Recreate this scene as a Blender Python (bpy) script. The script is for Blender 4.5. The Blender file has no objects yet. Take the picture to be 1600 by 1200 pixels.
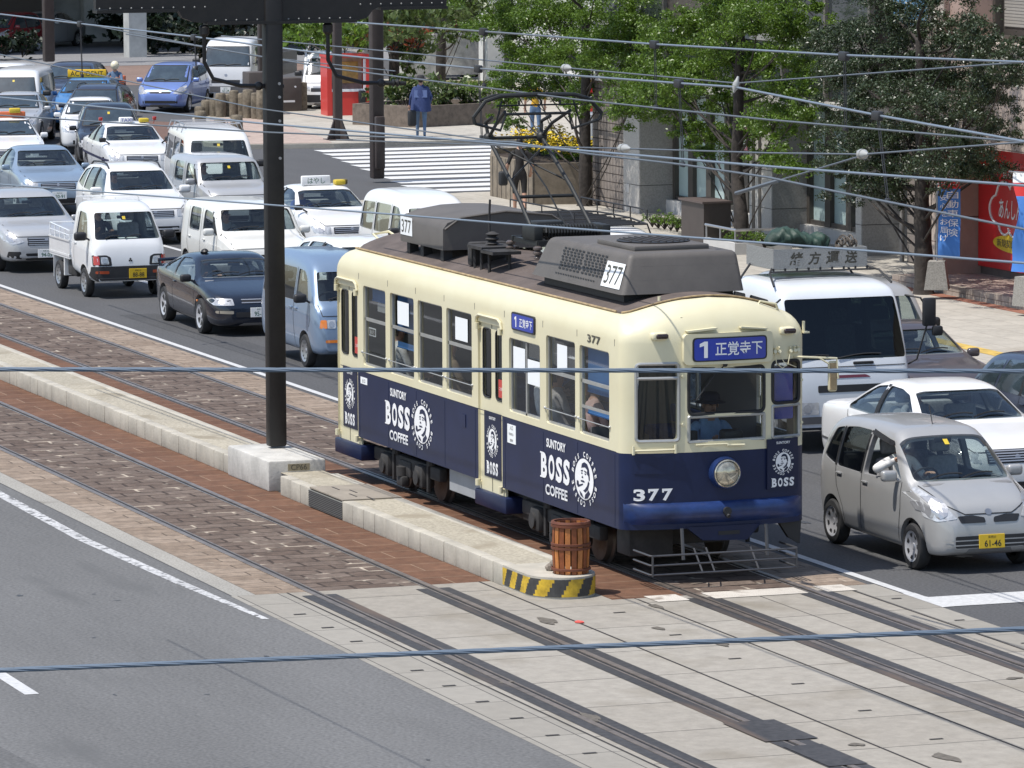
import bpy, bmesh, math, random
from mathutils import Vector, Matrix, geometry
from mathutils.bvhtree import BVHTree
random.seed(7)
SC = bpy.context.scene
COL = SC.collection
R = math.radians
# ------------------------------------------------------------------ camera
CAMF, CYAW, CPIT, CROLL = 7934.18, 0.344416, 0.109183, -0.005188
CLOC = Vector((54.4098, -21.9796, 8.72608))
FW = Vector((-math.cos(CYAW)*math.cos(CPIT), math.sin(CYAW)*math.cos(CPIT), -math.sin(CPIT)))
_r = FW.cross(Vector((0, 0, 1))).normalized()
_u = _r.cross(FW)
RT = _r*math.cos(CROLL)+_u*math.sin(CROLL)
UP = -_r*math.sin(CROLL)+_u*math.cos(CROLL)
cd = bpy.data.cameras.new('camera'); cam = bpy.data.objects.new('camera', cd); COL.objects.link(cam)
cd.sensor_width = 36; cd.lens = CAMF/1600*36; cd.clip_start = 0.5; cd.clip_end = 2000
_m = Matrix((RT, UP, -FW)).transposed().to_4x4(); _m.translation = CLOC
cam.matrix_world = _m
SC.camera = cam
# ------------------------------------------------------------------ light
SUN_EL, SUN_AZ = R(65), R(-83)         # azimuth measured from +X towards +Y
w = bpy.data.worlds.new('World'); SC.world = w; w.use_nodes = True
nt = w.node_tree; nt.nodes.clear()
sky = nt.nodes.new('ShaderNodeTexSky'); sky.sky_type = 'NISHITA'; sky.sun_disc = False
sky.sun_elevation = SUN_EL; sky.sun_rotation = R(90)-SUN_AZ
sky.air_density = 1.0; sky.dust_density = 1.0
bg = nt.nodes.new('ShaderNodeBackground'); bg.inputs[1].default_value = 0.145
out = nt.nodes.new('ShaderNodeOutputWorld')
nt.links.new(sky.outputs[0], bg.inputs[0]); nt.links.new(bg.outputs[0], out.inputs[0])
sl = bpy.data.lights.new('sun', 'SUN'); sl.energy = 4.2; sl.angle = R(0.5); sl.color = (1.0, 0.96, 0.9)
so = bpy.data.objects.new('sun', sl); COL.objects.link(so)
sd = Vector((math.cos(SUN_EL)*math.cos(SUN_AZ), math.cos(SUN_EL)*math.sin(SUN_AZ), math.sin(SUN_EL)))
so.rotation_euler = sd.to_track_quat('Z', 'Y').to_euler()
SC.view_settings.view_transform = 'Standard'; SC.view_settings.look = 'None'
SC.view_settings.exposure = 0.25; SC.view_settings.gamma = 1

def U(px, py, axis, val):
    """point where the sight line of a photo pixel meets the plane axis = val"""
    d = FW+RT*((px-800)/CAMF)-UP*((py-600)/CAMF)
    t = (val-CLOC[axis])/d[axis]
    return CLOC+d*t

# ------------------------------------------------------------------ materials
MATS = {}
def M(name, col, rough=.6, metal=0., var=.0, scale=4., bump=0., bscale=None, coat=0., spec=.5, detail=4., warp=None, col2=None):
    if name in MATS: return MATS[name]
    m = bpy.data.materials.new(name); m.use_nodes = True; nt = m.node_tree
    b = nt.nodes['Principled BSDF']
    b.inputs['Roughness'].default_value = rough; b.inputs['Metallic'].default_value = metal
    b.inputs['Specular IOR Level'].default_value = spec
    b.inputs['Coat Weight'].default_value = coat; b.inputs['Coat Roughness'].default_value = .05
    b.inputs['Base Color'].default_value = (*col, 1)
    m.diffuse_color = (*col, 1)
    if var > 0 or bump > 0 or col2:
        tc = nt.nodes.new('ShaderNodeTexCoord')
        n = nt.nodes.new('ShaderNodeTexNoise'); n.inputs['Scale'].default_value = scale; n.inputs['Detail'].default_value = detail
        n.inputs['Roughness'].default_value = .65
        nt.links.new(tc.outputs['Object'], n.inputs['Vector'])
        if var > 0 or col2:
            cr = nt.nodes.new('ShaderNodeValToRGB')
            c2 = col2 or tuple(min(1, c*(1+var)) for c in col); c1 = col if col2 else tuple(c*(1-var) for c in col)
            cr.color_ramp.elements[0].position = .32; cr.color_ramp.elements[1].position = .68
            cr.color_ramp.elements[0].color = (*c1, 1); cr.color_ramp.elements[1].color = (*c2, 1)
            nt.links.new(n.outputs['Fac'], cr.inputs[0]); nt.links.new(cr.outputs[0], b.inputs['Base Color'])
        if bump > 0:
            n2 = n
            if bscale:
                n2 = nt.nodes.new('ShaderNodeTexNoise'); n2.inputs['Scale'].default_value = bscale; n2.inputs['Detail'].default_value = 3
                nt.links.new(tc.outputs['Object'], n2.inputs['Vector'])
            bp = nt.nodes.new('ShaderNodeBump'); bp.inputs['Strength'].default_value = bump; bp.inputs['Distance'].default_value = .02
            nt.links.new(n2.outputs['Fac'], bp.inputs['Height']); nt.links.new(bp.outputs[0], b.inputs['Normal'])
    MATS[name] = m
    return m

def Mglass(name, tint, rough=.03, refl=1.0):
    """thin sheet glass: tinted see-through plus a clear-coat reflection"""
    if name in MATS: return MATS[name]
    m = bpy.data.materials.new(name); m.use_nodes = True; nt = m.node_tree; nt.nodes.clear()
    o = nt.nodes.new('ShaderNodeOutputMaterial'); mx = nt.nodes.new('ShaderNodeMixShader')
    tr = nt.nodes.new('ShaderNodeBsdfTransparent'); tr.inputs[0].default_value = (*tint, 1)
    gl = nt.nodes.new('ShaderNodeBsdfGlossy'); gl.inputs['Roughness'].default_value = rough
    fr = nt.nodes.new('ShaderNodeFresnel'); ge = nt.nodes.new('ShaderNodeNewGeometry')
    ma = nt.nodes.new('ShaderNodeMath'); ma.operation = 'MULTIPLY_ADD'; ma.inputs[1].default_value = 1/1.52-1.52; ma.inputs[2].default_value = 1.52
    nt.links.new(ge.outputs['Backfacing'], ma.inputs[0]); nt.links.new(ma.outputs[0], fr.inputs[0])
    ml = nt.nodes.new('ShaderNodeMath'); ml.operation = 'MULTIPLY'; ml.inputs[1].default_value = refl; ml.use_clamp = True
    nt.links.new(fr.outputs[0], ml.inputs[0]); nt.links.new(ml.outputs[0], mx.inputs[0])
    nt.links.new(tr.outputs[0], mx.inputs[1]); nt.links.new(gl.outputs[0], mx.inputs[2]); nt.links.new(mx.outputs[0], o.inputs[0])
    m.diffuse_color = (*tint, .5)
    MATS[name] = m
    return m

def paint(name, col, metal=0., rough=.32):
    return M('paint_'+name, col, rough=rough, metal=metal, var=.04, scale=1.3, coat=.7)

rubber = M('rubber', (.022, .022, .023), .8, var=.25, scale=9)
plastic = M('black_plastic', (.022, .022, .024), .5, var=.15, scale=6)
trimgrey = M('grey_plastic', (.09, .09, .095), .55, var=.1)
chrome = M('chrome', (.50, .50, .51), .25, .6)
alloy = M('alloy', (.50, .50, .52), .35, .35, var=.06, scale=8)
steel = M('steel', (.42, .42, .43), .4, .8, var=.1, scale=5)
lamp = M('lamp_lens', (.55, .555, .56), .12, .25, var=.3, scale=14, coat=1.)
amber = M('amber_lens', (.75, .22, .03), .15, 0, coat=1.)
redlens = M('red_lens', (.45, .03, .02), .2, 0, coat=1.)
white = M('white_paint', (.8, .8, .79), .5, var=.03)
black = M('black_paint', (.02, .02, .021), .6)
yellow = M('yellow_paint', (.62, .46, .04), .5, var=.08)
inner = M('cabin_lining', (.19, .19, .195), .85, var=.15, scale=5)
seatm = M('seat_cloth', (.30, .30, .31), .9, var=.2, scale=20)
seatl = M('seat_pale', (.30, .29, .27), .9, var=.15, scale=20)
glass = Mglass('car_glass', (.74, .81, .79), .02, 1.9)
glassd = Mglass('dark_glass', (.16, .175, .18), .02, 1.2)
glassf = M('far_car_glass', (.035, .05, .057), .06, 0, var=.35, scale=2.5, coat=1., spec=.8)
seal = M('window_seal', (.015, .015, .016), .6)
skin = M('skin', (.45, .26, .18), .55, var=.08)
hair = M('hair', (.012, .010, .009), .5)

UNDER = M('underframe', (.035, .033, .032), .8, var=.3, scale=6)
LETW = M('lettering_white', (.82, .82, .82), .5)
LETD = M('lettering_dark', (.07, .065, .05), .5)
PAPER = M('white_paper', (.80, .82, .82), .7)

# ------------------------------------------------------------------ mesh builder
def frame(d):
    d = d.normalized(); a = Vector((0, 0, 1)) if abs(d.z) < .95 else Vector((1, 0, 0))
    u = d.cross(a).normalized(); return u, d.cross(u).normalized()

class MB:
    def __init__(s): s.v = []; s.f = []; s.m = []
    def add(s, vs, fs, mi=0):
        o = len(s.v); s.v += [tuple(p) for p in vs]; s.f += [tuple(i+o for i in f) for f in fs]; s.m += [mi]*len(fs); return s
    def box(s, x0, x1, y0, y1, z0, z1, mi=0, mat=None):
        vs = [Vector((x, y, z)) for x in (x0, x1) for y in (y0, y1) for z in (z0, z1)]
        if mat: vs = [mat @ p for p in vs]
        return s.add(vs, [(0, 1, 3, 2), (4, 6, 7, 5), (0, 4, 5, 1), (2, 3, 7, 6), (0, 2, 6, 4), (1, 5, 7, 3)], mi)
    def rbox(s, x0, x1, y0, y1, z0, z1, b=.02, seg=2, mi=0, mat=None):
        bm = bmesh.new(); bmesh.ops.create_cube(bm, size=1)
        for v in bm.verts: v.co = Vector(((x0+x1)/2+v.co.x*(x1-x0), (y0+y1)/2+v.co.y*(y1-y0), (z0+z1)/2+v.co.z*(z1-z0)))
        bmesh.ops.bevel(bm, geom=bm.edges[:], offset=b, segments=seg, profile=.5, affect='EDGES')
        if mat: bm.transform(mat)
        bm.verts.index_update()
        s.add([v.co for v in bm.verts], [[v.index for v in f.verts] for f in bm.faces], mi); bm.free(); return s
    def cyl(s, p0, p1, r, n=12, r2=None, caps=True, mi=0):
        p0 = Vector(p0); p1 = Vector(p1); r2 = r if r2 is None else r2; u, v = frame(p1-p0)
        vs = []
        for k in range(n):
            a = 2*math.pi*k/n; c = u*math.cos(a)+v*math.sin(a); vs += [p0+c*r, p1+c*r2]
        fs = [(2*k, 2*((k+1) % n), 2*((k+1) % n)+1, 2*k+1) for k in range(n)]
        if caps: fs += [tuple(2*k for k in range(n))[::-1], tuple(2*k+1 for k in range(n))]
        return s.add(vs, fs, mi)
    def tube(s, pts, r, n=8, mi=0, rs=None, caps=True):
        pts = [Vector(p) for p in pts]; vs = []; m = len(pts)
        t0 = (pts[1]-pts[0]); u, v = frame(t0)
        for i, p in enumerate(pts):
            t = (pts[min(i+1, m-1)]-pts[max(i-1, 0)]).normalized()
            u = (u-t*u.dot(t)).normalized(); v = t.cross(u)
            rr = rs[i] if rs else r
            for k in range(n):
                a = 2*math.pi*k/n; vs.append(p+(u*math.cos(a)+v*math.sin(a))*rr)
        fs = [(i*n+k, i*n+(k+1) % n, (i+1)*n+(k+1) % n, (i+1)*n+k) for i in range(m-1) for k in range(n)]
        if caps: fs += [tuple(range(n))[::-1], tuple((m-1)*n+k for k in range(n))]
        return s.add(vs, fs, mi)
    def lathe(s, prof, c, axis='z', n=24, mi=0, caps=True):
        """prof: (radius, height along axis)"""
        c = Vector(c); ax = {'x': Vector((1, 0, 0)), 'y': Vector((0, 1, 0)), 'z': Vector((0, 0, 1))}[axis] if isinstance(axis, str) else Vector(axis).normalized()
        u, v = frame(ax); vs = []; m = len(prof)
        for r, h in prof:
            for k in range(n):
                a = 2*math.pi*k/n; vs.append(c+ax*h+(u*math.cos(a)+v*math.sin(a))*r)
        fs = [(i*n+k, i*n+(k+1) % n, (i+1)*n+(k+1) % n, (i+1)*n+k) for i in range(m-1) for k in range(n)]
        if caps and prof[0][0] > 1e-6: fs.append(tuple(range(n))[::-1])
        if caps and prof[-1][0] > 1e-6: fs.append(tuple((m-1)*n+k for k in range(n)))
        return s.add(vs, fs, mi)
    def prism(s, poly, fn, d0, d1, mi=0):
        """poly: 2-D outline; fn(a,b,d) -> 3-D"""
        n = len(poly); vs = [fn(a, b, d0) for a, b in poly]+[fn(a, b, d1) for a, b in poly]
        fs = [tuple(range(n))[::-1], tuple(range(n, 2*n))]+[(k, (k+1) % n, n+(k+1) % n, n+k) for k in range(n)]
        return s.add(vs, fs, mi)
    def sphere(s, c, rx, ry=None, rz=None, nu=14, nv=9, mi=0, mat=None):
        ry = ry or rx; rz = rz or rx; c = Vector(c); vs = [Vector((0, 0, rz))]
        for j in range(1, nv):
            t = math.pi*j/nv
            for k in range(nu):
                a = 2*math.pi*k/nu; vs.append(Vector((rx*math.sin(t)*math.cos(a), ry*math.sin(t)*math.sin(a), rz*math.cos(t))))
        vs.append(Vector((0, 0, -rz)))
        if mat: vs = [mat @ p for p in vs]
        vs = [p+c for p in vs]; L = len(vs)-1
        fs = [(0, 1+k, 1+(k+1) % nu) for k in range(nu)]
        for j in range(nv-2):
            fs += [(1+j*nu+k, 1+(j+1)*nu+k, 1+(j+1)*nu+(k+1) % nu, 1+j*nu+(k+1) % nu) for k in range(nu)]
        fs += [(L, 1+(nv-2)*nu+(k+1) % nu, 1+(nv-2)*nu+k) for k in range(nu)]
        return s.add(vs, fs, mi)
    def xf(s, mat):
        s.v = [tuple(mat @ Vector(p)) for p in s.v]; return s
    def join(s, o, mi=None):
        n = len(s.v); s.v += o.v; s.f += [tuple(i+n for i in f) for f in o.f]; s.m += o.m if mi is None else [mi]*len(o.f); return s
    def mesh(s, name, mats, angle=35, fix=True):
        me = bpy.data.meshes.new(name); me.from_pydata(s.v, [], s.f)
        if not isinstance(mats, (list, tuple)): mats = [mats]
        for m in mats: me.materials.append(m)
        if any(s.m): me.polygons.foreach_set('material_index', s.m)
        finish(me, angle, fix); return me
    def build(s, name, mats, parent=None, angle=35, fix=True):
        o = bpy.data.objects.new(name, s.mesh(name, mats, angle, fix)); COL.objects.link(o)
        if parent: o.parent = parent
        return o

def finish(me, angle=35, fix=True):
    bm = bmesh.new(); bm.from_mesh(me)
    if fix: bmesh.ops.recalc_face_normals(bm, faces=bm.faces[:])
    ca = R(angle)
    for f in bm.faces: f.smooth = angle > 0
    for e in bm.edges:
        if len(e.link_faces) == 2: e.smooth = e.calc_face_angle(0) < ca
    bm.to_mesh(me); bm.free()

def tag(o, label=None, cat=None, group=None, kind=None):
    if label: o['label'] = label
    if cat: o['category'] = cat
    if group: o['group'] = group
    if kind: o['kind'] = kind
    return o
def thing(name, label, cat, loc=(0, 0, 0), rz=0, group=None):
    o = bpy.data.objects.new(name, None); COL.objects.link(o); o.empty_display_size = .2
    o.location = loc; o.rotation_euler = (0, 0, rz); return tag(o, label, cat, group)
def struct(name, mb, mats, angle=35):
    return tag(mb.build(name, mats, None, angle), kind='structure')
def copy_tree(o, parent=None):
    c = o.copy(); COL.objects.link(c); c.parent = parent
    for ch in [x for x in bpy.data.objects if x.parent == o]: copy_tree(ch, c)
    return c

def chaikin(p, n=2):
    p = [tuple(q) for q in p]
    for _ in range(n):
        q = [p[0]]
        for a, b in zip(p, p[1:]):
            q += [tuple(.75*x+.25*y for x, y in zip(a, b)), tuple(.25*x+.75*y for x, y in zip(a, b))]
        q.append(p[-1]); p = q
    return p
def interp(t, x):
    if x <= t[0][0]: return t[0][1]
    for a, b in zip(t, t[1:]):
        if x <= b[0]:
            return a[1]+(b[1]-a[1])*((x-a[0])/max(1e-9, b[0]-a[0]))
    return t[-1][1]
def rpoly(poly, r=.03, n=3):
    """round the corners of a closed 2-D outline"""
    o = []; m = len(poly)
    for i in range(m):
        p = Vector(poly[i]).to_2d(); a = Vector(poly[i-1]).to_2d(); b = Vector(poly[(i+1) % m]).to_2d()
        rr = min(r, (a-p).length*.45, (b-p).length*.45)
        q0 = p+(a-p).normalized()*rr; q1 = p+(b-p).normalized()*rr
        for k in range(n+1):
            t = k/n; o.append(tuple(q0*(1-t)**2+p*2*t*(1-t)+q1*t*t))
    return o
def rect(a0, a1, b0, b1): return [(a0, b0), (a1, b0), (a1, b1), (a0, b1)]
def inside(p, poly):
    c = False; x, y = p; n = len(poly)
    for i in range(n):
        x0, y0 = poly[i]; x1, y1 = poly[i-1]
        if (y0 > y) != (y1 > y) and x < (x1-x0)*(y-y0)/(y1-y0)+x0: c = not c
    return c
def fill(poly, step):
    """triangulate an outline with inner points: (points, triangles)"""
    b = []
    for i in range(len(poly)):
        p, q = Vector(poly[i]), Vector(poly[(i+1) % len(poly)]); n = max(1, int((q-p).length/step))
        b += [tuple(p+(q-p)*k/n) for k in range(n)]
    xs = [p[0] for p in b]; ys = [p[1] for p in b]; ins = []
    x = min(xs)+step*.5
    while x < max(xs):
        y = min(ys)+step*.5
        while y < max(ys):
            if inside((x, y), b) and min((x-q[0])**2+(y-q[1])**2 for q in b) > (step*.45)**2: ins.append((x, y))
            y += step
        x += step
    r = geometry.delaunay_2d_cdt([Vector(p) for p in b+ins], [], [list(range(len(b)))], 1, 1e-5)
    return [tuple(v) for v in r[0]], [tuple(f) for f in r[2]]

# ------------------------------------------------------------------ lettering
_tc = {}
def text(s, off=0., shear=0., sx=1., caps=None):
    """flat glyph mesh, unit font size, centred on the origin: (pts2d, faces, width, height)"""
    k = (s, off, shear, sx)
    if k in _tc: return _tc[k]
    c = bpy.data.curves.new('lettering', 'FONT'); c.body = s; c.size = 1; c.offset = off; c.shear = shear; c.resolution_u = 3; c.fill_mode = 'FRONT'
    o = bpy.data.objects.new('lettering', c); COL.objects.link(o)
    me = bpy.data.meshes.new_from_object(o.evaluated_get(bpy.context.evaluated_depsgraph_get()))
    vs = [(v.co.x*sx, v.co.y) for v in me.vertices]; fs = [tuple(p.vertices) for p in me.polygons]
    bpy.data.objects.remove(o); bpy.data.curves.remove(c); bpy.data.meshes.remove(me)
    if vs:
        x0, x1 = min(p[0] for p in vs), max(p[0] for p in vs); y0, y1 = min(p[1] for p in vs), max(p[1] for p in vs)
    else: x0 = x1 = y0 = y1 = 0
    vs = [(a-(x0+x1)/2, b-(y0+y1)/2) for a, b in vs]
    _tc[k] = (vs, fs, x1-x0, y1-y0); return _tc[k]
def put_text(mb, s, fn, cx, cy, h=None, w=None, off=0., mi=0, rot=0., shear=0.):
    """fn(u,v) -> 3-D; text centred at (cx,cy), height h and/or width w"""
    vs, fs, tw, th = text(s, off, shear)
    if not vs: return
    ky = (h/th) if h else w/tw; kx = (w/tw) if w else ky
    if not h: ky = kx
    ca, sa = math.cos(rot), math.sin(rot)
    mb.add([fn(cx+(a*kx)*ca-(b*ky)*sa, cy+(a*kx)*sa+(b*ky)*ca) for a, b in vs], fs, mi)
# ================================================================== ground
def Mfloor(name, col, var, rough=.85, grain=90., streak=None, bump=.25, spec=.3, patch=None):
    """paving: broad tone shifts + fine grain"""
    m = bpy.data.materials.new(name); m.use_nodes = True; nt = m.node_tree; b = nt.nodes['Principled BSDF']
    b.inputs['Roughness'].default_value = rough; b.inputs['Specular IOR Level'].default_value = spec
    tc = nt.nodes.new('ShaderNodeTexCoord')
    n1 = nt.nodes.new('ShaderNodeTexNoise'); n1.inputs['Scale'].default_value = .35; n1.inputs['Detail'].default_value = 6; n1.inputs['Roughness'].default_value = .7
    mp = nt.nodes.new('ShaderNodeMapping'); mp.inputs['Scale'].default_value = streak or (1, 1, 1)
    n2 = nt.nodes.new('ShaderNodeTexNoise'); n2.inputs['Scale'].default_value = grain; n2.inputs['Detail'].default_value = 2
    nt.links.new(tc.outputs['Object'], mp.inputs[0]); nt.links.new(mp.outputs[0], n1.inputs['Vector']); nt.links.new(tc.outputs['Object'], n2.inputs['Vector'])
    r1 = nt.nodes.new('ShaderNodeMapRange'); r1.inputs[1].default_value = .25; r1.inputs[2].default_value = .75; r1.inputs[3].default_value = 1-var; r1.inputs[4].default_value = 1+var
    r2 = nt.nodes.new('ShaderNodeMapRange'); r2.inputs[1].default_value = .25; r2.inputs[2].default_value = .75; r2.inputs[3].default_value = .72; r2.inputs[4].default_value = 1.28
    mu = nt.nodes.new('ShaderNodeMath'); mu.operation = 'MULTIPLY'
    nt.links.new(n1.outputs['Fac'], r1.inputs[0]); nt.links.new(n2.outputs['Fac'], r2.inputs[0]); nt.links.new(r1.outputs[0], mu.inputs[0]); nt.links.new(r2.outputs[0], mu.inputs[1])
    vm = nt.nodes.new('ShaderNodeVectorMath'); vm.operation = 'SCALE'; vm.inputs[0].default_value = col; nt.links.new(mu.outputs[0], vm.inputs['Scale'])
    last = vm.outputs[0]
    if patch:   # (colour, scale, threshold)
        n3 = nt.nodes.new('ShaderNodeTexNoise'); n3.inputs['Scale'].default_value = patch[1]; n3.inputs['Detail'].default_value = 5; nt.links.new(mp.outputs[0], n3.inputs['Vector'])
        r3 = nt.nodes.new('ShaderNodeMapRange'); r3.inputs[1].default_value = patch[2]; r3.inputs[2].default_value = patch[2]+.12; nt.links.new(n3.outputs['Fac'], r3.inputs[0])
        mx = nt.nodes.new('ShaderNodeMix'); mx.data_type = 'RGBA'; nt.links.new(r3.outputs[0], mx.inputs[0]); nt.links.new(last, mx.inputs[6]); mx.inputs[7].default_value = (*patch[0], 1); last = mx.outputs[2]
    nt.links.new(last, b.inputs['Base Color'])
    bp = nt.nodes.new('ShaderNodeBump'); bp.inputs['Strength'].default_value = bump; bp.inputs['Distance'].default_value = .01
    nt.links.new(n2.outputs['Fac'], bp.inputs['Height']); nt.links.new(bp.outputs[0], b.inputs['Normal'])
    MATS[name] = m; return m
def Mblocks(name, c1, c2, mortar, bw, bh, ms, rough=.85, offs=.5, plane='yx', maskm=None, bump=.5, var=.25, off0=(0, 0), stain=None):
    """laid stones, long side along the first axis of plane"""
    m = bpy.data.materials.new(name); m.use_nodes = True; nt = m.node_tree; b = nt.nodes['Principled BSDF']
    b.inputs['Roughness'].default_value = rough; b.inputs['Specular IOR Level'].default_value = .3
    tc = nt.nodes.new('ShaderNodeTexCoord'); sp = nt.nodes.new('ShaderNodeSeparateXYZ'); cb = nt.nodes.new('ShaderNodeCombineXYZ')
    nt.links.new(tc.outputs['Object'], sp.inputs[0])
    for k, ax in enumerate(plane):
        ad = nt.nodes.new('ShaderNodeMath'); ad.operation = 'ADD'; ad.inputs[1].default_value = off0[k]+400
        nt.links.new(sp.outputs['xyz'.index(ax)], ad.inputs[0]); nt.links.new(ad.outputs[0], cb.inputs[k])
    nw = nt.nodes.new('ShaderNodeTexNoise'); nw.inputs['Scale'].default_value = 2.2; nw.inputs['Detail'].default_value = 2; nt.links.new(tc.outputs['Object'], nw.inputs['Vector'])
    vs = nt.nodes.new('ShaderNodeVectorMath'); vs.operation = 'MULTIPLY_ADD'; vs.inputs[1].default_value = (.05 if maskm else .0,)*3; nt.links.new(nw.outputs['Color'], vs.inputs[0]); nt.links.new(cb.outputs[0], vs.inputs[2])
    br = nt.nodes.new('ShaderNodeTexBrick'); br.offset = offs; br.inputs['Scale'].default_value = 1; br.inputs['Brick Width'].default_value = bw; br.inputs['Row Height'].default_value = bh
    br.inputs['Mortar Size'].default_value = ms; br.inputs['Mortar Smooth'].default_value = .3; br.inputs['Bias'].default_value = 0
    br.inputs['Color1'].default_value = (*c1, 1); br.inputs['Color2'].default_value = (*c2, 1); br.inputs['Mortar'].default_value = (*mortar, 1)
    nt.links.new(vs.outputs[0], br.inputs['Vector'])
    n2 = nt.nodes.new('ShaderNodeTexNoise'); n2.inputs['Scale'].default_value = 5; n2.inputs['Detail'].default_value = 8; n2.inputs['Roughness'].default_value = .75; nt.links.new(tc.outputs['Object'], n2.inputs['Vector'])
    r2 = nt.nodes.new('ShaderNodeMapRange'); r2.inputs[1].default_value = .3; r2.inputs[2].default_value = .7; r2.inputs[3].default_value = 1-var; r2.inputs[4].default_value = 1+var; nt.links.new(n2.outputs['Fac'], r2.inputs[0])
    last = br.outputs['Color']
    if maskm:   # mortar shows only here and there
        n3 = nt.nodes.new('ShaderNodeTexNoise'); n3.inputs['Scale'].default_value = maskm[0]; n3.inputs['Detail'].default_value = 3; nt.links.new(tc.outputs['Object'], n3.inputs['Vector'])
        r3 = nt.nodes.new('ShaderNodeMapRange'); r3.inputs[1].default_value = maskm[1]; r3.inputs[2].default_value = maskm[1]+.08; nt.links.new(n3.outputs['Fac'], r3.inputs[0])
        b2 = nt.nodes.new('ShaderNodeTexBrick'); b2.offset = offs
        for k in ('Scale', 'Brick Width', 'Row Height', 'Mortar Size', 'Mortar Smooth', 'Bias'): b2.inputs[k].default_value = br.inputs[k].default_value
        b2.inputs['Color1'].default_value = (*c1, 1); b2.inputs['Color2'].default_value = (*c2, 1); b2.inputs['Mortar'].default_value = (*[c*.5 for c in c1], 1); nt.links.new(vs.outputs[0], b2.inputs['Vector'])
        mx = nt.nodes.new('ShaderNodeMix'); mx.data_type = 'RGBA'; nt.links.new(r3.outputs[0], mx.inputs[0]); nt.links.new(b2.outputs['Color'], mx.inputs[6]); nt.links.new(last, mx.inputs[7]); last = mx.outputs[2]
    vm = nt.nodes.new('ShaderNodeVectorMath'); vm.operation = 'SCALE'; nt.links.new(last, vm.inputs[0]); nt.links.new(r2.outputs[0], vm.inputs['Scale']); last = vm.outputs[0]
    if stain:
        n4 = nt.nodes.new('ShaderNodeTexNoise'); n4.inputs['Scale'].default_value = stain[1]; n4.inputs['Detail'].default_value = 6; nt.links.new(tc.outputs['Object'], n4.inputs['Vector'])
        r4 = nt.nodes.new('ShaderNodeMapRange'); r4.inputs[1].default_value = stain[2]; r4.inputs[2].default_value = stain[2]+.2; r4.inputs[4].default_value = .75; nt.links.new(n4.outputs['Fac'], r4.inputs[0])
        mx = nt.nodes.new('ShaderNodeMix'); mx.data_type = 'RGBA'; nt.links.new(r4.outputs[0], mx.inputs[0]); nt.links.new(last, mx.inputs[6]); mx.inputs[7].default_value = (*stain[0], 1); last = mx.outputs[2]
    nt.links.new(last, b.inputs['Base Color'])
    mr = nt.nodes.new('ShaderNodeMath'); mr.operation = 'MULTIPLY_ADD'; mr.inputs[1].default_value = -1; nt.links.new(br.outputs['Fac'], mr.inputs[0]); nt.links.new(n2.outputs['Fac'], mr.inputs[2])
    bp = nt.nodes.new('ShaderNodeBump'); bp.inputs['Strength'].default_value = bump; bp.inputs['Distance'].default_value = .012; nt.links.new(mr.outputs[0], bp.inputs['Height']); nt.links.new(bp.outputs[0], b.inputs['Normal'])
    MATS[name] = m; return m
ASPH = Mfloor('asphalt', (.082, .082, .084), .16, grain=28., streak=(.35, 1.2, 1))
CONC = Mfloor('pale_concrete', (.30, .285, .255), .14, grain=40, bump=.1, patch=((.20, .185, .16), 1.1, .60))
SETT = Mblocks('stone_setts', (.100, .071, .055), (.150, .115, .093), (.40, .34, .27), .56, .33, .024, maskm=(1.9, .535), var=.45)
SETTT = Mblocks('tan_setts', (.205, .155, .115), (.275, .215, .165), (.40, .34, .27), .9, .30, .012, maskm=(2.2, .56), var=.36)
SETTR = Mblocks('rusty_setts', (.115, .056, .032), (.145, .074, .044), (.26, .18, .12), 2.2, .56, .009, var=.32, bump=.3)
SLAB = Mblocks('track_slabs', (.275, .250, .212), (.315, .29, .25), (.06, .055, .05), 20, 1.55, .011, offs=0, var=.17, bump=.3, stain=((.19, .165, .125), .7, .55))
SLABE = Mblocks('edge_slabs', (.255, .237, .205), (.295, .275, .24), (.07, .065, .06), .48, 1.0, .008, offs=0, var=.10, bump=.25, off0=(.1, 0))
LINE = M('road_paint', (.50, .50, .495), .7, var=.14, scale=14, bump=.1)
LINEW = Mfloor('worn_road_paint', (.46, .46, .46), .25, grain=30, patch=((.12, .12, .122), 9., .50))
def sheet(name, pts, z, mat, holes=None):
    mb = MB(); mb.add([(x, y, z) for x, y in pts], [tuple(range(len(pts)))]); return struct(name, mb, mat, 0)
def strip(name, x0, x1, y0, y1, z, mat): return sheet(name, [(x0, y0), (x1, y0), (x1, y1), (x0, y1)], z, mat)
ASPH2 = Mfloor('asphalt_worn', (.135, .134, .132), .20, grain=24., streak=(.22, 1.0, 1), bump=.4, patch=((.105, .105, .104), .9, .60))
sheet('ground', [(-700, -400), (200, -400), (200, 500), (-700, 500)], 0, ASPH)
strip('road', -300, 100, -120, -5.62, .002, ASPH2)
XS = -.76        # where stone setts give way to concrete slabs
Y2 = -3.97
strip('tram_track_setts', -90, XS, -5.32, -4.72, .004, SETTT); strip('tram_track_setts', -90, XS, -4.62, -3.32, .004, SETT)
strip('tram_track_setts', -90, XS, -3.20, -2.40, .004, SETTR); strip('tram_track_setts', -90, 1.1, -1.66, -.78, .004, SETTR)
strip('tram_track_setts', -90, 1.1, -.66, .66, .004, SETT); strip('tram_track_setts', -90, 1.1, .78, 1.50, .004, SETTT)
strip('tram_track_edge', -90, XS, -5.60, -5.325, .004, CONC)
strip('tram_track_slabs', XS+.004, 60, -5.62, -4.95, .004, SLABE); strip('tram_track_slabs', XS+.004, 60, -4.945, -4.72, .004, SLAB); strip('tram_track_slabs', XS+.004, 60, -4.66, -3.28, .004, SLAB)
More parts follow.
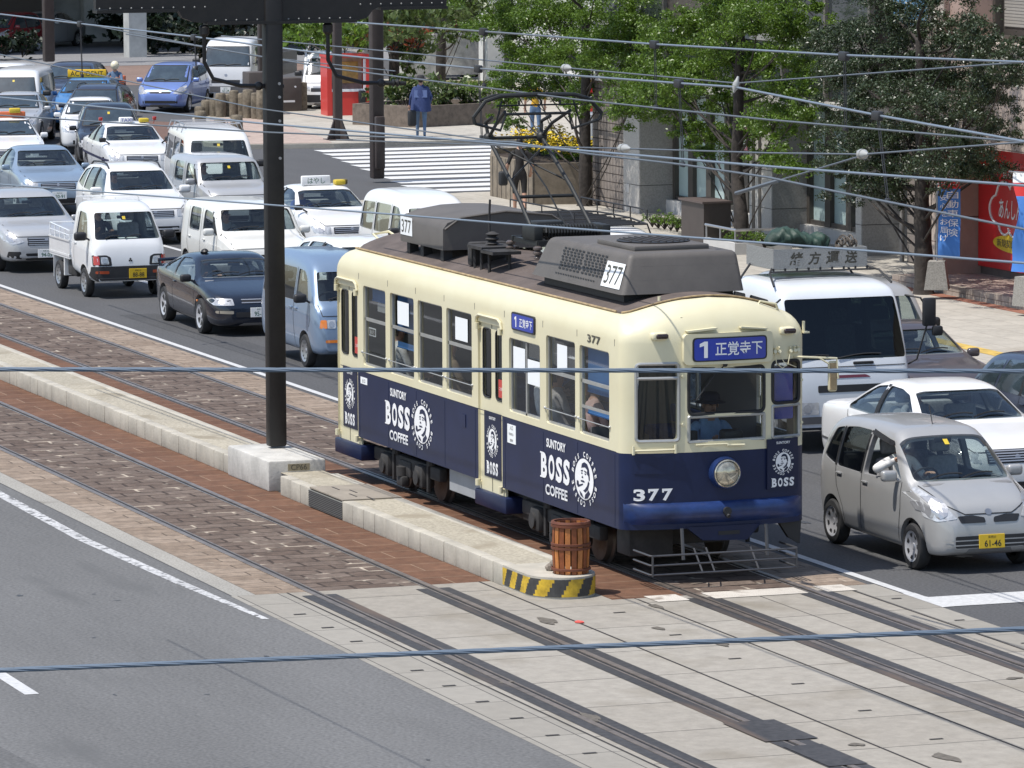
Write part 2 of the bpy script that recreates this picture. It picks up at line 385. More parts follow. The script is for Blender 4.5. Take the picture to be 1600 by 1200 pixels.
strip('tram_track_slabs', XS+.004, 60, -3.22, -2.62, .004, SLAB); strip('tram_track_slabs', 1.104, 60, -2.60, -1.40, .004, SLAB); strip('tram_track_slabs', XS+.004, 1.104, -2.615, -1.665, .004, SLAB)
strip('tram_track_slabs', 1.104, 60, -1.38, -.74, .004, SLAB); strip('tram_track_slabs', 1.104, 60, -.70, .70, .004, SLAB); strip('tram_track_slabs', 1.104, 60, .74, 1.14, .004, SLAB); strip('tram_track_slabs', 1.104, 60, 1.15, 1.58, .004, SLABE)
RAIL = M('rail_head', (.24, .20, .17), .42, .55, var=.3, scale=5); RAILD = M('rail_groove', (.012, .012, .012), .7)
RUB = Mfloor('rubber_panel', (.052, .050, .050), .28, grain=14, rough=.55, streak=(.25, 2.5, 1), patch=((.115, .085, .065), 1.2, .56))
def rail(y, sgn):
    m = MB()      # grooved rail, groove on the inner side
    m.box(-95, 60, y-.035, y+.035, .0, .013); m.box(-95, 60, y+sgn*.09-.012, y+sgn*.09+.012, .0, .010); o = struct('tram_rail', m, RAIL, 0)
    strip('rail_groove', -95, 60, *sorted((y+sgn*.037, y+sgn*.078)), .005, RAILD)
    for a, b in ((.102, .235), (-.175, -.037)):
        x0 = XS+.3 if y < -2 else 1.35
        strip('rail_rubber_panel', x0, 60, *sorted((y+sgn*a, y+sgn*b)), .009, RUB)
for yc in (0, Y2):
    for s in (1, -1): rail(yc+s*.7175, -s)
for x, y, w_ in ((9.0, Y2+.7175, .55), (10.4, Y2+.7, .4)):
    strip('rail_joint_plate', x, x+1.1, y-w_/2, y+w_/2, .016, RUB)
# tram stop line, seams and smudges in the slabs
WST = Mfloor('white_stone', (.52, .48, .42), .2, patch=((.28, .24, .2), 3., .56))
for y0, y1 in ((-1.25, -.86), (-.55, .60), (.84, 1.2)): strip('tram_stop_line', 1.02, 1.48, y0, y1, .0105, WST)
SEAM = M('joint_dark', (.035, .032, .03), .8)
for y in (-4.948, -2.61, -1.39, 1.145): strip('slab_seam', 1.2 if y > -2 else XS, 60, y-.012, y+.012, .0085, SEAM)
for k in range(26):
    strip('slab_socket', .8+k*1.02, .86+k*1.02, -5.36, -5.22, .009, SEAM)
    strip('slab_socket', 2.0+k*1.7, 2.05+k*1.7, -2.0, -1.86, .009, SEAM); strip('slab_socket', 2.2+k*1.7, 2.25+k*1.7, 1.3, 1.42, .009, SEAM)
# painted lines
strip('road_line', -90, 1.9, 1.60, 1.72, .006, LINE); sheet('road_line', [(1.9, 1.58), (3.0, 1.58), (2.95, 2.0), (2.2, 1.73), (1.9, 1.73)], .0065, LINE)
strip('stop_line', 2.25, 2.98, 1.74, 10.6, .006, LINE)
sheet('road_line', [(-90, -6.02), (-11, -5.96), (-6, -6.06), (-2, -5.94), (1.0, -5.78), (1.0, -5.70), (-2, -5.80), (-6, -5.90), (-11, -5.80), (-90, -5.86)], .005, LINEW)
for k in range(12): strip('lane_dash', -8+3.9-k*10-9.2+8.6, -8+8.9-k*10-9.2+8.6+4.05-4.05, -9.47, -9.32, .005, LINE)
strip('lane_dash', .0, 4.85, -9.47, -9.32, .0055, LINE)
for yy in (4.45, 7.15):
    for k in range(11): strip('lane_dash', -6-k*9, -1.5-k*9, yy-.07, yy+.07, .005, LINE)
for k in range(20):   # crosswalk over the side street
    x = -77.6+k*1.55
    if x < -60.4: strip('crosswalk_bar', x, x+.92, 17.3+(-62.5-x)*.156, 24.8, .006, M('crosswalk_paint', (.60, .60, .59), .7, var=.1, scale=10))
# ---- island between the tracks
KERB = M('kerb_concrete', (.40, .37, .31), .85, var=.16, scale=2.5, bump=.2, bscale=30)
KTOP = Mfloor('island_top', (.36, .325, .255), .16, grain=30, patch=((.27, .235, .175), 1.3, .56))
m = MB(); y0, y1, hh = -2.47, -1.66, .255
x = -90.; kb = MB()
while x < -.5:
    if not (-11.35 < x < -9.4 or -7.75 < x < -6.75):
        kb.rbox(x+.003, x+.437, y0+random.uniform(-.004, .004), y0+.16, 0, hh+random.uniform(-.004, .004), .018, 2); kb.rbox(x+.003, x+.437, y1-.14, y1, 0, hh, .018, 2)
    x += .44
kb.box(-90, -.32, y0+.15, y1-.13, 0, hh-.012)
IS = struct('tram_island', kb, KERB, 40)
strip('island_surface', -90, -.2, y0+.12, y1-.10, hh-.004, KTOP)
nose = []
for k in range(25):
    a = -math.pi/2+math.pi*k/24; nose.append((.45+.46*math.cos(a), (y0+y1)/2+(y1-y0)/2*math.sin(a)))
outl = [(-.32, y0)]+nose+[(-.32, y1)]
m = MB(); m.prism(outl, lambda a, b, d: (a, b, d), 0, hh); o = struct('tram_island_nose', m, KERB, 30)
m = MB(); rim = outl; n = len(rim); tot = 0; segs = []
for i in range(n-1):
    a, b = Vector(rim[i]), Vector(rim[i+1]); L = (b-a).length; q = max(1, int(L/.02))
    for k in range(q): segs.append((a+(b-a)*k/q, a+(b-a)*(k+1)/q, tot+L*k/q, tot+L*(k+1)/q))
    tot += L
c = Vector((-.2, (y0+y1)/2))
for a, b, s0, s1 in segs:
    def outp(p, z):
        d = Vector((0, -1)) if p.x < .45 and p.y < c.y else (Vector((0, 1)) if p.x < .45 else (p-Vector((.45, c.y))).normalized())
        return (p.x+d.x*.006, p.y+d.y*.006, z)
    for j in range(20):
        z0, z1 = .03+(hh-.055)*j/20, .03+(hh-.055)*(j+1)/20; ph = (s0-(z0-.1)*.55+.1) % .36
        m.add([outp(a, z0), outp(b, z0), outp(b, z1), outp(a, z1)], [(0, 1, 2, 3)], 0 if ph < .18 else 1)
tag(m.build('hazard_stripes', [M('hazard_yellow', (.52, .34, .025), .6, var=.35, scale=8), M('hazard_black', (.045, .044, .042), .7, var=.3, scale=8)], o, 0))
m = MB(); m.box(-7.75, -6.35, y0-.012, y0+.02, .02, .235); o = m.build('cable_cover', M('cover_grey', (.19, .19, .175), .6, var=.1), IS, 0)
m = MB(); m.box(-7.75, -6.35, y0+.0, y1-.02, hh-.002, hh+.014); m.build('cover_plate', M('cover_plate', (.27, .235, .19), .7, var=.12, scale=3), o, 0)
m = MB()
for k in range(4): m.box(-7.6+k*.36, -7.3+k*.36, y0+.25+.12*(k % 2), y0+.27+.12*(k % 2), hh+.014, hh+.018)
for k in range(9): m.box(-7.75, -6.35, y0-.016, y0-.013, .03+k*.023, .042+k*.023)
m.build('cover_slots', SEAM, o, 0)
# pole plinth
m = MB(); m.rbox(-11.3, -9.4, y0-.05, y1-.06, 0, .41, .03, 2); o = tag(m.build('pole_plinth', M('plinth_concrete', (.46, .445, .41), .85, var=.2, scale=3, bump=.2, bscale=25)), 'weathered concrete plinth with a small plate under the black pole', 'plinth')
m = MB(); m.box(-9.40, -9.386, -2.25, -1.95, .27, .36); put_text(m, 'CP66', lambda u, v: (-9.383, u, v), -2.10, .315, w=.22, mi=1); m.build('number_plate', [M('brass_plate', (.28, .24, .16), .5), LETD], o, 0)
# ---- pavements
PAVE = Mblocks('pavement_slabs', (.36, .335, .29), (.41, .38, .33), (.22, .20, .17), .6, .6, .008, offs=0, var=.15, bump=.15, stain=((.24, .21, .16), .4, .58))
PAVP = Mblocks('pink_pavers', (.36, .28, .24), (.42, .33, .28), (.26, .22, .19), .3, .3, .006, offs=0, var=.15, bump=.15)
REDB = Mblocks('red_brick_edge', (.25, .09, .055), (.32, .13, .085), (.2, .15, .12), .22, .11, .01, var=.2)
def slab(name, pts, h, mat, kerb=KERB):
    m = MB(); m.prism(pts, lambda a, b, d: (a, b, d), -.05, h); o = struct(name, m, kerb, 0)
    cx = sum(p[0] for p in pts)/len(pts); cy = sum(p[1] for p in pts)/len(pts)
    q = [(p[0]+(cx-p[0])/max(1, abs(cx-p[0]))*.16*(abs(cx-p[0]) > .1), p[1]+(cy-p[1])/max(1, abs(cy-p[1]))*.16) for p in pts]
    sheet(name+'_paving', q, h+.004, mat); return o
slab('pavement', [(-59.2, 17.6), (-57.5, 14.0), (-54, 12.2), (40, 12.2), (40, 17.0), (-26, 17.0), (-30, 17.05), (-33.2, 17.05), (-33.3, 30), (-58.6, 30)], .12, PAVE)
m = MB(); m.box(-33.1, 40, 17.05, 30, -.05, .30); struct('terrace', m, Mblocks('terrace_edge', (.30, .26, .22), (.36, .31, .26), (.16, .13, .11), .3, .3, .008, offs=0, plane='xz', var=.15), 0)
strip('terrace_paving', -33, 40, 17.2, 30, .304, PAVP); strip('brick_border', -33.2, 40, 16.72, 17.03, .128, REDB)
strip('yellow_tactile_paving', -40, -14, 13.2, 13.55, .128, M('tactile_yellow', (.48, .33, .08), .8, var=.35, scale=4))
slab('corner_pavement', [(-78.2, 25), (-78.4, 20.5), (-78.9, 17.9), (-80.5, 17.4), (-92.0, 20.4), (-99.5, 24.6), (-112, 32), (-112, 60), (-78, 60)], .12, PAVE)
sheet('pink_border', [(-78.6, 20.5), (-79.0, 18.3), (-80.5, 17.9), (-91.6, 20.8), (-91.2, 22.4), (-80.2, 20.9)], .130, PAVP)
sheet('side_street', [(-77.9, 24.9), (-60.0, 24.9), (-60, 70), (-78, 70)], .003, Mfloor('side_street_concrete', (.27, .262, .245), .12, grain=20))
sheet('red_bus_lane', [(-96, 17.5), (-82, 14.5), (-80.5, 16.8), (-92, 19.9)], .004, Mfloor('reddish_asphalt', (.14, .088, .07), .2, grain=20))
sheet('far_pavement', [(-118, 21), (-112, 26.5), (-135, 42), (-160, 52), (-160, 20)], .006, Mfloor('red_brown_paving', (.20, .14, .115), .2, grain=20))
sheet('forecourt', [(-128, 22), (-128, 60), (-190, 60), (-190, 10), (-126, 10)], .012, Mfloor('grey_forecourt', (.21, .21, .215), .15, grain=20))
sheet('road_line', [(-118, 24.6), (-104, 21.0), (-104, 21.2), (-118, 24.85)], .007, LINE)
sheet('tan_median', [(-107.5, 20.2), (-97, 16.4), (-96.4, 17.2), (-106.5, 21.5)], .008, Mfloor('tan_verge', (.26, .22, .16), .25, grain=15))
# tyre marks, oil spots, repairs and cracks on the carriageways
STAIN = M('oil_stain', (.045, .045, .045), .5, var=.3, scale=6); REPAIR = Mfloor('asphalt_repair', (.070, .070, .072), .15, grain=22.); CRK = M('tar_line', (.03, .03, .03), .6)
rnd = random.Random(77)
def blot(x, y, rx, ry, z, mat, nm):
    m = MB(); ph = rnd.uniform(0, 6); m.add([(x+rx*math.cos(2*math.pi*k/22)*(1+.28*math.sin(3*k*.286+ph)+.12*math.sin(k*1.7+ph)), y+ry*math.sin(2*math.pi*k/22)*(1+.25*math.sin(2*k*.286+ph)), z) for k in range(22)], [tuple(range(22))]); struct(nm, m, mat, 0)
for k in range(22): blot(rnd.uniform(-3, 14), rnd.uniform(-16, -6.3), rnd.uniform(.02, .06), rnd.uniform(.015, .04), .0042, STAIN, 'oil_spot')
for k in range(16): blot(rnd.uniform(-36, 5), rnd.choice((3.2, 5.9))+rnd.uniform(-.4, .4), rnd.uniform(.05, .22), rnd.uniform(.04, .10), .0045, STAIN, 'oil_spot')
sheet('asphalt_repair', [(-34, 2.2), (-22.5, 2.35), (-22.6, 3.0), (-34, 2.9)], .0032, REPAIR); sheet('asphalt_repair', [(4.2, -11.5), (9.8, -11.2), (9.7, -10.3), (4.3, -10.6)], .0038, Mfloor('asphalt_repair_worn', (.112, .111, .11), .15, grain=22.))
def crack(x, y, dx, dy, n, z):
    m = MB(); p = [(x, y)]
    for k in range(n): p.append((p[-1][0]+dx+rnd.uniform(-.12, .12), p[-1][1]+dy+rnd.uniform(-.10, .10)))
    for (a, b), (c, d) in zip(p, p[1:]): m.add([(a, b-.008, z), (c, d-.008, z), (c, d+.008, z), (a, b+.008, z)], [(0, 1, 2, 3)])
    struct('road_crack', m, CRK, 0)
crack(-33, 4.9, .6, -.01, 30, .0046)
for y in (-8.2, -7.0): pass
for k in range(10): blot(rnd.uniform(1.5, 12), rnd.uniform(-4.8, 1.0), rnd.uniform(.05, .25), rnd.uniform(.03, .12), .0115, M('slab_smudge', (.12, .105, .085), .8, var=.3, scale=9), 'slab_smudge')
m = MB(); m.lathe([(.33, 0), (.33, .006), (.30, .008), (0, .008)], (1.6, 3.9, .003), 'z', 30); struct('manhole_cover', m, M('cast_iron', (.06, .058, .055), .6, .3, var=.3, scale=20), 20)
# ================================================================== vehicles
def sc_tab(t, a, b): return [(p[0]*a, p[1]*b) for p in t]
class Shell:
    """closed car body lofted from side outline, underside, belt line and plan"""
    def __init__(s, S, inset=0., xr=None, floor=None):
        prof = chaikin(S['prof'], 2); bot = chaikin(S['bot'], 1); belt = chaikin(S['belt'], 1); wid = chaikin(S['wid'], 2)
        tum, rr = S['tum'], S['r']
        x0, x1 = xr or (prof[0][0], prof[-1][0])
        xs = sorted({round(p[0], 4) for t in (prof, wid, bot) for p in t if x0 < p[0] < x1} | {x0, x1})
        o = [xs[0]]
        for x in xs[1:]:
            if x-o[-1] < .012 and x != x1: continue
            n = int((x-o[-1])/.14)+1
            o += [o[-1]+(x-o[-1])*k/n for k in range(1, n)]+[x]
        s.xs = o; s.v = []; s.f = []; s.m = []
        for x in o:
            zt = interp(prof, x)-inset; zb = interp(bot, x) if floor is None else floor
            zb = min(zb, zt-.05)
            w = interp(wid, x)-inset*1.15; ze = min(interp(belt, x), zt-.03-(.0 if inset == 0 else .02)); ze = max(ze, zb+.02)
            h = zt-ze; r = min(rr, h*.8); wt = .975*w-tum*h
            b = ze-zb
            if inset: c = [(0, zb), (.6*w, zb), (.96*w, zb), (w, zb+.1*b), (w, zb+.5*b), (.99*w, ze-.02), (.975*w, ze)]
            else: c = [(0, zb), (.7*w, zb), (.9*w, zb+.01*b), (.975*w, zb+.12*b), (w, zb+.45*b), (.995*w, ze-.16*b), (.975*w, ze)]
            c += [(.975*w-tum*h*.5, ze+.5*h), (wt, zt-r*.75), (wt-r*.8, zt-.05*r), (.45*wt, zt+.008), (0, zt+.012)]
            c = chaikin(c, 2); s.n = len(c)
            for q in c: s.v.append((x, q[0], q[1]))
            for q in c[-2:0:-1]: s.v.append((x, -q[0], q[1]))
        N = 2*s.n-2; s.N = N
        for i in range(len(o)-1):
            for k in range(N):
                a, b = i*N+k, i*N+(k+1) % N
                s.f.append((a, b, b+N, a+N))
                lowk = 5 if inset == 0 else 0
                s.m.append(1 if (k < lowk or k >= N-lowk or inset) else 0)
        for i, fl in ((0, 1), (len(o)-1, 0)):
            c = len(s.v); ring = [i*N+k for k in range(N)]
            zz = [s.v[j][2] for j in ring]
            s.v.append((s.v[ring[0]][0], 0, (min(zz)+max(zz))/2))
            for k in range(N):
                t = (ring[k], ring[(k+1) % N], c)
                s.f.append(t[::-1] if fl else t); s.m.append(1 if inset else 0)
        s.bvh = BVHTree.FromPolygons([Vector(p) for p in s.v], s.f)
        vn = [Vector((0, 0, 0)) for _ in s.v]
        for f in s.f:
            a, b, c = (Vector(s.v[f[k]]) for k in range(3)); n = (b-a).cross(c-a)
            if len(f) == 4: n += (c-a).cross(Vector(s.v[f[3]])-a)
            for k in f: vn[k] += n
        s.vn = [n.normalized() if n.length > 0 else n for n in vn]
    def hit(s, a, b, side):
        if side == 'L': o, d = Vector((a, 3, b)), Vector((0, -1, 0))
        elif side == 'R': o, d = Vector((a, -3, b)), Vector((0, 1, 0))
        elif side == 'F': o, d = Vector((6, a, b)), Vector((-1, 0, 0))
        elif side == 'B': o, d = Vector((-6, a, b)), Vector((1, 0, 0))
        else: o, d = Vector((a, b, 4)), Vector((0, 0, -1))
        p, n, i, t = s.bvh.ray_cast(o, d)
        if p is None: return None, None
        m = Vector((0, 0, 0))
        for k in s.f[i]: m += s.vn[k]/((Vector(s.v[k])-p).length+.004)
        n = m.normalized()
        if n.dot(d) > 0: n = -n
        return p, n
    def patch(s, mb, poly, side, off=.004, step=.09, mi=0):
        pts, tri = fill(poly, step); vs = []; ok = []
        ax = Vector({'L': (0, 1, 0), 'R': (0, -1, 0), 'F': (1, 0, 0), 'B': (-1, 0, 0), 'T': (0, 0, 1)}[side])
        for a, b in pts:
            p, n = s.hit(a, b, side); ok.append(p is not None)
            vs.append(p+n*off if p is not None else Vector((0, 0, 0)))
        mb.add(vs, [t for t in tri if all(ok[i] for i in t)], mi)
    def line(s, mb, pts, side, wd=.012, off=.003, mi=0):
        for (a0, b0), (a1, b1) in zip(pts, pts[1:]):
            d = Vector((a1-a0, b1-b0)); n = Vector((-d.y, d.x)).normalized()*wd/2
            m = max(1, int(d.length/.07)); vs = []
            for k in range(m+1):
                c = Vector((a0, b0))+d*k/m
                for q in (c-n, c+n):
                    p, nn = s.hit(q.x, q.y, side); vs.append(p+nn*off if p is not None else None)
            for k in range(m):
                q = vs[2*k:2*k+4]
                if all(z is not None for z in q): mb.add(q, [(0, 1, 3, 2)], mi)

def boolean(me, cuts):
    """difference of closed meshes, in order"""
    a = bpy.data.objects.new('work', me); COL.objects.link(a); tmp = []
    for c in cuts:
        b = bpy.data.objects.new('work', c); COL.objects.link(b); tmp.append(b); b.hide_render = True
        md = a.modifiers.new('cut', 'BOOLEAN'); md.operation = 'DIFFERENCE'; md.object = b; md.solver = 'EXACT'; md.use_self = False
    out = bpy.data.meshes.new_from_object(a.evaluated_get(bpy.context.evaluated_depsgraph_get()))
    for o in tmp+[a]:
        m = o.data; bpy.data.objects.remove(o); bpy.data.meshes.remove(m)
    return out

_wh = {}
def wheel_meshes(r, wd, style):
    k = (round(r, 3), round(wd, 3), style)
    if k in _wh: return _wh[k]
    t = MB(); ri = r*.66
    t.lathe([(ri, -wd/2+.012), (ri+.012, -wd/2), (r*.93, -wd/2+.004), (r, -wd*.3), (r, wd*.3), (r*.93, wd/2-.004), (ri+.012, wd/2), (ri, wd/2-.012)], (0, 0, 0), 'y', 32, caps=False)
    q = MB(); s = .5*wd
    q.lathe([(0, s-.028), (r*.12, s-.026), (r*.16, s-.036), (ri*.8, s-.022), (ri*.93, s-.012), (ri+.004, s-.002), (ri+.004, s-.03), (0, -s)], (0, 0, 0), 'y', 32)
    n = 7 if style == 'cap' else (5 if style == 'alloy' else 10)
    for j in range(n):
        a0 = 2*math.pi*j/n; da = (.22 if style == 'cap' else .36 if style == 'alloy' else .12)
        ra, rb = (ri*.62, ri*.86) if style == 'cap' else (ri*.34, ri*.8) if style == 'alloy' else (ri*.66, ri*.8)
        pl = [(ra*math.cos(a0-da*.7), ra*math.sin(a0-da*.7)), (rb*math.cos(a0-da), rb*math.sin(a0-da)), (rb*math.cos(a0), rb*math.sin(a0)), (rb*math.cos(a0+da), rb*math.sin(a0+da)), (ra*math.cos(a0+da*.7), ra*math.sin(a0+da*.7))]
        def zz(a, b): return s-.0345+ (math.hypot(a, b)-r*.16)/(ri*.8-r*.16)*.014+.004
        q.add([(a, zz(a, b), b) for a, b in pl], [(0, 1, 2, 3, 4)], 1)
    _wh[k] = (t.mesh('tyre', rubber, 40), q.mesh('rim', [alloy if style != 'steel' else steel, black], 30, True)); return _wh[k]

def add_wheels(root, S):
    r, wd = S['wr'], S.get('ww', .165)
    ty, ri = wheel_meshes(r, wd, S.get('rim', 'cap'))
    for x in S['ax']:
        for sy in (1, -1):
            o = bpy.data.objects.new('wheel', ty); COL.objects.link(o); o.parent = root
            o.location = (x, sy*(S['tr']), r); o.rotation_euler = (0, random.random()*6, 0 if sy > 0 else math.pi)
            k = bpy.data.objects.new('rim', ri); COL.objects.link(k); k.parent = o

def seatpair(mb, x, y, z, w=.46):
    mb.rbox(x-.24, x+.26, y-w/2, y+w/2, z-.12, z+.08, .05)
    m = Matrix.Translation((x-.22, y, z))@Matrix.Rotation(R(-14), 4, 'Y')
    mb.rbox(-.07, .07, -w/2, w/2, 0, .56, .06, mat=m); mb.rbox(-.05, .05, -.13, .13, .6, .8, .04, mat=m)

PLATES = {}
def plate(root, x, z, txt, col='yellow', top='長崎', tilt=0., y=0., w=.33, h=.165):
    if txt is None: return
    mb = MB(); mb.rbox(-.008, .004, -w/2, w/2, -h/2, h/2, .003, 1)
    fn = lambda u, v: (.0055, u, v)
    put_text(mb, txt, fn, .01, -.024, h=.078*h/.165, w=.215*w/.33 if len(txt) > 3 else None, mi=1, off=.012)
    put_text(mb, top, fn, 0, .052*h/.165, h=.032*h/.165, mi=1)
    o = mb.build('licence_plate', [M('plate_'+col, {'yellow': (.72, .47, .02), 'white': (.78, .79, .78), 'green': (.05, .25, .1)}[col], .5), M('plate_ink_'+col, (.02, .02, .02) if col == 'yellow' else (.03, .12, .06) if col == 'white' else (.8, .8, .8), .6)], root, 0, False)
    o.location = (x+.012, y, z); o.rotation_euler = (0, tilt, 0)

def make_car(name, label, cat, x, y, head, S, pm, group=None, hollow=True, z=0.):
    root = thing(name, label, cat, (x, y, z), R(head), group)
    sh = Shell(S); me = bpy.data.meshes.new('body'); me.from_pydata(sh.v, [], sh.f); me.polygons.foreach_set('material_index', sh.m)
    mats = [pm, inner]
    for m in mats: me.materials.append(m)
    finish(me, 180, True)
    cuts = []
    def cutmesh(mb):
        c = mb.mesh('cut', mats, 180, True); return c
    wl = MB(); wmax = max(p[1] for p in S['wid'])
    for xx in S['ax']:
        for sy in (1, -1):
            wl.cyl((xx, sy*(wmax-.27), S['wr']+.01), (xx, sy*(wmax+.2), S['wr']+.01), S['wr']+.055, 28, mi=1)
    if S.get('arches', True): cuts.append(cutmesh(wl))
    wins = S.get('side', [])
    if hollow:
        cav = Shell(S, .055, S['cab'], S.get('floor', .36)); cm = bpy.data.meshes.new('cut'); cm.from_pydata(cav.v, [], cav.f); cm.polygons.foreach_set('material_index', cav.m)
        for m in mats: cm.materials.append(m)
        finish(cm, 180, True); cuts.append(cm)
        pr = MB()
        for poly in wins:
            pl = rpoly(poly, S.get('wrad', .05))
            pr.prism(pl, lambda a, b, d: (a, d, b), .28, 1.3, 1); pr.prism(pl, lambda a, b, d: (a, d, b), -1.3, -.28, 1)
        cuts.append(cutmesh(pr))
        pr = MB(); wx = S.get('wsx', (S['cab'][1]-.75, 3.2))
        pr.prism(rpoly(S['ws'], .05), lambda a, b, d: (d, a, b), wx[0], wx[1], 1)
        if S.get('rw'): pr.prism(rpoly(S['rw'], .05), lambda a, b, d: (d, a, b), -3.5, S.get('rwx', S['cab'][0]+.5), 1)
        cuts.append(cutmesh(pr))
    me = boolean(me, cuts) if cuts else me
    finish(me, 38, False)
    body = bpy.data.objects.new('body', me); COL.objects.link(body); body.parent = root
    # glass
    gm = S.get('glassm') or (glass if hollow else glassf)
    off = -.014 if hollow else .004
    def grow(pl, d):
        cx = sum(p[0] for p in pl)/len(pl); cy = sum(p[1] for p in pl)/len(pl)
        return [(p[0]+(d if p[0] > cx else -d), p[1]+(d if p[1] > cy else -d)) for p in pl]
    g = .012 if hollow else 0
    mb = MB(); sh.patch(mb, rpoly(grow(S['ws'], g), .05), 'F', off); o = mb.build('windscreen', gm, root, 60)
    if not hollow or S.get('wsseal'):
        mb = MB(); pl = S['ws']; n = len(pl); sh.line(mb, [pl[k % n] for k in range(n+1)], 'F', .025, .006); mb.build('windscreen_seal', seal, o, 0)
    if S.get('sticker', True):
        mb = MB(); zt = max(p[1] for p in S['ws']); sh.patch(mb, rect(-.03, .03, zt-.12, zt-.065), 'F', -.008 if hollow else .009, .05); mb.build('inspection_sticker', yellow, o, 0)
    if S.get('rw'):
        mb = MB(); sh.patch(mb, rpoly(grow(S['rw'], g), .05), 'B', off); mb.build('rear_window', gm, root, 60)
    for i, poly in enumerate(wins):
        for sd in 'RL':
            if S.get('open') == i and sd == 'R': continue
            mb = MB(); sh.patch(mb, rpoly(grow(poly, g), S.get('wrad', .05)), sd, off)
            gg = S.get('sideglass', {}).get(i)
            mb.build('side_window', gg if (gg and hollow) else gm, root, 60)
    for poly in S.get('pillar', []):
        for sd in 'RL':
            mb = MB(); sh.patch(mb, poly, sd, .003); mb.build('door_pillar', seal, root, 0)
    # seams
    mb = MB()
    for ln in S.get('seam', []):
        for sd in 'RL': sh.line(mb, ln, sd, .011, .004)
    for ln in S.get('fseam', []): sh.line(mb, ln, 'F', .012, .005)
    if mb.f: mb.build('panel_gaps', black, root, 0)
    for nm, poly, m, of, mir in S.get('front', []):
        for sgn in ((1, -1) if mir else (1,)):
            mb = MB(); sh.patch(mb, rpoly([(sgn*a, b) for a, b in poly], .02), 'F', of, .06)
            ob = mb.build(nm, m, root, 50)
            if nm == 'headlight' and m == lamp:
                mb2 = MB(); cy = sum(a for a, b in poly)/len(poly)*sgn; cz = sum(b for a, b in poly)/len(poly)
                hh = (max(b for a, b in poly)-min(b for a, b in poly))*.36
                sh.patch(mb2, [(cy+hh*math.cos(k*.7), cz+hh*math.sin(k*.7)) for k in range(9)], 'F', of+.003, .05); mb2.build('reflector', chrome, ob, 0)
    for nm, a0, a1, zs, m in S.get('bars', []):
        mb = MB()
        for zz in zs: sh.line(mb, [(a0, zz), (a1, zz)], 'F', .014, .012)
        mb.build(nm, m, root, 0)
    for nm, poly, m, of in S.get('sidep', []):
        for sd in 'RL':
            mb = MB(); sh.patch(mb, rpoly(poly, .02), sd, of, .08); mb.build(nm, m, root, 50)
    for a, b in S.get('handles', []):
        for sd in (-1, 1):
            p, n = sh.hit(a, b, 'L' if sd > 0 else 'R')
            if p is not None:
                mb = MB(); mb.rbox(p.x-.075, p.x+.075, p.y-.012*1, p.y+.012, p.z-.014, p.z+.014, .008)
                mb.xf(Matrix.Translation((0, sd*.012, 0))); mb.build('door_handle', S.get('handlem', pm), root)
    if S.get('mirror'):
        mx, my, mz, mm = S['mirror'][:4]; big = S['mirror'][4] if len(S['mirror']) > 4 else 1.
        for sd in (-1, 1):
            mb = MB(); mb.rbox(mx-.05*big, mx+.06*big, sd*my-.105*big, sd*my+.105*big, mz-.07*big, mz+.07*big, .045*big, 4)
            mb.tube([(mx+.02, sd*(my-.1*big), mz-.04), (mx+.05, sd*(my-.2*big), mz-.10)], .02, 6)
            mb.build('side_mirror', mm, root, 50)
    if S.get('emblem'):
        z0, rr = S['emblem']; rr *= .62; mb = MB(); sh.patch(mb, [(rr*1.3*math.cos(k*math.pi/7), z0+rr*math.sin(k*math.pi/7)) for k in range(14)], 'F', .008, .05); mb.build('emblem', steel, root, 0)
    # wipers
    zb = min(p[1] for p in S['ws']); hw = max(abs(p[0]) for p in S['ws'])
    for a in S.get('wipers', ((-.72, -.02), (-.05, .62))):
        pts = []
        for k in range(6):
            t = k/5; p, n = sh.hit(hw*(a[0]+(a[1]-a[0])*t), zb+.015+.05*math.sin(t*2.2), 'F')
            if p is not None: pts.append(p+n*.018)
        if len(pts) > 2:
            mb = MB(); mb.tube(pts, .010, 5); mb.build('wiper', black, root)
    if S.get('plate'): plate(root, *S['plate'])
    add_wheels(root, S)
    if hollow:
        mb = MB(); cx0, cx1 = S['cab']; hw = wmax
        zs = S.get('zseat', .5); xd = S.get('dash', cx1-.35); zd = S.get('zdash', zb-.04)
        mb.rbox(xd-.1, cx1+.0, -hw+.14, hw-.14, zs, zd, .06)
        mb.build('dashboard', inner, root)
        mb = MB(); xs_ = S.get('xseat', xd-.75)
        sw = .46 if hw > .8 else .42
        for sy in (-1, 1): seatpair(mb, xs_, sy*hw*.44, zs+.1, sw)
        if S.get('rearseat', True):
            mb.rbox(xs_-1.25, xs_-.65, -hw+.18, hw-.18, zs-.1, zs+.12, .06); mb.rbox(xs_-1.32, xs_-1.15, -hw+.18, hw-.18, zs, zs+.6, .06)
        mb.build('seats', S.get('seatm', seatm), root)
        mb = MB(); c = Vector((xd-.22, -hw*.44, zd-.02)); ax = Vector((.85, 0, -.5)).normalized(); u, v = frame(ax)
        pts = [c+(u*math.cos(k*math.pi/8)+v*math.sin(k*math.pi/8))*.18 for k in range(17)]
        mb.tube(pts, .014, 6, caps=False); mb.tube([c-u*.17, c+u*.17], .015, 5); mb.tube([c, c+ax*.25], .025, 6); mb.build('steering_wheel', black, root)
        mb = MB(); p, n = sh.hit(0, max(q[1] for q in S['ws'])-.09, 'F')
        mb.rbox(p.x-.11, p.x-.08, -.11, .11, p.z-.03, p.z+.03, .012); mb.build('rear_view_mirror', plastic, root)
    for fnx in S.get('extra', []): fnx(root, sh, S)
    return root

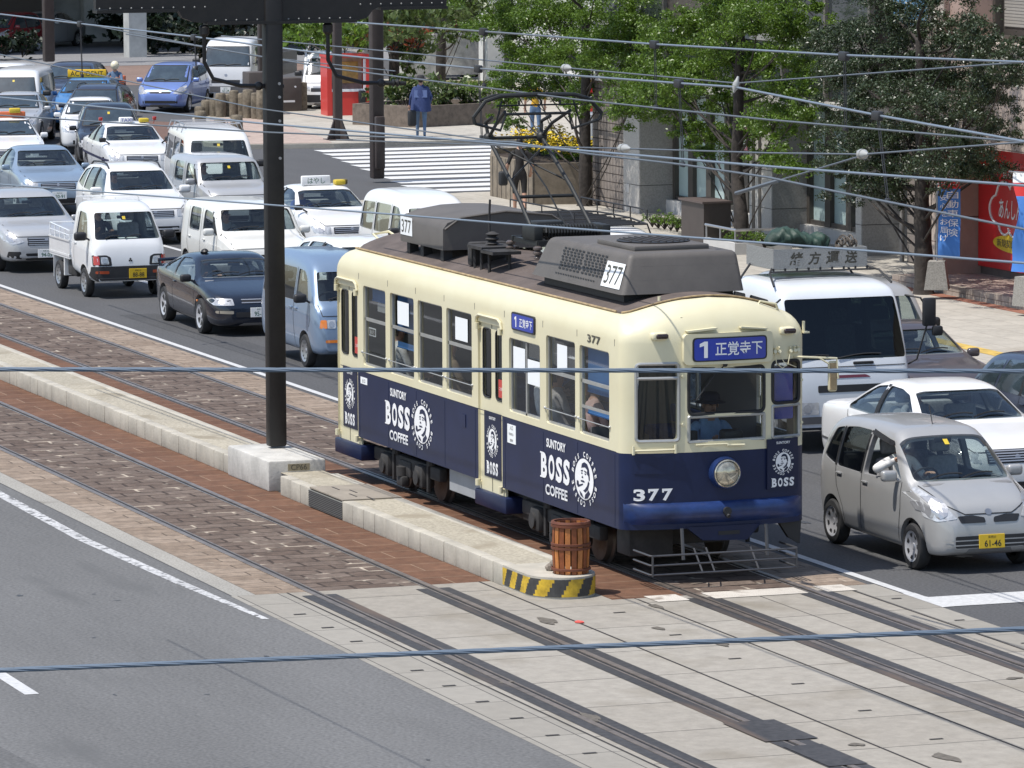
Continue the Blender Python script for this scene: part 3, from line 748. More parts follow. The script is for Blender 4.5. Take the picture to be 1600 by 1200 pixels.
def scaleS(S, a, b, c):
    T = dict(S)
    for k in ('prof', 'bot', 'belt'): T[k] = sc_tab(S[k], a, c)
    T['wid'] = sc_tab(S['wid'], a, b)
    for k in ('side', 'seam', 'pillar'): T[k] = [sc_tab(p, a, c) for p in S.get(k, [])]
    for k in ('ws', 'rw'):
        if S.get(k): T[k] = sc_tab(S[k], b, c)
    T['front'] = [(n, sc_tab(p, b, c), m, o, mi) for n, p, m, o, mi in S.get('front', [])]
    T['bars'] = [(n, p*b, q*b, [z*c for z in zs], m) for n, p, q, zs, m in S.get('bars', [])]
    T['fseam'] = [sc_tab(p, b, c) for p in S.get('fseam', [])]
    T['sidep'] = [(n, sc_tab(p, a, c), m, o) for n, p, m, o in S.get('sidep', [])]
    T['handles'] = sc_tab(S.get('handles', []), a, c)
    T['ax'] = [x*a for x in S['ax']]; T['tr'] = S['tr']*b; T['cab'] = [x*a for x in S['cab']]
    for k in ('dash', 'xseat', 'rwx'):
        if k in S: T[k] = S[k]*a
    for k in ('zdash', 'zseat'):
        if k in S: T[k] = S[k]*c
    if S.get('mirror'): T['mirror'] = (S['mirror'][0]*a, S['mirror'][1]*b, S['mirror'][2]*c)+tuple(S['mirror'][3:])
    if 'emblem' in S and S['emblem']: T['emblem'] = (S['emblem'][0]*c, S['emblem'][1])
    if 'plate' in S and S['plate']: T['plate'] = (S['plate'][0]*a, S['plate'][1]*c)+tuple(S['plate'][2:])
    return T

# ---- templates -------------------------------------------------------
def T_kei(pm):      # tall small hatchback
    return dict(prof=[(-1.66, .5), (-1.655, .9), (-1.62, 1.15), (-1.52, 1.44), (-1.36, 1.545), (-1.0, 1.575), (-.4, 1.59), (.12, 1.58), (.40, 1.545), (1.08, 1.02), (1.18, .975), (1.48, .89), (1.68, .79), (1.75, .66), (1.775, .55), (1.78, .42)],
        bot=[(-1.66, .38), (-1.58, .28), (-1.3, .22), (1.3, .2), (1.6, .2), (1.74, .24), (1.78, .3)],
        belt=[(-1.62, 1.0), (-1.2, 1.0), (0, .95), (1.0, .92), (1.6, .72), (1.78, .5)],
        wid=[(-1.66, .60), (-1.62, .68), (-1.45, .722), (-1.1, .737), (1.1, .737), (1.4, .72), (1.6, .66), (1.72, .56), (1.78, .46)], tum=.24, r=.13,
        ax=(1.17, -1.15), wr=.275, tr=.655, ww=.155, cab=(-1.45, 1.2), floor=.35,
        side=[[(.84, .985), (.40, 1.38), (.10, 1.46), (-.22, 1.48), (-.24, .97)], [(-.32, .97), (-.30, 1.48), (-.70, 1.48), (-1.01, 1.45), (-1.03, .98)], [(-1.07, .985), (-1.05, 1.45), (-1.27, 1.41), (-1.46, 1.06)]],
        pillar=[[(-.275, .97), (-.325, .97), (-.305, 1.48), (-.255, 1.48)], [(-1.025, .98), (-1.075, .985), (-1.055, 1.45), (-1.005, 1.45)]],
        ws=[(-.62, 1.02), (.62, 1.02), (.545, 1.515), (-.545, 1.515)], rw=[(-.52, 1.06), (.52, 1.06), (.46, 1.38), (-.46, 1.38)],
        seam=[[(-.28, .98), (-.27, .5), (-.3, .3)], [(.84, 1.0), (.86, .7), (.80, .32)], [(-1.05, 1.0), (-1.0, .75), (-.82, .5), (-.78, .32)]],
        fseam=[[(-.62, .98), (-.5, .80), (-.3, .70), (.3, .70), (.5, .80), (.62, .98)]],
        handles=[(-.16, .88), (-.92, .90)], mirror=(.72, .82, 1.06, pm, .95),
        front=[('headlight', [(.40, .655), (.62, .62), (.70, .66), (.72, .90), (.65, .97), (.53, .82)], lamp, .006, True), ('grille', [(.05, .60), (.06, .66), (.22, .69), (.40, .68), (.36, .60)], plastic, .005, True),
               ('bumper_grille', rect(-.44, .52, .31, .45), plastic, .004, False)],
        bars=[('grille_bar', -.55, .55, (.345, .40), pm)], emblem=(.72, .055), plate=(1.78, .38, '61-46', 'yellow', '長崎50', R(-4), .02), zseat=.5, zdash=1.0, dash=.85, xseat=.05, rim='cap')
def T_sedan(pm):
    return dict(prof=[(-2.40, .60), (-2.39, .88), (-2.27, 1.0), (-1.75, 1.05), (-1.45, 1.07), (-.75, 1.40), (-.35, 1.45), (.15, 1.44), (.40, 1.38), (1.05, 1.01), (1.2, .98), (1.9, .90), (2.18, .80), (2.28, .66), (2.30, .46)],
        bot=[(-2.40, .44), (-2.32, .3), (-1.9, .24), (-1.0, .2), (1.0, .2), (1.9, .21), (2.24, .24), (2.30, .32)],
        belt=[(-2.4, .9), (-1.5, .96), (1.0, .93), (1.9, .82), (2.3, .56)],
        wid=[(-2.40, .60), (-2.34, .74), (-2.1, .83), (-1.2, .87), (1.2, .87), (1.9, .84), (2.15, .77), (2.26, .66), (2.30, .54)], tum=.42, r=.13,
        ax=(1.42, -1.33), wr=.305, tr=.765, ww=.185, cab=(-1.6, 1.15), floor=.33,
        side=[[(.86, 1.0), (.34, 1.32), (.08, 1.37), (-.30, 1.38), (-.30, .985)], [(-.37, .985), (-.37, 1.38), (-.68, 1.34), (-.98, 1.2), (-1.22, 1.05), (-1.2, 1.0)]],
        pillar=[[(-.29, .98), (-.38, .98), (-.38, 1.39), (-.29, 1.39)]],
        ws=[(-.70, 1.045), (.70, 1.045), (.57, 1.365), (-.57, 1.365)], rw=[(-.62, 1.10), (.62, 1.10), (.52, 1.35), (-.52, 1.35)],
        seam=[[(-.33, .97), (-.34, .5), (-.37, .3)], [(.95, .97), (.97, .6), (.93, .3)], [(-1.22, .98), (-1.1, .7), (-.93, .45), (-.93, .3)]],
        fseam=[[(-.70, .97), (-.70, .88), (-.56, .76), (.56, .76), (.70, .88), (.70, .97)]],
        handles=[(-.2, .88), (-1.05, .90)], mirror=(.74, .93, 1.02, pm, .9),
        front=[('headlight', [(.46, .60), (.78, .62), (.81, .74), (.72, .78), (.46, .74)], lamp, .005, True), ('grille', rect(-.40, .40, .60, .73), plastic, .004, False), ('bumper_grille', rect(-.5, .5, .29, .40), plastic, .004, False)],
        bars=[('grille_bar', -.38, .38, (.63, .665, .70), chrome)], emblem=(.70, .045), plate=(2.30, .48, '73-28', 'white', '長崎 500', R(-3)), zseat=.45, zdash=.99, dash=.85, xseat=-.02, rim='cap')
def T_van(pm):      # cab-over van, long
    return dict(prof=[(-2.30, .5), (-2.29, 1.2), (-2.22, 1.75), (-2.08, 1.93), (-1.6, 1.97), (.9, 1.98), (1.35, 1.92), (1.55, 1.80), (1.98, 1.22), (2.12, 1.08), (2.24, .85), (2.29, .65), (2.30, .45)],
        bot=[(-2.30, .42), (-2.2, .32), (-1.8, .26), (1.8, .24), (2.2, .26), (2.30, .34)],
        belt=[(-2.3, 1.15), (1.6, 1.12), (2.0, 1.02), (2.3, .6)],
        wid=[(-2.30, .70), (-2.24, .78), (-2.0, .83), (-1, .845), (1.6, .845), (2.0, .82), (2.2, .75), (2.30, .60)], tum=.13, r=.14,
        ax=(1.33, -1.25), wr=.31, tr=.745, ww=.18, cab=(-2.1, 2.0), floor=.55,
        side=[[(1.55, 1.20), (1.35, 1.60), (1.18, 1.72), (.72, 1.74), (.72, 1.18)], [(.60, 1.18), (.60, 1.74), (-.46, 1.74), (-.46, 1.18)], [(-.56, 1.18), (-.56, 1.74), (-1.98, 1.74), (-2.08, 1.2)]],
        pillar=[], ws=[(-.70, 1.24), (.70, 1.24), (.60, 1.74), (-.60, 1.74)], rw=[(-.62, 1.25), (.62, 1.25), (.58, 1.72), (-.58, 1.72)],
        seam=[[(.66, 1.75), (.66, .8), (.74, .3)], [(1.62, 1.16), (1.72, .9), (1.66, .75)], [(-.51, 1.75), (-.51, .3)]], fseam=[[(-.7, 1.2), (-.66, .98), (.66, .98), (.7, 1.2)]],
        handles=[(.82, 1.05), (.5, 1.05)], mirror=(1.62, .98, 1.26, plastic, 1.15),
        front=[('headlight', [(.46, .74), (.74, .74), (.77, .92), (.5, .90)], lamp, .005, True), ('grille', rect(-.44, .44, .78, .90), plastic, .004, False), ('bumper', rect(-.72, .72, .40, .62), trimgrey, .01, False)],
        bars=[('grille_bar', -.42, .42, (.82, .86), chrome)], emblem=(.84, .05), plate=(2.30, .52, '43-92', 'white', '長崎 400', R(-4)), zseat=.75, zdash=1.2, dash=1.75, xseat=1.0, rim='steel')
def T_keivan(pm):
    return dict(prof=[(-1.64, .5), (-1.63, 1.2), (-1.56, 1.62), (-1.42, 1.80), (-1.0, 1.86), (.2, 1.86), (.75, 1.80), (1.05, 1.66), (1.42, 1.12), (1.52, 1.02), (1.58, .85), (1.62, .65), (1.64, .42)],
        bot=[(-1.64, .42), (-1.55, .32), (-1.2, .26), (1.2, .24), (1.55, .25), (1.64, .32)],
        belt=[(-1.64, 1.05), (1.1, 1.02), (1.45, .95), (1.64, .6)],
        wid=[(-1.64, .58), (-1.58, .65), (-1.4, .69), (-1, .70), (1.2, .70), (1.46, .68), (1.58, .62), (1.64, .52)], tum=.14, r=.13,
        ax=(.95, -.93), wr=.27, tr=.625, ww=.15, cab=(-1.5, 1.42), floor=.5,
        side=[[(1.10, 1.10), (.90, 1.48), (.74, 1.60), (.42, 1.62), (.42, 1.08)], [(.32, 1.08), (.32, 1.62), (-.55, 1.62), (-.55, 1.08)], [(-.64, 1.08), (-.64, 1.62), (-1.36, 1.60), (-1.44, 1.1)]],
        pillar=[], ws=[(-.58, 1.14), (.58, 1.14), (.51, 1.60), (-.51, 1.60)], rw=[(-.52, 1.15), (.52, 1.15), (.48, 1.58), (-.48, 1.58)],
        seam=[[(.37, 1.64), (.37, .8), (.45, .3)], [(1.18, 1.06), (1.25, .85), (1.2, .7)], [(-.60, 1.64), (-.60, .3)]], fseam=[[(-.6, 1.08), (-.56, .9), (.56, .9), (.6, 1.08)]],
        handles=[(.50, .96), (.24, .96)], mirror=(1.14, .82, 1.18, plastic, 1.05),
        front=[('headlight', [(.36, .70), (.50, .70), (.50, .84), (.36, .84)], lamp, .006, True), ('indicator', [(.505, .70), (.62, .70), (.60, .84), (.505, .84)], amber, .006, True), ('grille', rect(-.34, .34, .72, .82), plastic, .004, False), ('bumper_slot', [(.2, .46), (.54, .46), (.54, .51), (.2, .51)], amber, .004, True)],
        bars=[], emblem=None, plate=(1.64, .40, '28-51', 'yellow', '長崎 41', R(-2)), zseat=.68, zdash=1.12, dash=1.2, xseat=.55, rim='steel')
def T_wagon(pm):
    S = T_sedan(pm)
    S.update(prof=[(-2.28, .55), (-2.27, .95), (-2.16, 1.1), (-1.85, 1.45), (-1.5, 1.55), (-.4, 1.60), (.1, 1.58), (.42, 1.48), (1.08, 1.05), (1.25, 1.0), (1.9, .92), (2.16, .83), (2.26, .66), (2.28, .46)],
        belt=[(-2.3, 1.0), (-1.5, .99), (1.0, .95), (1.9, .83), (2.3, .56)], bot=[(-2.28, .42), (-2.2, .32), (-1.8, .25), (1.8, .23), (2.2, .25), (2.28, .33)],
        wid=[(-2.28, .66), (-2.22, .76), (-2.0, .83), (-1.2, .86), (1.2, .86), (1.9, .83), (2.12, .77), (2.24, .66), (2.28, .54)], tum=.33,
        side=[[(.88, 1.02), (.36, 1.42), (.10, 1.48), (-.28, 1.50), (-.28, 1.0)], [(-.36, 1.0), (-.36, 1.50), (-1.06, 1.47), (-1.18, 1.02)], [(-1.26, 1.02), (-1.13, 1.46), (-1.55, 1.40), (-1.86, 1.10)]],
        pillar=[[(-.27, 1.0), (-.37, 1.0), (-.37, 1.51), (-.27, 1.51)]], ws=[(-.69, 1.09), (.69, 1.09), (.575, 1.46), (-.575, 1.46)], rw=[(-.6, 1.14), (.6, 1.14), (.5, 1.44), (-.5, 1.44)],
        cab=(-2.0, 1.15), seam=[[(-.32, .98), (-.33, .5), (-.36, .3)], [(.95, .99), (.97, .6), (.93, .3)], [(-1.22, 1.0), (-1.1, .7), (-.93, .45), (-.93, .3)]],
        ax=(1.38, -1.22), plate=(2.28, .45, '31-70', 'white', '長崎 300', R(-3)))
    return S
def T_box(pm):      # boxy hatch with an upright cabin
    return dict(prof=[(-1.86, .5), (-1.855, 1.0), (-1.82, 1.45), (-1.72, 1.60), (-1.45, 1.63), (-.2, 1.645), (.38, 1.62), (.56, 1.55), (.92, 1.12), (1.02, 1.06), (1.5, 1.0), (1.74, .90), (1.82, .72), (1.85, .55), (1.86, .42)],
        bot=[(-1.86, .4), (-1.78, .3), (-1.4, .24), (1.4, .22), (1.76, .24), (1.86, .32)],
        belt=[(-1.86, 1.0), (.9, .98), (1.5, .86), (1.86, .6)],
        wid=[(-1.86, .66), (-1.8, .76), (-1.6, .82), (-1.2, .84), (1.2, .84), (1.55, .82), (1.74, .74), (1.86, .56)], tum=.12, r=.13,
        ax=(1.2, -1.23), wr=.30, tr=.75, ww=.17, cab=(-1.7, 1.0), floor=.34, wrad=.09,
        side=[[(.68, 1.08), (.42, 1.46), (-.10, 1.50), (-.12, 1.06)], [(-.34, 1.06), (-.34, 1.50), (-1.02, 1.50), (-1.05, 1.06)]],
        pillar=[[(.95, 1.06), (.66, 1.06), (.40, 1.47), (.43, 1.54), (.56, 1.52)]],
        ws=[(-.71, 1.14), (.71, 1.14), (.65, 1.52), (-.65, 1.52)], rw=[(-.6, 1.1), (.6, 1.1), (.58, 1.5), (-.58, 1.5)],
        seam=[[(-.23, 1.52), (-.23, .5), (-.26, .3)], [(.86, 1.05), (.88, .6), (.84, .32)], [(-1.12, 1.5), (-1.12, .8), (-.95, .5), (-.95, .3)]],
        fseam=[[(-.72, 1.05), (-.72, .86), (.72, .86), (.72, 1.05)]],
        handles=[(.05, .93), (-.95, .93)], mirror=(.70, .93, 1.12, pm, 1.0),
        front=[('headlight', [(.44, .60), (.72, .60), (.74, .78), (.44, .78)], lamp, .005, True), ('grille', rect(-.40, .40, .64, .75), plastic, .004, False), ('bumper_grille', rect(-.5, .5, .30, .42), plastic, .004, False)],
        bars=[], emblem=(.70, .05), plate=(1.86, .48, '22-17', 'white', '長崎 501', R(-2)), zseat=.5, zdash=1.06, dash=.70, xseat=-.05, rim='cap')
# ================================================================== tram
CREAM = M('tram_cream', (.66, .60, .40), .42, scale=1.2, coat=.2, col2=(.70, .65, .45))
NAVY = M('tram_navy', (.0085, .0155, .054), .40, var=.14, scale=2.2, spec=.35)
NAVY2 = M('tram_bumper_blue', (.012, .030, .11), .38, var=.45, scale=2.5, coat=.1)
ROOF = M('tram_roof', (.10, .078, .068), .8, var=.25, scale=2.2, bump=.15, bscale=40)
ROOFG = M('roof_box_grey', (.105, .095, .086), .6, var=.10, scale=3, bump=.03, bscale=30)
RUST = M('rusty_edge', (.34, .25, .14), .8, var=.3, scale=10)
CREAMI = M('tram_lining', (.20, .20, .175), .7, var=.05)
SIGNB = M('sign_blue', (.02, .045, .36), .35, coat=.4)
BLIND = M('blue_blind', (.05, .16, .38), .7, var=.08, scale=3)
ALU = M('window_alloy', (.42, .42, .40), .4, .5, var=.08)
HW, XR = 1.15, -10.95
TRAM = thing('tram', 'navy and cream electric tram number 377 with coffee lettering', 'tram', (0, 0, 0))
def ft(t): t = min(1., abs(t)); return .10+.16*(1-t*t)-.14*(1-(1-t**12)**.5)
def fx(y, hw=HW, d=0.): return ft(y/hw)-d
def outline(hi, di, N=26):
    hw = HW-hi; o = []; xa, xb = XR+.34+di, -.04-di
    for k in range(31): o.append((xa+(xb-xa)*k/30, -hw))
    for k in range(1, N*2):
        s = math.sin(-math.pi/2+math.pi*k/(N*2)); y = math.copysign(abs(s)**.4, s); o.append((ft(y)-di, hw*y))
    for k in range(31): o.append((xb+(xa-xb)*k/30, hw))
    for k in range(1, N*2):
        s = math.sin(math.pi/2+math.pi*k/(N*2)); y = math.copysign(abs(s)**.4, s); o.append((XR+.30-ft(y)+di, hw*y))
    return o
def zedge(y): return 3.105+.19*(1-min(1, abs(y)/.95)**2)
def tram_loft(levels, cap=True):
    mb = MB(); rings = []
    for hi, di, zf in levels:
        o = outline(hi, di); rings.append([(x, y, zf(y) if callable(zf) else zf) for x, y in o])
    n = len(rings[0])
    for r in rings: mb.v += r
    for i in range(len(rings)-1):
        for k in range(n):
            mb.f.append((i*n+k, i*n+(k+1) % n, (i+1)*n+(k+1) % n, (i+1)*n+k)); mb.m.append(i)
    def capf(i, mi):
        # strips across between the two long sides (outline is symmetric in y)
        r = [i*n+k for k in range(n)]; mb.f.append(tuple(r)); mb.m.append(mi)
    capf(0, -1); capf(len(rings)-1, -2)
    return mb
lv = [(0, 0, .64), (0, 0, 1.0), (0, 0, 1.53), (0, 0, 1.70), (0, 0, 2.3), (0, 0, 2.80)]
for k in range(1, 8):
    a = k/7*math.pi/2
    lv.append((.20*(1-math.cos(a)), .42*(1-math.cos(a)), (lambda a: lambda y: 2.80+(zedge(y)-2.80)*math.sin(a))(a)))
mb = tram_loft(lv)
mb.m = [0 if m in (0, 1, -1) else 1 for m in mb.m]
tme = mb.mesh('body', [NAVY, CREAM, CREAMI], 180, True)
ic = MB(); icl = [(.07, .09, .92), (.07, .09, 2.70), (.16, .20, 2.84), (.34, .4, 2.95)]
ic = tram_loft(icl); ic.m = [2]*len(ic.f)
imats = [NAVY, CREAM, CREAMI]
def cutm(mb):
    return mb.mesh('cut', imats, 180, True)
WIN = [(-9.50, -8.56, 1.63, 2.69), (-8.37, -7.40, 1.63, 2.69), (-7.24, -6.27, 1.63, 2.69), (-6.11, -5.14, 1.63, 2.69), (-3.76, -2.66, 1.62, 2.53), (-2.44, -1.45, 1.62, 2.68), (-1.30, -.32, 1.62, 2.67)]
DOOR = [(-10.66, -9.72), (-4.94, -3.99)]
pr = MB()
for x0, x1, z0, z1 in WIN:
    pr.prism(rpoly(rect(x0, x1, z0, z1), .05), lambda a, b, d: (a, d, b), -1.4, -.9, 1)
    pr.prism(rpoly(rect(x0, x1, z0, z1), .05), lambda a, b, d: (a, d, b), .9, 1.4, 1)
for x0, x1 in DOOR: pr.prism(rpoly(rect(x0+.03, x1-.03, .3, 2.63), .04), lambda a, b, d: (a, d, b), -1.4, -.9, 1)
FWIN = dict(side_left=(-1.0, -.50, 1.67, 2.57), main=(-.38, .57, 1.65, 2.50), side_right=(.68, 1.06, 1.65, 2.54))
pr2 = MB()
for y0, y1, z0, z1 in ((-.99, -.50, 1.67, 2.57), (-.38, .57, 1.97, 2.50), (-.38, .57, 1.65, 1.94), (.68, 1.06, 2.05, 2.54), (.68, 1.06, 1.65, 2.02)):
    pr2.prism(rpoly(rect(y0, y1, z0, z1), .07 if z1 > 2.1 else .02), lambda a, b, d: (d, a, b), -.25, .6, 1)
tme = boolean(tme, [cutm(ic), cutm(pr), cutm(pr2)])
finish(tme, 30, False)
body = bpy.data.objects.new('body', tme); COL.objects.link(body); body.parent = TRAM
tglass = Mglass('tram_glass', (.74, .76, .75), .02, 1.1)
# roof sheet with a worn edge
def roofpt(x, y): return zedge(y)+.012
def roofsheet(inset, dz, name, mat, x0=XR+.46, x1=-.30):
    mb = MB(); o = [(x, y) for x, y in outline(.185-inset*.0+inset, .40+inset)]
    ny = 18; nx = 60; hw = HW-.185-inset; vs = []
    for i in range(nx+1):
        for j in range(ny+1):
            s = -1+2*j/ny; y = hw*s
            xf = ft(s)-.40; xb = XR+.30-ft(s)+.40
            vs.append((xb+(xf-xb)*i/nx, y, zedge(y)+dz))
    n = ny+1
    fs = [(i*n+j, i*n+j+1, (i+1)*n+j+1, (i+1)*n+j) for i in range(nx) for j in range(ny)]
    m0 = len(vs); vs += [(x, y, z-.03) for x, y, z in vs]
    fs += [tuple(k+m0 for k in f[::-1]) for f in fs]
    for i in range(nx):
        for j in (0, ny): a, b = i*n+j, (i+1)*n+j; fs.append((a, b, b+m0, a+m0))
    for j in range(ny):
        for i in (0, nx): a, b = i*n+j, i*n+j+1; fs.append((a, b, b+m0, a+m0))
    mb.add(vs, fs); return mb.build(name, mat, TRAM, 40)
roofsheet(0, .018, 'roof', ROOF)
mb = MB()
hw = HW-.185
for sd in (-1, 1): mb.tube([(XR+.6+k*.35, sd*(hw+.004), zedge(hw)+.016) for k in range(29)], .014, 6)
o = [(ft(s)-.396, hw*s, zedge(hw*s)+.016) for s in [-.995+1.99*k/30 for k in range(31)]]
mb.tube(o, .012, 6); mb.build('roof_edge_strip', RUST, TRAM)
# --- windows of the flank
FY = -HW
def flank(u, v): return (u, FY-.006, v)
def win_unit(i, x0, x1, z0, z1, y, sgn):
    fr = MB(); t = .028; ya, yb = sorted((y, y+sgn*.03))
    if i == 4:
        fr.box((x0+x1)/2-.02, (x0+x1)/2+.02, ya, yb, z0, z1)
    else: fr.box(x0, x1, ya, yb, 2.225, 2.265)
    fr.box(x0, x1, ya, yb, z0, z0+t); fr.box(x0, x1, ya, yb, z1-t*.6, z1); fr.box(x0, x0+t*.7, ya, yb, z0, z1); fr.box(x1-t*.7, x1, ya, yb, z0, z1)
    o = fr.build('window', ALU, TRAM)
    g = MB(); ym = (ya+yb)/2; zl = 1.95 if i == 6 else z0
    g.add([(x0, ym, zl), (x1, ym, zl), (x1, ym, z1), (x0, ym, z1)], [(0, 1, 2, 3)])
    g.build('pane', tglass, o, 0)
    return o
for i, (x0, x1, z0, z1) in enumerate(WIN):
    w_ = win_unit(i, x0, x1, z0, z1, -HW+.055, -1)
    if i == 6:
        mb = MB(); mb.box(x0, x1, -HW+.02, -HW+.05, 1.93, 1.96); mb.build('sash', ALU, w_)
    if i not in (4,):
        mb = MB(); mb.tube([(x0-.03, -HW-.02, 1.80), (x1+.03, -HW-.02, 1.80)], .007, 6)
        for xx in (x0-.03, x1+.03): mb.sphere((xx, -HW-.005, 1.80), .02, nu=8, nv=6)
        mb.build('guard_bar', ALU, w_)
    win_unit(i, x0, x1, z0, z1, HW-.055, 1)
def blind(x0, x1, z0, z1, y=-HW+.10):
    mb = MB(); mb.box(x0, x1, y, y+.008, z0, z1); mb.cyl((x0, y, z0), (x1, y, z0), .012, 8); mb.build('blind', BLIND, TRAM)
blind(-8.35, -7.42, 2.20, 2.68); blind(-1.28, -.34, 2.12, 2.66); blind(-8.35, -7.42, 1.98, 2.05); blind(-1.28, -.34, 1.86, 1.90); blind(-9.4, -8.7, 2.50, 2.68)
def paper(x0, x1, z0, z1, y=-HW+.058, m=PAPER, nm='notice'):
    mb = MB(); mb.box(x0, x1, y, y+.002, z0, z1); return mb.build(nm, m, TRAM, 0)
paper(-8.15, -7.69, 2.30, 2.60, -HW+.03); paper(-5.85, -5.38, 2.31, 2.60, -HW+.03); paper(-3.66, -3.24, 2.14, 2.43, -HW+.02); paper(-3.15, -2.72, 2.02, 2.32, -HW+.02); paper(-2.14, -1.80, 2.30, 2.60, -HW+.03)
paper(-9.25, -8.85, 2.36, 2.62, -HW+.12, M('grey_notice', (.32, .33, .33), .8))
o = paper(-9.42, -9.12, 2.03, 2.14, -HW+.05)
mb = MB(); mb.box(-9.40, -9.14, -HW+.047, -HW+.049, 2.045, 2.125); put_text(mb, '後のり', lambda u, v: (u, -HW+.046, v), -9.27, 2.085, h=.06, mi=1); mb.build('notice_lettering', [LETD, LETW], o, 0)
# far-side posters
for x in (-9, -6.7, -5.6, -2.0):
    mb = MB(); mb.box(x, x+.5, .95, .97, 2.35, 2.65); mb.build('inside_poster', BLIND, TRAM, 0)
# --- doors
PANEL = M('advert_navy', (.009, .014, .045), .45, spec=.35)
def oval_logo(mb, cx, cz, rx, rz, fn, ring=True):
    """white oval with a dark drawn man smoking a pipe, words running round it; slots 0 white, 1 navy"""
    el = lambda a, k=1.: (cx+rx*k*math.cos(a), cz+rz*k*math.sin(a))
    vs = [fn(*el(2*math.pi*k/28), 0) for k in range(28)]; mb.add(vs, [tuple(range(28))], 0)
    P = lambda pts: mb.add([fn(cx+a*rx, cz+b*rz, .003) for a, b in pts], [tuple(range(len(pts)))], 1)
    # hair
    P([(-.30, .52), (-.22, .74), (.05, .84), (.34, .78), (.52, .58), (.60, .30), (.62, .05), (.52, -.02), (.46, .22), (.30, .30), (.34, .50), (.10, .60), (-.12, .56)])
    # brow, eye, nose shade, moustache
    P([(-.34, .40), (-.12, .44), (-.10, .38), (-.32, .34)]); P([(.02, .44), (.26, .40), (.26, .33), (.03, .37)])
    P([(-.30, .30), (-.16, .31), (-.17, .24), (-.29, .23)]); P([(.06, .30), (.22, .30), (.20, .23), (.07, .24)])
    P([(-.18, .16), (-.06, .06), (-.20, .04), (-.28, .06)]); P([(-.34, -.08), (-.05, -.06), (.10, -.12), (-.05, -.16), (-.36, -.15)])
    # pipe
    P([(-.12, -.22), (-.50, -.32), (-.56, -.30), (-.60, -.16), (-.78, -.14), (-.80, -.36), (-.66, -.46), (-.50, -.42), (-.12, -.28)])
    # jaw shade, collar, coat
    P([(.46, -.02), (.58, -.10), (.44, -.42), (.14, -.62), (-.10, -.56), (.10, -.46), (.32, -.28)])
    P([(.44, -.44), (.66, -.60), (.40, -.86), (.05, -.95), (.12, -.72), (.34, -.58)]); P([(-.52, -.60), (-.22, -.72), (-.05, -.92), (-.40, -.82)])
    if ring:
        ws = 'BOSS COFFEE BOSS COFFEE '; n = len(ws)
        for k, ch in enumerate(ws):
            if ch == ' ': continue
            a = math.pi/2+R(75)-2*math.pi*k/n; kk = 1.25
            px, pz = cx+rx*1.27*math.cos(a), cz+rz*1.20*math.sin(a)
            na = math.atan2(math.sin(a)*rx, math.cos(a)*rz)
            put_text(mb, ch, lambda u, v: fn(u, v, 0), px, pz, h=rz*.27, rot=na-math.pi/2, off=.03, w=None)
def boss_word(mb, cx, cz, w, h, fn):
    """heavy narrow serif letters"""
    lw = w/4.1
    for k, ch in enumerate('BOSS'):
        x = cx-w/2+lw*(k+.52)
        put_text(mb, ch, lambda u, v: fn(u, v, 0), x, cz, h=h, w=lw*.80, off=.045)
        if ch == 'B':
            for dz in (-.47, .47): P = [(x-lw*.52, cz+h*dz-h*.03), (x-lw*.2, cz+h*dz-h*.03), (x-lw*.2, cz+h*dz+h*.03), (x-lw*.52, cz+h*dz+h*.03)]; mb.add([fn(a, b, .001) for a, b in P], [(0, 1, 2, 3)], 0)
        if ch == 'S':
            for sx, dz in ((.36, .33), (-.36, -.33)): P = [(x+lw*(sx-.05), cz+h*(dz-.11)), (x+lw*(sx+.05), cz+h*(dz-.11)), (x+lw*(sx+.05), cz+h*(dz+.11)), (x+lw*(sx-.05), cz+h*(dz+.11))]; mb.add([fn(a, b, .001) for a, b in P], [(0, 1, 2, 3)], 0)
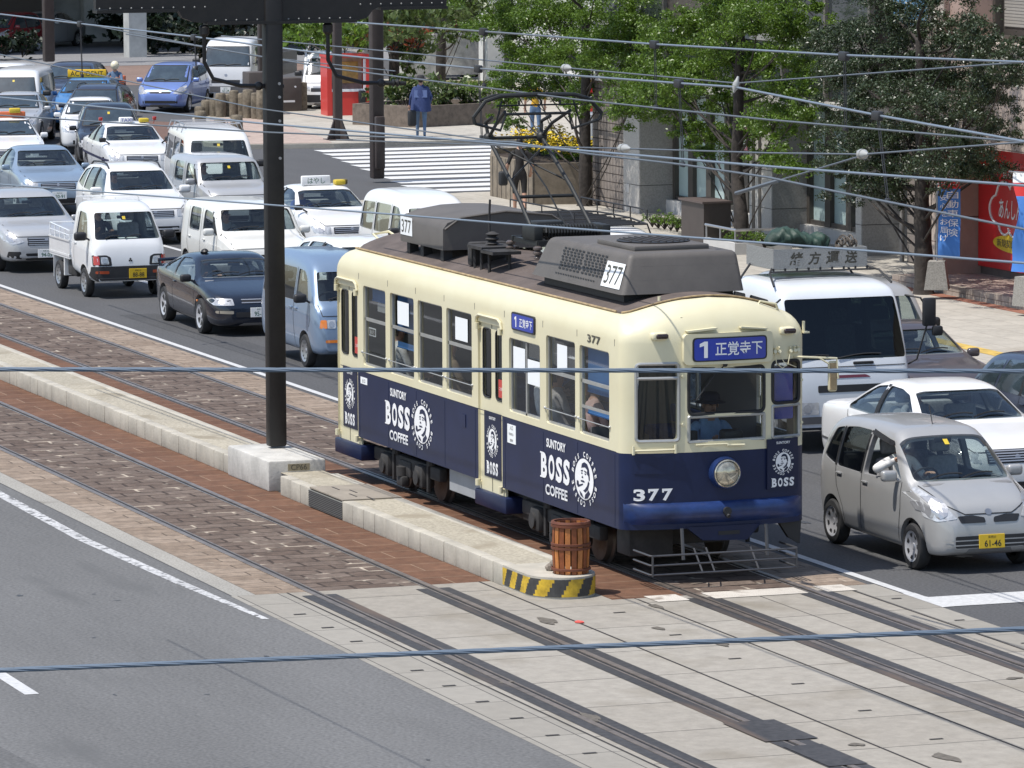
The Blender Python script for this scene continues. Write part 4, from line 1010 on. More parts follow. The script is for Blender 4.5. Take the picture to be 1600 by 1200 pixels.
def doorleaf(x0, x1):
    y = -HW+.03; t = .03; d = MB()
    zb, zt = .52, 2.63; xm = (x0+x1)/2
    pw = .29; px = [(x0+.15, x0+.15+pw), (x1-.04-pw, x1-.04)]; pz = (1.70, 2.56)
    xs = [x0, px[0][0], px[0][1], px[1][0], px[1][1], x1]
    for a, b in ((xs[0], xs[1]), (xs[2], xs[3]), (xs[4], xs[5])): d.box(a, b, y, y+t, zb, zt)
    for a, b in px: d.box(a, b, y, y+t, zb, pz[0]); d.box(a, b, y, y+t, pz[1], zt)
    o = d.build('door', CREAM, TRAM, 0)
    for a, b in px:
        g = MB(); g.add([(a, y+.012, pz[0]), (b, y+.012, pz[0]), (b, y+.012, pz[1]), (a, y+.012, pz[1])], [(0, 1, 2, 3)]); g.build('door_pane', tglass, o, 0)
        s = MB(); q = rpoly(rect(a+.004, b-.004, pz[0]+.004, pz[1]-.004), .06); s.tube([(u, y-.002, v) for u, v in q+[q[0]]], .012, 5); s.build('door_seal', seal, o)
    s = MB(); s.box(xm-.006, xm+.006, y-.004, y-.001, zb+.02, zb+.2); s.box(xm-.005, xm+.005, y-.004, y-.001, 2.57, 2.62); s.build('door_gap', black, o, 0)
    for xx in (x0+.05, x1-.05):
        for zq in (zb+.05, zt-.10): h = MB(); h.cyl((xx, y-.05, zq), (xx, y-.05, zq+.08), .03, 10); h.box(xx-.02, xx+.02, y-.05, y, zq+.01, zq+.05); h.build('door_hinge', CREAM, o)
    ad = MB(); ad.box(x0+.19, x1-.14, y-.008, y-.002, .71, 1.53); o2 = ad.build('advert_panel', PANEL, o, 0)
    m = MB(); cx = (x0+.19+x1-.14)/2; f = lambda u, v, e: (u, y-.012-e, v)
    oval_logo(m, cx, 1.17, .155, .155, f)
    boss_word(m, cx, .83, .44, .16, f); put_text(m, 'SUNTORY', lambda u, v: f(u, v, 0), cx, 1.455, w=.24, off=.02)
    m.build('advert_lettering', [LETW, PANEL], o2, 0)
    p_ = MB(); p_.box(x1-.25, x1-.09, y+.002, y+.008, 1.74, 1.96); put_text(p_, 'ご注意', lambda u, v: (u, y+.001, v), x1-.17, 1.85, w=.12, mi=1); p_.build('door_sticker', [M('sticker_red', (.5, .06, .05), .5), LETW], o, 0)
    st = MB(); st.rbox(x0-.04, x1+.16, -HW-.03, -HW+.25, .33, .53, .02); st.build('door_step', NAVY, TRAM)
    ga = MB(); ga.tube([(x0, -HW-.015, 2.60), (x0+.03, -HW-.02, 2.68), (x0+.12, -HW-.02, 2.715), (x1-.12, -HW-.02, 2.715), (x1-.03, -HW-.02, 2.68), (x1, -HW-.015, 2.60)], .018, 6); ga.build('door_gutter', CREAM, TRAM)
for a, b in DOOR: doorleaf(a, b)
def one(m, fn, cx, cz, h):
    m.add([fn(cx+a*h, cz+b*h) for a, b in ((-.02, -.5), (.22, -.5), (.22, .5), (.0, .5), (-.30, .36), (-.30, .16), (-.02, .24))], [(0, 1, 2, 3, 6), (3, 4, 5, 6)], 1)
# --- flank lettering and small signs
f = lambda u, v, e: (u, FY-.006-e, v)
for cx in (-8.06, -2.12):
    m = MB()
    boss_word(m, cx, 1.10, 1.06, .31, f); put_text(m, 'SUNTORY', lambda u, v: f(u, v, 0), cx+.02, 1.385, w=.66, off=.03); put_text(m, 'COFFEE', lambda u, v: f(u, v, 0), cx+.03, .82, w=.76, h=.13, off=.03)
    oval_logo(m, cx+.98, 1.09, .31, .245, f)
    m.build('side_lettering', [LETW, NAVY], TRAM, 0)
m = MB(); m.prism(rpoly(rect(-3.62, -2.80, 2.64, 2.86), .05), lambda a, b, d: (a, d, b), FY-.02, FY+.02); o = m.build('route_sign', plastic, TRAM, 30)
m = MB(); m.prism(rpoly(rect(-3.59, -2.83, 2.66, 2.84), .04), lambda a, b, d: (a, d, b), FY-.024, FY-.02)
one(m, lambda u, v: (u, FY-.026, v), -3.45, 2.75, .13); put_text(m, '正覚寺下', lambda u, v: (u, FY-.026, v), -3.09, 2.75, w=.46, h=.11, mi=1, off=.01); m.build('route_lettering', [SIGNB, LETW], o, 0)
m = MB(); put_text(m, '377', lambda u, v: f(u, v, 0), -.81, 2.775, w=.43, h=.095, off=.02); m.build('side_number', LETD, TRAM, 0)
for x0, x1, z0, z1, tt in ((-3.82, -3.52, 1.23, 1.46, ('入口', '料金後払い', '整理券')), (-9.62, -9.34, 1.37, 1.46, ('出 口',))):
    m = MB(); m.box(x0, x1, FY-.006, FY-.001, z0, z1); n = len(tt)
    for k, t_ in enumerate(tt): put_text(m, t_, lambda u, v: (u, FY-.008, v), (x0+x1)/2, z1-(k+.5)*(z1-z0)/n, h=(.055 if k == 0 else .035), mi=1)
    m.build('entrance_notice', [PAPER, LETD], TRAM, 0)
m = MB(); m.box(-5.52, -5.38, FY-.008, FY-.001, 1.24, 1.40); m.build('small_hatch', NAVY, TRAM, 0)
m = MB()
for x in (-9.68, -8.46, -7.32, -6.19, -5.02, -3.92, -2.55, -1.38, -.14): m.box(x-.003, x+.003, FY-.0025, FY, .66, 1.50); m.box(x-.003, x+.003, FY-.0025, FY, 2.76, 2.84)
m.box(-10.5, -.1, FY-.003, FY, 1.527, 1.535); m.build('panel_joints', M('joint_navy', (.007, .012, .04), .6), TRAM, 0)
# --- front
def F3(y, z, e=0.): return (fx(y)+e, y, z)
def fpatch(mb, poly, e0, e1=None, mi=0, step=.08):
    pts, tri = fill(poly, step); mb.add([F3(a, b, e0) for a, b in pts], tri, mi)
    if e1 is not None:
        n = len(poly); mb.add([F3(a, b, e0) for a, b in poly]+[F3(a, b, e1) for a, b in poly], [(k, (k+1) % n, n+(k+1) % n, n+k) for k in range(n)], mi)
def fframe(y0, y1, z0, z1, r, wd, e, name, mat, parent=TRAM):
    q = rpoly(rect(y0, y1, z0, z1), r, 5); m = MB(); m.tube([F3(a, b, e) for a, b in q+[q[0]]], wd, 6); return m.build(name, mat, parent)
for nm, (y0, y1, z0, z1), r, mt in (('front_window', (-.99, -.50, 1.67, 2.57), .05, ALU), ('front_window', (-.38, .57, 1.97, 2.50), .07, seal), ('front_window', (-.38, .57, 1.65, 1.94), .015, ALU), ('front_window', (.68, 1.06, 2.05, 2.54), .07, seal), ('front_window', (.68, 1.06, 1.65, 2.02), .015, ALU)):
    o = fframe(y0, y1, z0, z1, r, .022, -.005, nm, mt)
    m = MB(); fpatch(m, rpoly(rect(y0, y1, z0, z1), r), -.02); m.build('pane', tglass, o, 60)
m = MB(); m.box(*sorted((fx(-.99)-.03, fx(-.5)+.0)), -.99, -.5, 2.38, 2.42)
m = MB(); m.tube([F3(-.99, 2.40, -.005), F3(-.75, 2.40, -.005), F3(-.50, 2.40, -.005)], .02, 6); m.build('window_transom', ALU, TRAM)
m = MB(); q = rpoly(rect(-.46, .66, 2.55, 2.91), .06); fpatch(m, q, .06, -.02); m.build('sign_housing', CREAM, TRAM, 40)
m = MB(); q = rpoly(rect(-.36, .58, 2.585, 2.865), .05); fpatch(m, q, .066, .05); o = m.build('destination_sign', plastic, TRAM, 40)
m = MB(); q = rpoly(rect(-.34, .56, 2.60, 2.85), .04); fpatch(m, q, .070); g = lambda u, v: F3(u, v, .074)
one(m, g, -.22, 2.725, .19); put_text(m, '正覚寺下', g, .215, 2.73, w=.60, h=.16, mi=1, off=.012); m.build('destination_lettering', [SIGNB, LETW], o, 60)
for q in ([(-.40, 2.925), (-.05, 2.955), (-.05, 2.975), (-.42, 2.945)], [(.25, 2.975), (.60, 2.94), (.60, 2.925), (.25, 2.955)]): m = MB(); fpatch(m, q, .05, -.03); m.build('sign_hood', CREAM, TRAM, 0)
for y in (-.71, .90):
    m = MB(); m.rbox(fx(y)-.10, fx(y)+.05, y-.115, y+.075, 2.845, 2.935, .03, 3); o = m.build('marker_lamp', CREAM, TRAM)
    m = MB(); m.rbox(fx(y)+.03, fx(y)+.075, y-.075, y+.075, 2.86, 2.92, .022, 3); m.build('marker_lens', M('dark_lens', (.03, .015, .015), .15, coat=.5), o)
m = MB(); m.cyl((fx(.05)-.03, .05, 1.28), (fx(.05)+.10, .05, 1.28), .195, 28, .175); o = m.build('headlight', NAVY2, TRAM)
m = MB(); m.lathe([(.15, 0), (.12, .025), (.06, .042), (0, .046)], (fx(.05)+.10, .05, 1.28), 'x', 24); m.lathe([(.15, .0), (.163, .01), (.15, .018)], (fx(.05)+.10, .05, 1.28), 'x', 24, caps=False)
m.build('headlight_lens', M('headlight_lens', (.50, .46, .36), .12, .5, var=.45, scale=9, coat=1.), o)
m = MB(); g = lambda u, v: F3(u, v, .012); [put_text(m, ch, g, -.96+k*.16, 1.05, w=.125, h=.14, off=.03) for k, ch in enumerate('377')]
for k in range(3):
    m.add([g(-.96+k*.16-.062, 1.12-.014), g(-.96+k*.16-.040, 1.12-.014), g(-.96+k*.16-.040, 1.075), g(-.96+k*.16-.062, 1.075)], [(0, 1, 2, 3)])
m.build('front_number', LETW, TRAM, 0)
m = MB(); fpatch(m, rect(.60, 1.03, 1.05, 1.635), .03, .0); o = m.build('advert_board', PANEL, TRAM, 0)
m = MB(); f4 = lambda u, v, e: F3(u, v, .036+e); oval_logo(m, .815, 1.36, .105, .115, f4); boss_word(m, .815, 1.125, .33, .105, f4); put_text(m, 'SUNTORY', lambda u, v: f4(u, v, 0), .815, 1.59, w=.19, off=.02); m.build('advert_lettering', [LETW, PANEL], o, 0)
# bumper, nose plate
m = MB(); sec = [(0, .95), (.05, .93), (.085, .88), (.085, .78), (.05, .74), (0, .70)]; ys = [-1.12+2.24*k/28 for k in range(29)]
vs = [(fx(y)+e*(1-abs(y/1.13)**6), y, z) for y in ys for e, z in sec]; n = len(sec); m.add(vs, [(i*n+j, i*n+j+1, (i+1)*n+j+1, (i+1)*n+j) for i in range(28) for j in range(n-1)]); m.build('bumper', NAVY2, TRAM, 50)
m = MB(); pl = [(-.42, .66), (-.22, .50), (.34, .48), (.52, .66)]; fpatch(m, pl, .02, -.06); m.build('coupler_plate', NAVY, TRAM, 0)
m = MB(); fpatch(m, rect(-.03, .24, .555, .60), .026); m.build('coupler_slot', black, TRAM, 0)
m = MB(); m.cyl((fx(.05)+.02, .05, .84), (fx(.05)+.12, .05, .84), .05, 12); m.cyl((fx(.05)+.09, .05, .80), (fx(.05)+.13, .06, .78), .025, 8); m.build('jumper_socket', black, TRAM)
m = MB(); m.tube([F3(-1.03, 1.62, .03), F3(-1.03, 1.52, .035)], .018, 6); m.tube([F3(-.55, 1.63, .03), F3(-.55, 1.53, .035)], .018, 6); m.tube([F3(-1.03, 1.565, .03), F3(-.79, 1.57, .035), F3(-.55, 1.575, .03)], .014, 6); m.build('board_holder', CREAM, TRAM)
m = MB(); fpatch(m, rect(-1.02, -.56, 1.29, 1.52), .008); m.build('front_hatch', NAVY, TRAM, 0)
m = MB(); q = [F3(.08, 1.60, .02), F3(.3, 1.595, .03)]; m.tube(q, .014, 6); m.tube([F3(-.3, 1.615, .015), F3(.1, 1.615, .02)], .01, 6); m.build('sill_handle', CREAM, TRAM)
m = MB()
for y, z in ((-.455, 2.42), (-.455, 1.86), (1.10, 2.30), (1.10, 1.80)): m.cyl(F3(y, z, -.02), F3(y, z, .03), .018, 8)
m.build('window_stop', CREAM, TRAM)
# mirror, cables, wiper
m = MB(); m.tube([F3(.98, 2.58, .0), (fx(.98)+.16, 1.02, 2.59), (fx(1.)+.20, 1.44, 2.56), (fx(1.)+.20, 1.46, 2.32)], .014, 6); m.tube([(fx(1.)+.19, 1.22, 2.575), (fx(1.)+.2, 1.34, 2.50)], .012, 6); o = m.build('mirror_arm', CREAM, TRAM)
m = MB(); m.rbox(fx(1.)+.15, fx(1.)+.20, 1.34, 1.455, 2.17, 2.53, .03, 3, mat=None); m.build('mirror', CREAM, o)
m = MB(); m.rbox(fx(1.)+.19, fx(1.)+.206, 1.355, 1.44, 2.19, 2.51, .006, 1); m.build('mirror_back', RUST, o)
m = MB(); m.tube([F3(.70, 2.66, .02), F3(.72, 2.52, .04), F3(.80, 2.46, .04), F3(.88, 2.50, .03), F3(.92, 2.64, .02)], .006, 5); m.tube([F3(.76, 2.66, .02), F3(.82, 2.53, .04), F3(1.0, 2.46, .03)], .006, 5)
for y in (.70, .76, .92, .98, 1.03): m.cyl(F3(y, 2.64, -.02), F3(y, 2.66, .05), .022, 8); m.cyl(F3(y, 2.67, .01), F3(y, 2.71, .03), .012, 6)
m.build('cable_socket', CREAM, TRAM)
m = MB(); m.tube([F3(.05, 2.535, .03), F3(-.10, 2.40, .035), F3(-.30, 2.14, .03)], .008, 5); m.sphere(F3(.06, 2.54, .02), .03, nu=8, nv=6); m.build('wiper', black, TRAM)
m = MB(); m.tube([(-.06, -.43, 3.06), (.08, -.43, 3.13), (.13, -.43, 3.08)], .022, 6); m.build('horn', CREAM, TRAM); m = MB(); m.cyl((-.30, -.53, 3.18), (-.30, -.53, 3.30), .022, 8); m.build('roof_pin', CREAM, TRAM)
m = MB(); m.tube([(-.14, .62, 3.15), (-.12, .66, 3.22), (-.12, .86, 3.18), (-.14, .90, 3.08)], .015, 6); m.build('roof_handle', CREAM, TRAM)
m = MB(); m.tube([(XR+.5, -.6, 3.20), (XR+.3, -.62, 3.27), (XR+.3, -.4, 3.30), (XR+.5, -.38, 3.26)], .018, 6); m.build('roof_handle', CREAM, TRAM)
m = MB(); m.box(fx(1.12)-.06, fx(1.12)+.02, 1.14, 1.21, 2.84, 2.86); m.box(fx(1.12)-.04, fx(1.12)+.0, 1.14, 1.16, 2.86, 2.98); m.build('side_bracket', CREAM, TRAM)
# --- underframe
m = MB(); m.box(-10.4, -.5, -.85, .85, .60, .66); m.box(-10.2, -.35, -.35, .35, .38, .62); m.build('underframe', UNDER, TRAM, 0)
for bx in (-8.15, -2.35):
    b = MB(); b.rbox(bx-1.35, bx+1.35, -1.02, -.90, .36, .54, .03); b.rbox(bx-1.35, bx+1.35, .90, 1.02, .36, .54, .03); b.rbox(bx-.25, bx+.25, -1.05, 1.05, .28, .5, .04)
    for dx in (-.7, .7):
        for sd in (-1, 1):
            b.rbox(bx+dx-.16, bx+dx+.16, sd*1.0-.10, sd*1.0+.10, .22, .52, .05); b.cyl((bx+dx, sd*1.02, .36), (bx+dx, sd*1.13, .36), .10, 14)
            b.cyl((bx+dx-.3*sd, sd*1.0, .54), (bx+dx-.3*sd, sd*1.0, .72), .06, 10); b.tube([(bx+dx+.25, sd*1.03, .2), (bx+dx+.25, sd*1.03, .6)], .03, 6)
    b.rbox(bx-.12, bx+.12, -1.12, -1.0, .16, .30, .03); b.cyl((bx, -1.06, .30), (bx, -1.06, .42), .09, 12)
    o = b.build('bogie', UNDER, TRAM)
    for dx in (-.7, .7):
        wv = MB()
        for sd in (-1, 1): wv.lathe([(.05, -.05), (.27, -.05), (.30, -.045), (.31, .02), (.345, .045), (.345, .06), (.05, .06)], (bx+dx, sd*.74, .335), (0, -sd, 0), 28)
        wv.cyl((bx+dx, -.74, .335), (bx+dx, .74, .335), .06, 10); wv.build('wheelset', M('wheel_steel', (.12, .11, .10), .5, .6, var=.3), o)
m = MB(); m.box(-6.28, -5.12, -1.06, -.5, .34, .63); m.build('battery_box', M('grey_paint', (.33, .34, .35), .6, var=.08), TRAM, 0)
for q in ((-4.75, -3.0, -.95, -.4, .25, .6, .04), (-.62, -.2, -.95, -.4, .28, .62, .02)): m = MB(); m.rbox(*q); m.build('equipment_box', UNDER, TRAM)
m = MB(); m.prism([(.80, .66), (1.10, .66), (1.08, .37), (.94, .45)], lambda a, b, d: (d, a, b), .0, .08); m.build('mud_flap', black, TRAM, 0)
# lifeguard frame in front of the wheels
m = MB(); X = .62
for z in (.18, .29, .40): m.tube([(X-.55, -1.0, z), (X-.03, -1.0, z), (X, -.97, z), (X, .80, z), (X-.03, .83, z), (X-.55, .83, z)], .013, 6)
for y in (-.98, .81): m.tube([(X, y, .16), (X, y, .41)], .013, 6)
for y in (-.35, -.20, .35): m.tube([(X-.02, y, .17), (X-.3, y, .42)], .011, 6)
for y in (-.5, .55): m.tube([(X-.25, y, .30), (X-.30, y, .66)], .022, 6)
m.build('lifeguard', M('dark_steel', (.10, .10, .105), .45, .5), TRAM)
m = MB(); m.tube([(XR+.2, -1.0, .40), (XR-.1, -1.0, .30), (XR-.1, .9, .30), (XR+.2, .9, .40)], .013, 6); m.build('rear_lifeguard', M('dark_steel', (.1, .1, .1)), TRAM)
# --- roof boxes
def frus(mb, x0, x1, y0, y1, z0, z1, ins, n=4):
    b = [(x0, y0), (x1, y0), (x1, y1), (x0, y1)]; t = [(x0+ins*1.6, y0+ins), (x1-ins*.8, y0+ins), (x1-ins*.8, y1-ins*.35), (x0+ins*1.6, y1-ins*.35)]
    bm = bmesh.new(); vb = [bm.verts.new((a, c, z0)) for a, c in b]; vt = [bm.verts.new((a, c, z1)) for a, c in t]
    bm.faces.new(vb[::-1]); bm.faces.new(vt)
    for k in range(4): bm.faces.new((vb[k], vb[(k+1) % 4], vt[(k+1) % 4], vt[k]))
    es = [e for e in bm.edges if max(v.co.z for v in e.verts) > z0+.01]; bmesh.ops.bevel(bm, geom=es, offset=.07, segments=n, profile=.5, affect='EDGES')
    bm.verts.index_update(); mb.add([v.co for v in bm.verts], [[v.index for v in f_.verts] for f_ in bm.faces]); bm.free()
m = MB(); frus(m, -3.72, -.62, -.88, .68, 3.30, 3.77, .15); AC = m.build('cooling_unit', ROOFG, TRAM, 30)
m = MB(); m.box(-3.5, -.8, -.78, .60, 3.2, 3.33); m.build('unit_base', black, AC, 0)
def acs(x, t, e=.0): return (x, -.88+.15*t-e, 3.30+.47*t)        # sloping side face, t from bottom to top
m = MB()
for gx in (-2.84, -2.07):
    for r_ in range(8):
        for c_ in range(6):
            x = gx+c_*.122+(r_ % 2)*.03-.02*r_/9; t = .30+r_*.072
            m.add([acs(x, t, .008), acs(x+.075, t, .008), acs(x+.075, t+.044, .008), acs(x, t+.044, .008)], [(0, 1, 2, 3)])
for c_ in range(16): x = -2.9+c_*.085; m.add([acs(x, .17, .008), acs(x+.05, .17, .008), acs(x+.05, .2, .008), acs(x, .2, .008)], [(0, 1, 2, 3)])
m.build('vent_holes', black, AC, 0)
m = MB(); m.add([acs(-1.34, .12, .008), acs(-.72, .12, .008), acs(-.74, .74, .008), acs(-1.33, .74, .008)], [(0, 1, 2, 3)]); put_text(m, '377', lambda u, v: acs(u, v, .011), -1.03, .43, w=.50, h=.46, off=.0, mi=1); m.build('number_plate', [PAPER, LETD], AC, 0)
m = MB(); m.rbox(-2.3, -1.05, -.55, .40, 3.76, 3.83, .02); o = m.build('fan_housing', ROOFG, AC)
m = MB(); m.lathe([(.42, 0), (.44, .012), (.40, .02), (0, .02)], (-1.70, -.06, 3.83), 'z', 28); m.build('fan_grille', black, o)
m = MB()
for k in range(9): y = -.05-.36+k*.09; hh = math.sqrt(max(.0, .41**2-(y+.05)**2)); m.box(-1.70-hh, -1.70+hh, y-.01, y+.01, 3.852, 3.86)
m.build('fan_slats', M('dark_brown_metal', (.05, .042, .038), .5), o, 0)
m = MB()
for z in (3.46, 3.62): m.tube([(-.622-(z-3.3)*.255, -.70, z), (-.622-(z-3.3)*.255, .60, z)], .0025, 4)
m.build('unit_ribs', ROOFG, AC)
# arched box at the rear
m = MB(); pr_ = [(-.86, 3.33), (-.86, 3.60), (-.80, 3.68), (-.62, 3.74), (-.3, 3.79), (0, 3.80), (.3, 3.79), (.62, 3.74), (.80, 3.68), (.86, 3.60), (.86, 3.33)]
m.prism(pr_, lambda a, b, d: (d, a, b), -8.78, -7.06); RB = m.build('resistor_box', ROOFG, TRAM, 40)
m = MB(); m.add([(-8.76, -.866, 3.42), (-8.28, -.866, 3.42), (-8.28, -.866, 3.66), (-8.76, -.866, 3.66)], [(0, 1, 2, 3)]); put_text(m, '377', lambda u, v: (u, -.869, v), -8.52, 3.54, w=.38, h=.17, mi=1); m.build('number_plate', [PAPER, LETD], RB, 0)
for x in (-8.6, -8.05, -7.25):
    for y in (-.75, .7): m = MB(); m.box(x-.06, x+.06, y-.06, y+.06, 3.18, 3.34); m.build('box_foot', black, RB, 0)
m = MB(); m.tube([(-7.05, -.84, 3.60), (-7.05, -.62, 3.745), (-7.05, 0, 3.81), (-7.05, .62, 3.745), (-7.05, .84, 3.60)], .015, 5); m.build('box_rim', ROOFG, RB)
# --- pantograph
DK = M('pantograph_steel', (.03, .031, .03), .5, .4)
PG = MB(); bx, kx, hx = -4.95, -6.7, -5.85
for y in (-.40, .40):
    PG.tube([(bx, y, 3.72), (bx-.75, y*.95, 4.22), (kx, y*.9, 4.78)], .026, 8)
    PG.tube([(kx, y*.9, 4.78), (kx+.35, y*.95, 4.98), (hx, y*1.1, 5.16)], .022, 8)
for t, yy in ((.0, .42), (.35, .39), (1., .40)): PG.tube([(bx+(kx-bx)*t, -yy, 3.74+1.04*t), (bx+(kx-bx)*t, yy, 3.74+1.04*t)], .022, 8)
PG.tube([(bx-.9, -.38, 4.28), (kx+.2, .34, 4.70)], .012, 6); PG.tube([(bx-.9, .38, 4.28), (kx+.2, -.34, 4.70)], .012, 6)
PG.tube([(bx+.2, 0, 3.72), (bx-.6, 0, 4.22), (kx+.15, 0, 4.66)], .012, 6)
for y in (-.36, .36): PG.sphere((kx, y, 4.78), .075, nu=10, nv=7); PG.tube([(kx, y, 4.78), (kx-.05, y*1.05, 4.98), (hx-.62, y*1.1, 5.06)], .024, 8)
PG.tube([(hx, -.44, 5.13), (hx, .44, 5.13)], .018, 8)
hp = [(-.84, 5.02), (-.86, 5.10), (-.70, 5.30), (-.5, 5.36), (0, 5.37), (.5, 5.36), (.70, 5.30), (.86, 5.12), (.84, 5.04)]
PG.tube([(hx, y, z) for y, z in hp], .026, 8); PG.tube([(hx-.22, y, z) for y, z in hp[2:7]], .02, 8)
PG.tube([(hx, -.84, 5.02), (hx, -.50, 4.93), (hx, -.42, 5.14)], .018, 8); PG.tube([(hx, .84, 5.04), (hx, .46, 4.93), (hx, .42, 5.14)], .018, 8)
PG.tube([(hx, -.58, 4.94), (hx, -.48, 5.30)], .012, 6); PG.tube([(hx, .58, 4.96), (hx, .48, 5.30)], .012, 6); PG.tube([(hx, -.55, 5.24), (hx, .55, 5.24)], .012, 6)
for y in (-.25, .05, .3): PG.cyl((hx, y, 5.24), (hx, y, 5.30), .015, 6)
PGO = PG.build('pantograph', DK, TRAM)
m = MB(); m.cyl((bx+.25, -.36, 3.72), (bx+.25, .36, 3.72), .05, 10)
pts = [(bx+.25+.085*math.cos(k*.785), -.34+.68*k/136, 3.72+.085*math.sin(k*.785)) for k in range(137)]; m.tube(pts, .016, 5); m.build('pantograph_spring', DK, PGO)
m = MB()
for y in (-.45, .45): m.box(bx-.55, bx+.45, y-.04, y+.04, 3.56, 3.62); m.rbox(bx-.10, bx+.35, y-.06, y+.06, 3.62, 3.80, .02)
for x in (bx-.5, bx+.4): m.box(x-.03, x+.03, -.5, .5, 3.58, 3.63)
m.rbox(bx-.45, bx-.15, -.3, .1, 3.62, 3.82, .03); m.build('pantograph_base', DK, PGO)
m = MB()
for x, y in ((bx-.55, -.5), (bx-.55, .5), (bx+.45, -.5), (bx+.45, .5)):
    m.lathe([(.03, 0), (.05, .01), (.05, .03), (.032, .05), (.06, .07), (.06, .09), (.035, .11), (.06, .13), (.06, .15), (.03, .17)], (x, y, 3.40), 'z', 14)
m.build('insulator', M('porcelain', (.10, .08, .07), .3, coat=.6), PGO)
m = MB()
for x, y in ((-6.05, -.78), (-5.8, -.78), (-5.45, -.80), (-5.2, -.62), (-5.9, -.4)): m.cyl((x, y, 3.15), (x, y, 3.46), .022, 8)
m.box(-6.15, -5.6, -.85, -.35, 3.44, 3.48); m.box(-5.55, -5.1, -.88, -.5, 3.42, 3.46); m.lathe([(.04, 0), (.09, .02), (.05, .05), (.09, .08), (.05, .11), (.09, .14), (.03, .17)], (-5.9, -.6, 3.48), 'z', 14); m.tube([(-6.0, -.6, 3.48), (-6.0, -.6, 3.9), (-5.98, -.6, 4.05)], .015, 6); m.rbox(-6.3, -6.15, -.8, -.3, 3.2, 3.5, .03); m.build('arrester', UNDER, TRAM)
# --- saloon
m = MB(); m.box(XR+.6, -.25, -1.05, 1.05, .90, .95); m.build('floor', M('tram_floor', (.10, .09, .08), .8), TRAM, 0)
for y0, y1, yb in ((-1.05, -.62, -1.05), (.62, 1.05, .97)):
    for x0, x1 in ((-9.5, -5.2), (-3.8, -1.5)):
        m = MB(); m.rbox(x0, x1, y0, y1, 1.25, 1.38, .04); m.rbox(x0, x1, yb, yb+.08, 1.40, 1.62, .03); m.box(x0, x1, min(y0, y1)+.08, y1-.08, .95, 1.25); m.build('bench_seat', M('bench_moquette', (.05, .09, .22), .9, var=.15, scale=15), TRAM)
m = MB()
for y in (-.55, .55):
    m.tube([(-10, y, 2.72), (-1.4, y, 2.72)], .015, 6)
    for k in range(11): m.tube([(-9.6+k*.8, y, 2.72), (-9.6+k*.8, y, 2.50)], .008, 5)
for x, y in ((-1.25, -.5), (-1.25, .4), (-3.95, -.6), (-5.05, -.6), (-9.6, -.6)): m.cyl((x, y, .95), (x, y, 2.95), .018, 8)
m.build('handrail', ALU, TRAM)
m = MB(); m.box(-1.20, -1.17, .35, 1.05, .95, 2.8); m.box(-1.20, -1.17, -1.05, -.55, .95, 1.7); m.build('cab_partition', M('partition_grey', (.12, .12, .12), .7), TRAM, 0)
m = MB(); m.rbox(-.32, .0, -.55, .95, .95, 1.58, .04); m.rbox(-.30, -.1, .20, .45, 1.58, 1.72, .04); m.cyl((-.22, -.15, 1.58), (-.22, -.15, 1.72), .06, 12); m.build('control_desk', M('desk_dark', (.04, .045, .05), .5), TRAM)
m = MB(); m.rbox(-.20, .12, .74, .98, 1.85, 2.45, .02); m.build('fare_box', SIGNB, TRAM)
# ---- the vehicles in the street --------------------------------------
WH = paint('white', (.74, .74, .735)); WH2 = paint('warm_white', (.74, .735, .69)); SIL = paint('silver', (.37, .368, .362), .2, .36); SIL2 = paint('pale_silver', (.44, .445, .45), .25, .36)
LB = paint('light_blue', (.30, .38, .47), .45); VB = paint('van_blue', (.20, .275, .385), .3); NV = paint('dark_navy', (.010, .014, .024), .1, .22); NV2 = paint('slate_navy', (.045, .055, .085), .3, .3)
FB = paint('periwinkle', (.18, .26, .55), .35); GR = paint('grey_brown', (.115, .10, .105), .45, .35); TB = paint('cab_blue', (.06, .22, .50), .1); RD = paint('car_red', (.22, .015, .02)); BK = paint('black', (.012, .012, .014), 0, .25)
def roof_sign(root, x, y, z, w, h, txt, m, ink, lab='roof_sign', d=.10):
    mb = MB(); mb.rbox(x-d, x+d, y-w/2, y+w/2, z, z+h, .025)
    if txt: put_text(mb, txt, lambda u, v: (x+d+.003, u, v), y, z+h*.5, h=h*.62, w=min(w*.85, h*.62*len(txt)*1.0), mi=1)
    return mb.build(lab, [m, ink], root)
INKG = M('ink_green', (.03, .12, .06), .6); INKB = M('ink_blue', (.03, .05, .35), .6)
def antenna(root, sh, S):
    x = S['prof'][-1][0]*.1; p, n = sh.hit(x, 0, 'T'); m = MB(); m.tube([p, p+Vector((-.10, .0, .22))], .006, 5); m.build('antenna', black, root)
def rails(root, sh, S):
    for sd in (-1, 1):
        m = MB(); pts = []
        for k in range(9):
            x = -1.5+k*.22; p, n = sh.hit(x, sd*.56, 'T')
            if p: pts.append(p+Vector((0, 0, .055 if 0 < k < 8 else .005)))
        m.tube(pts, .02, 6); m.build('roof_rail', plastic, root)
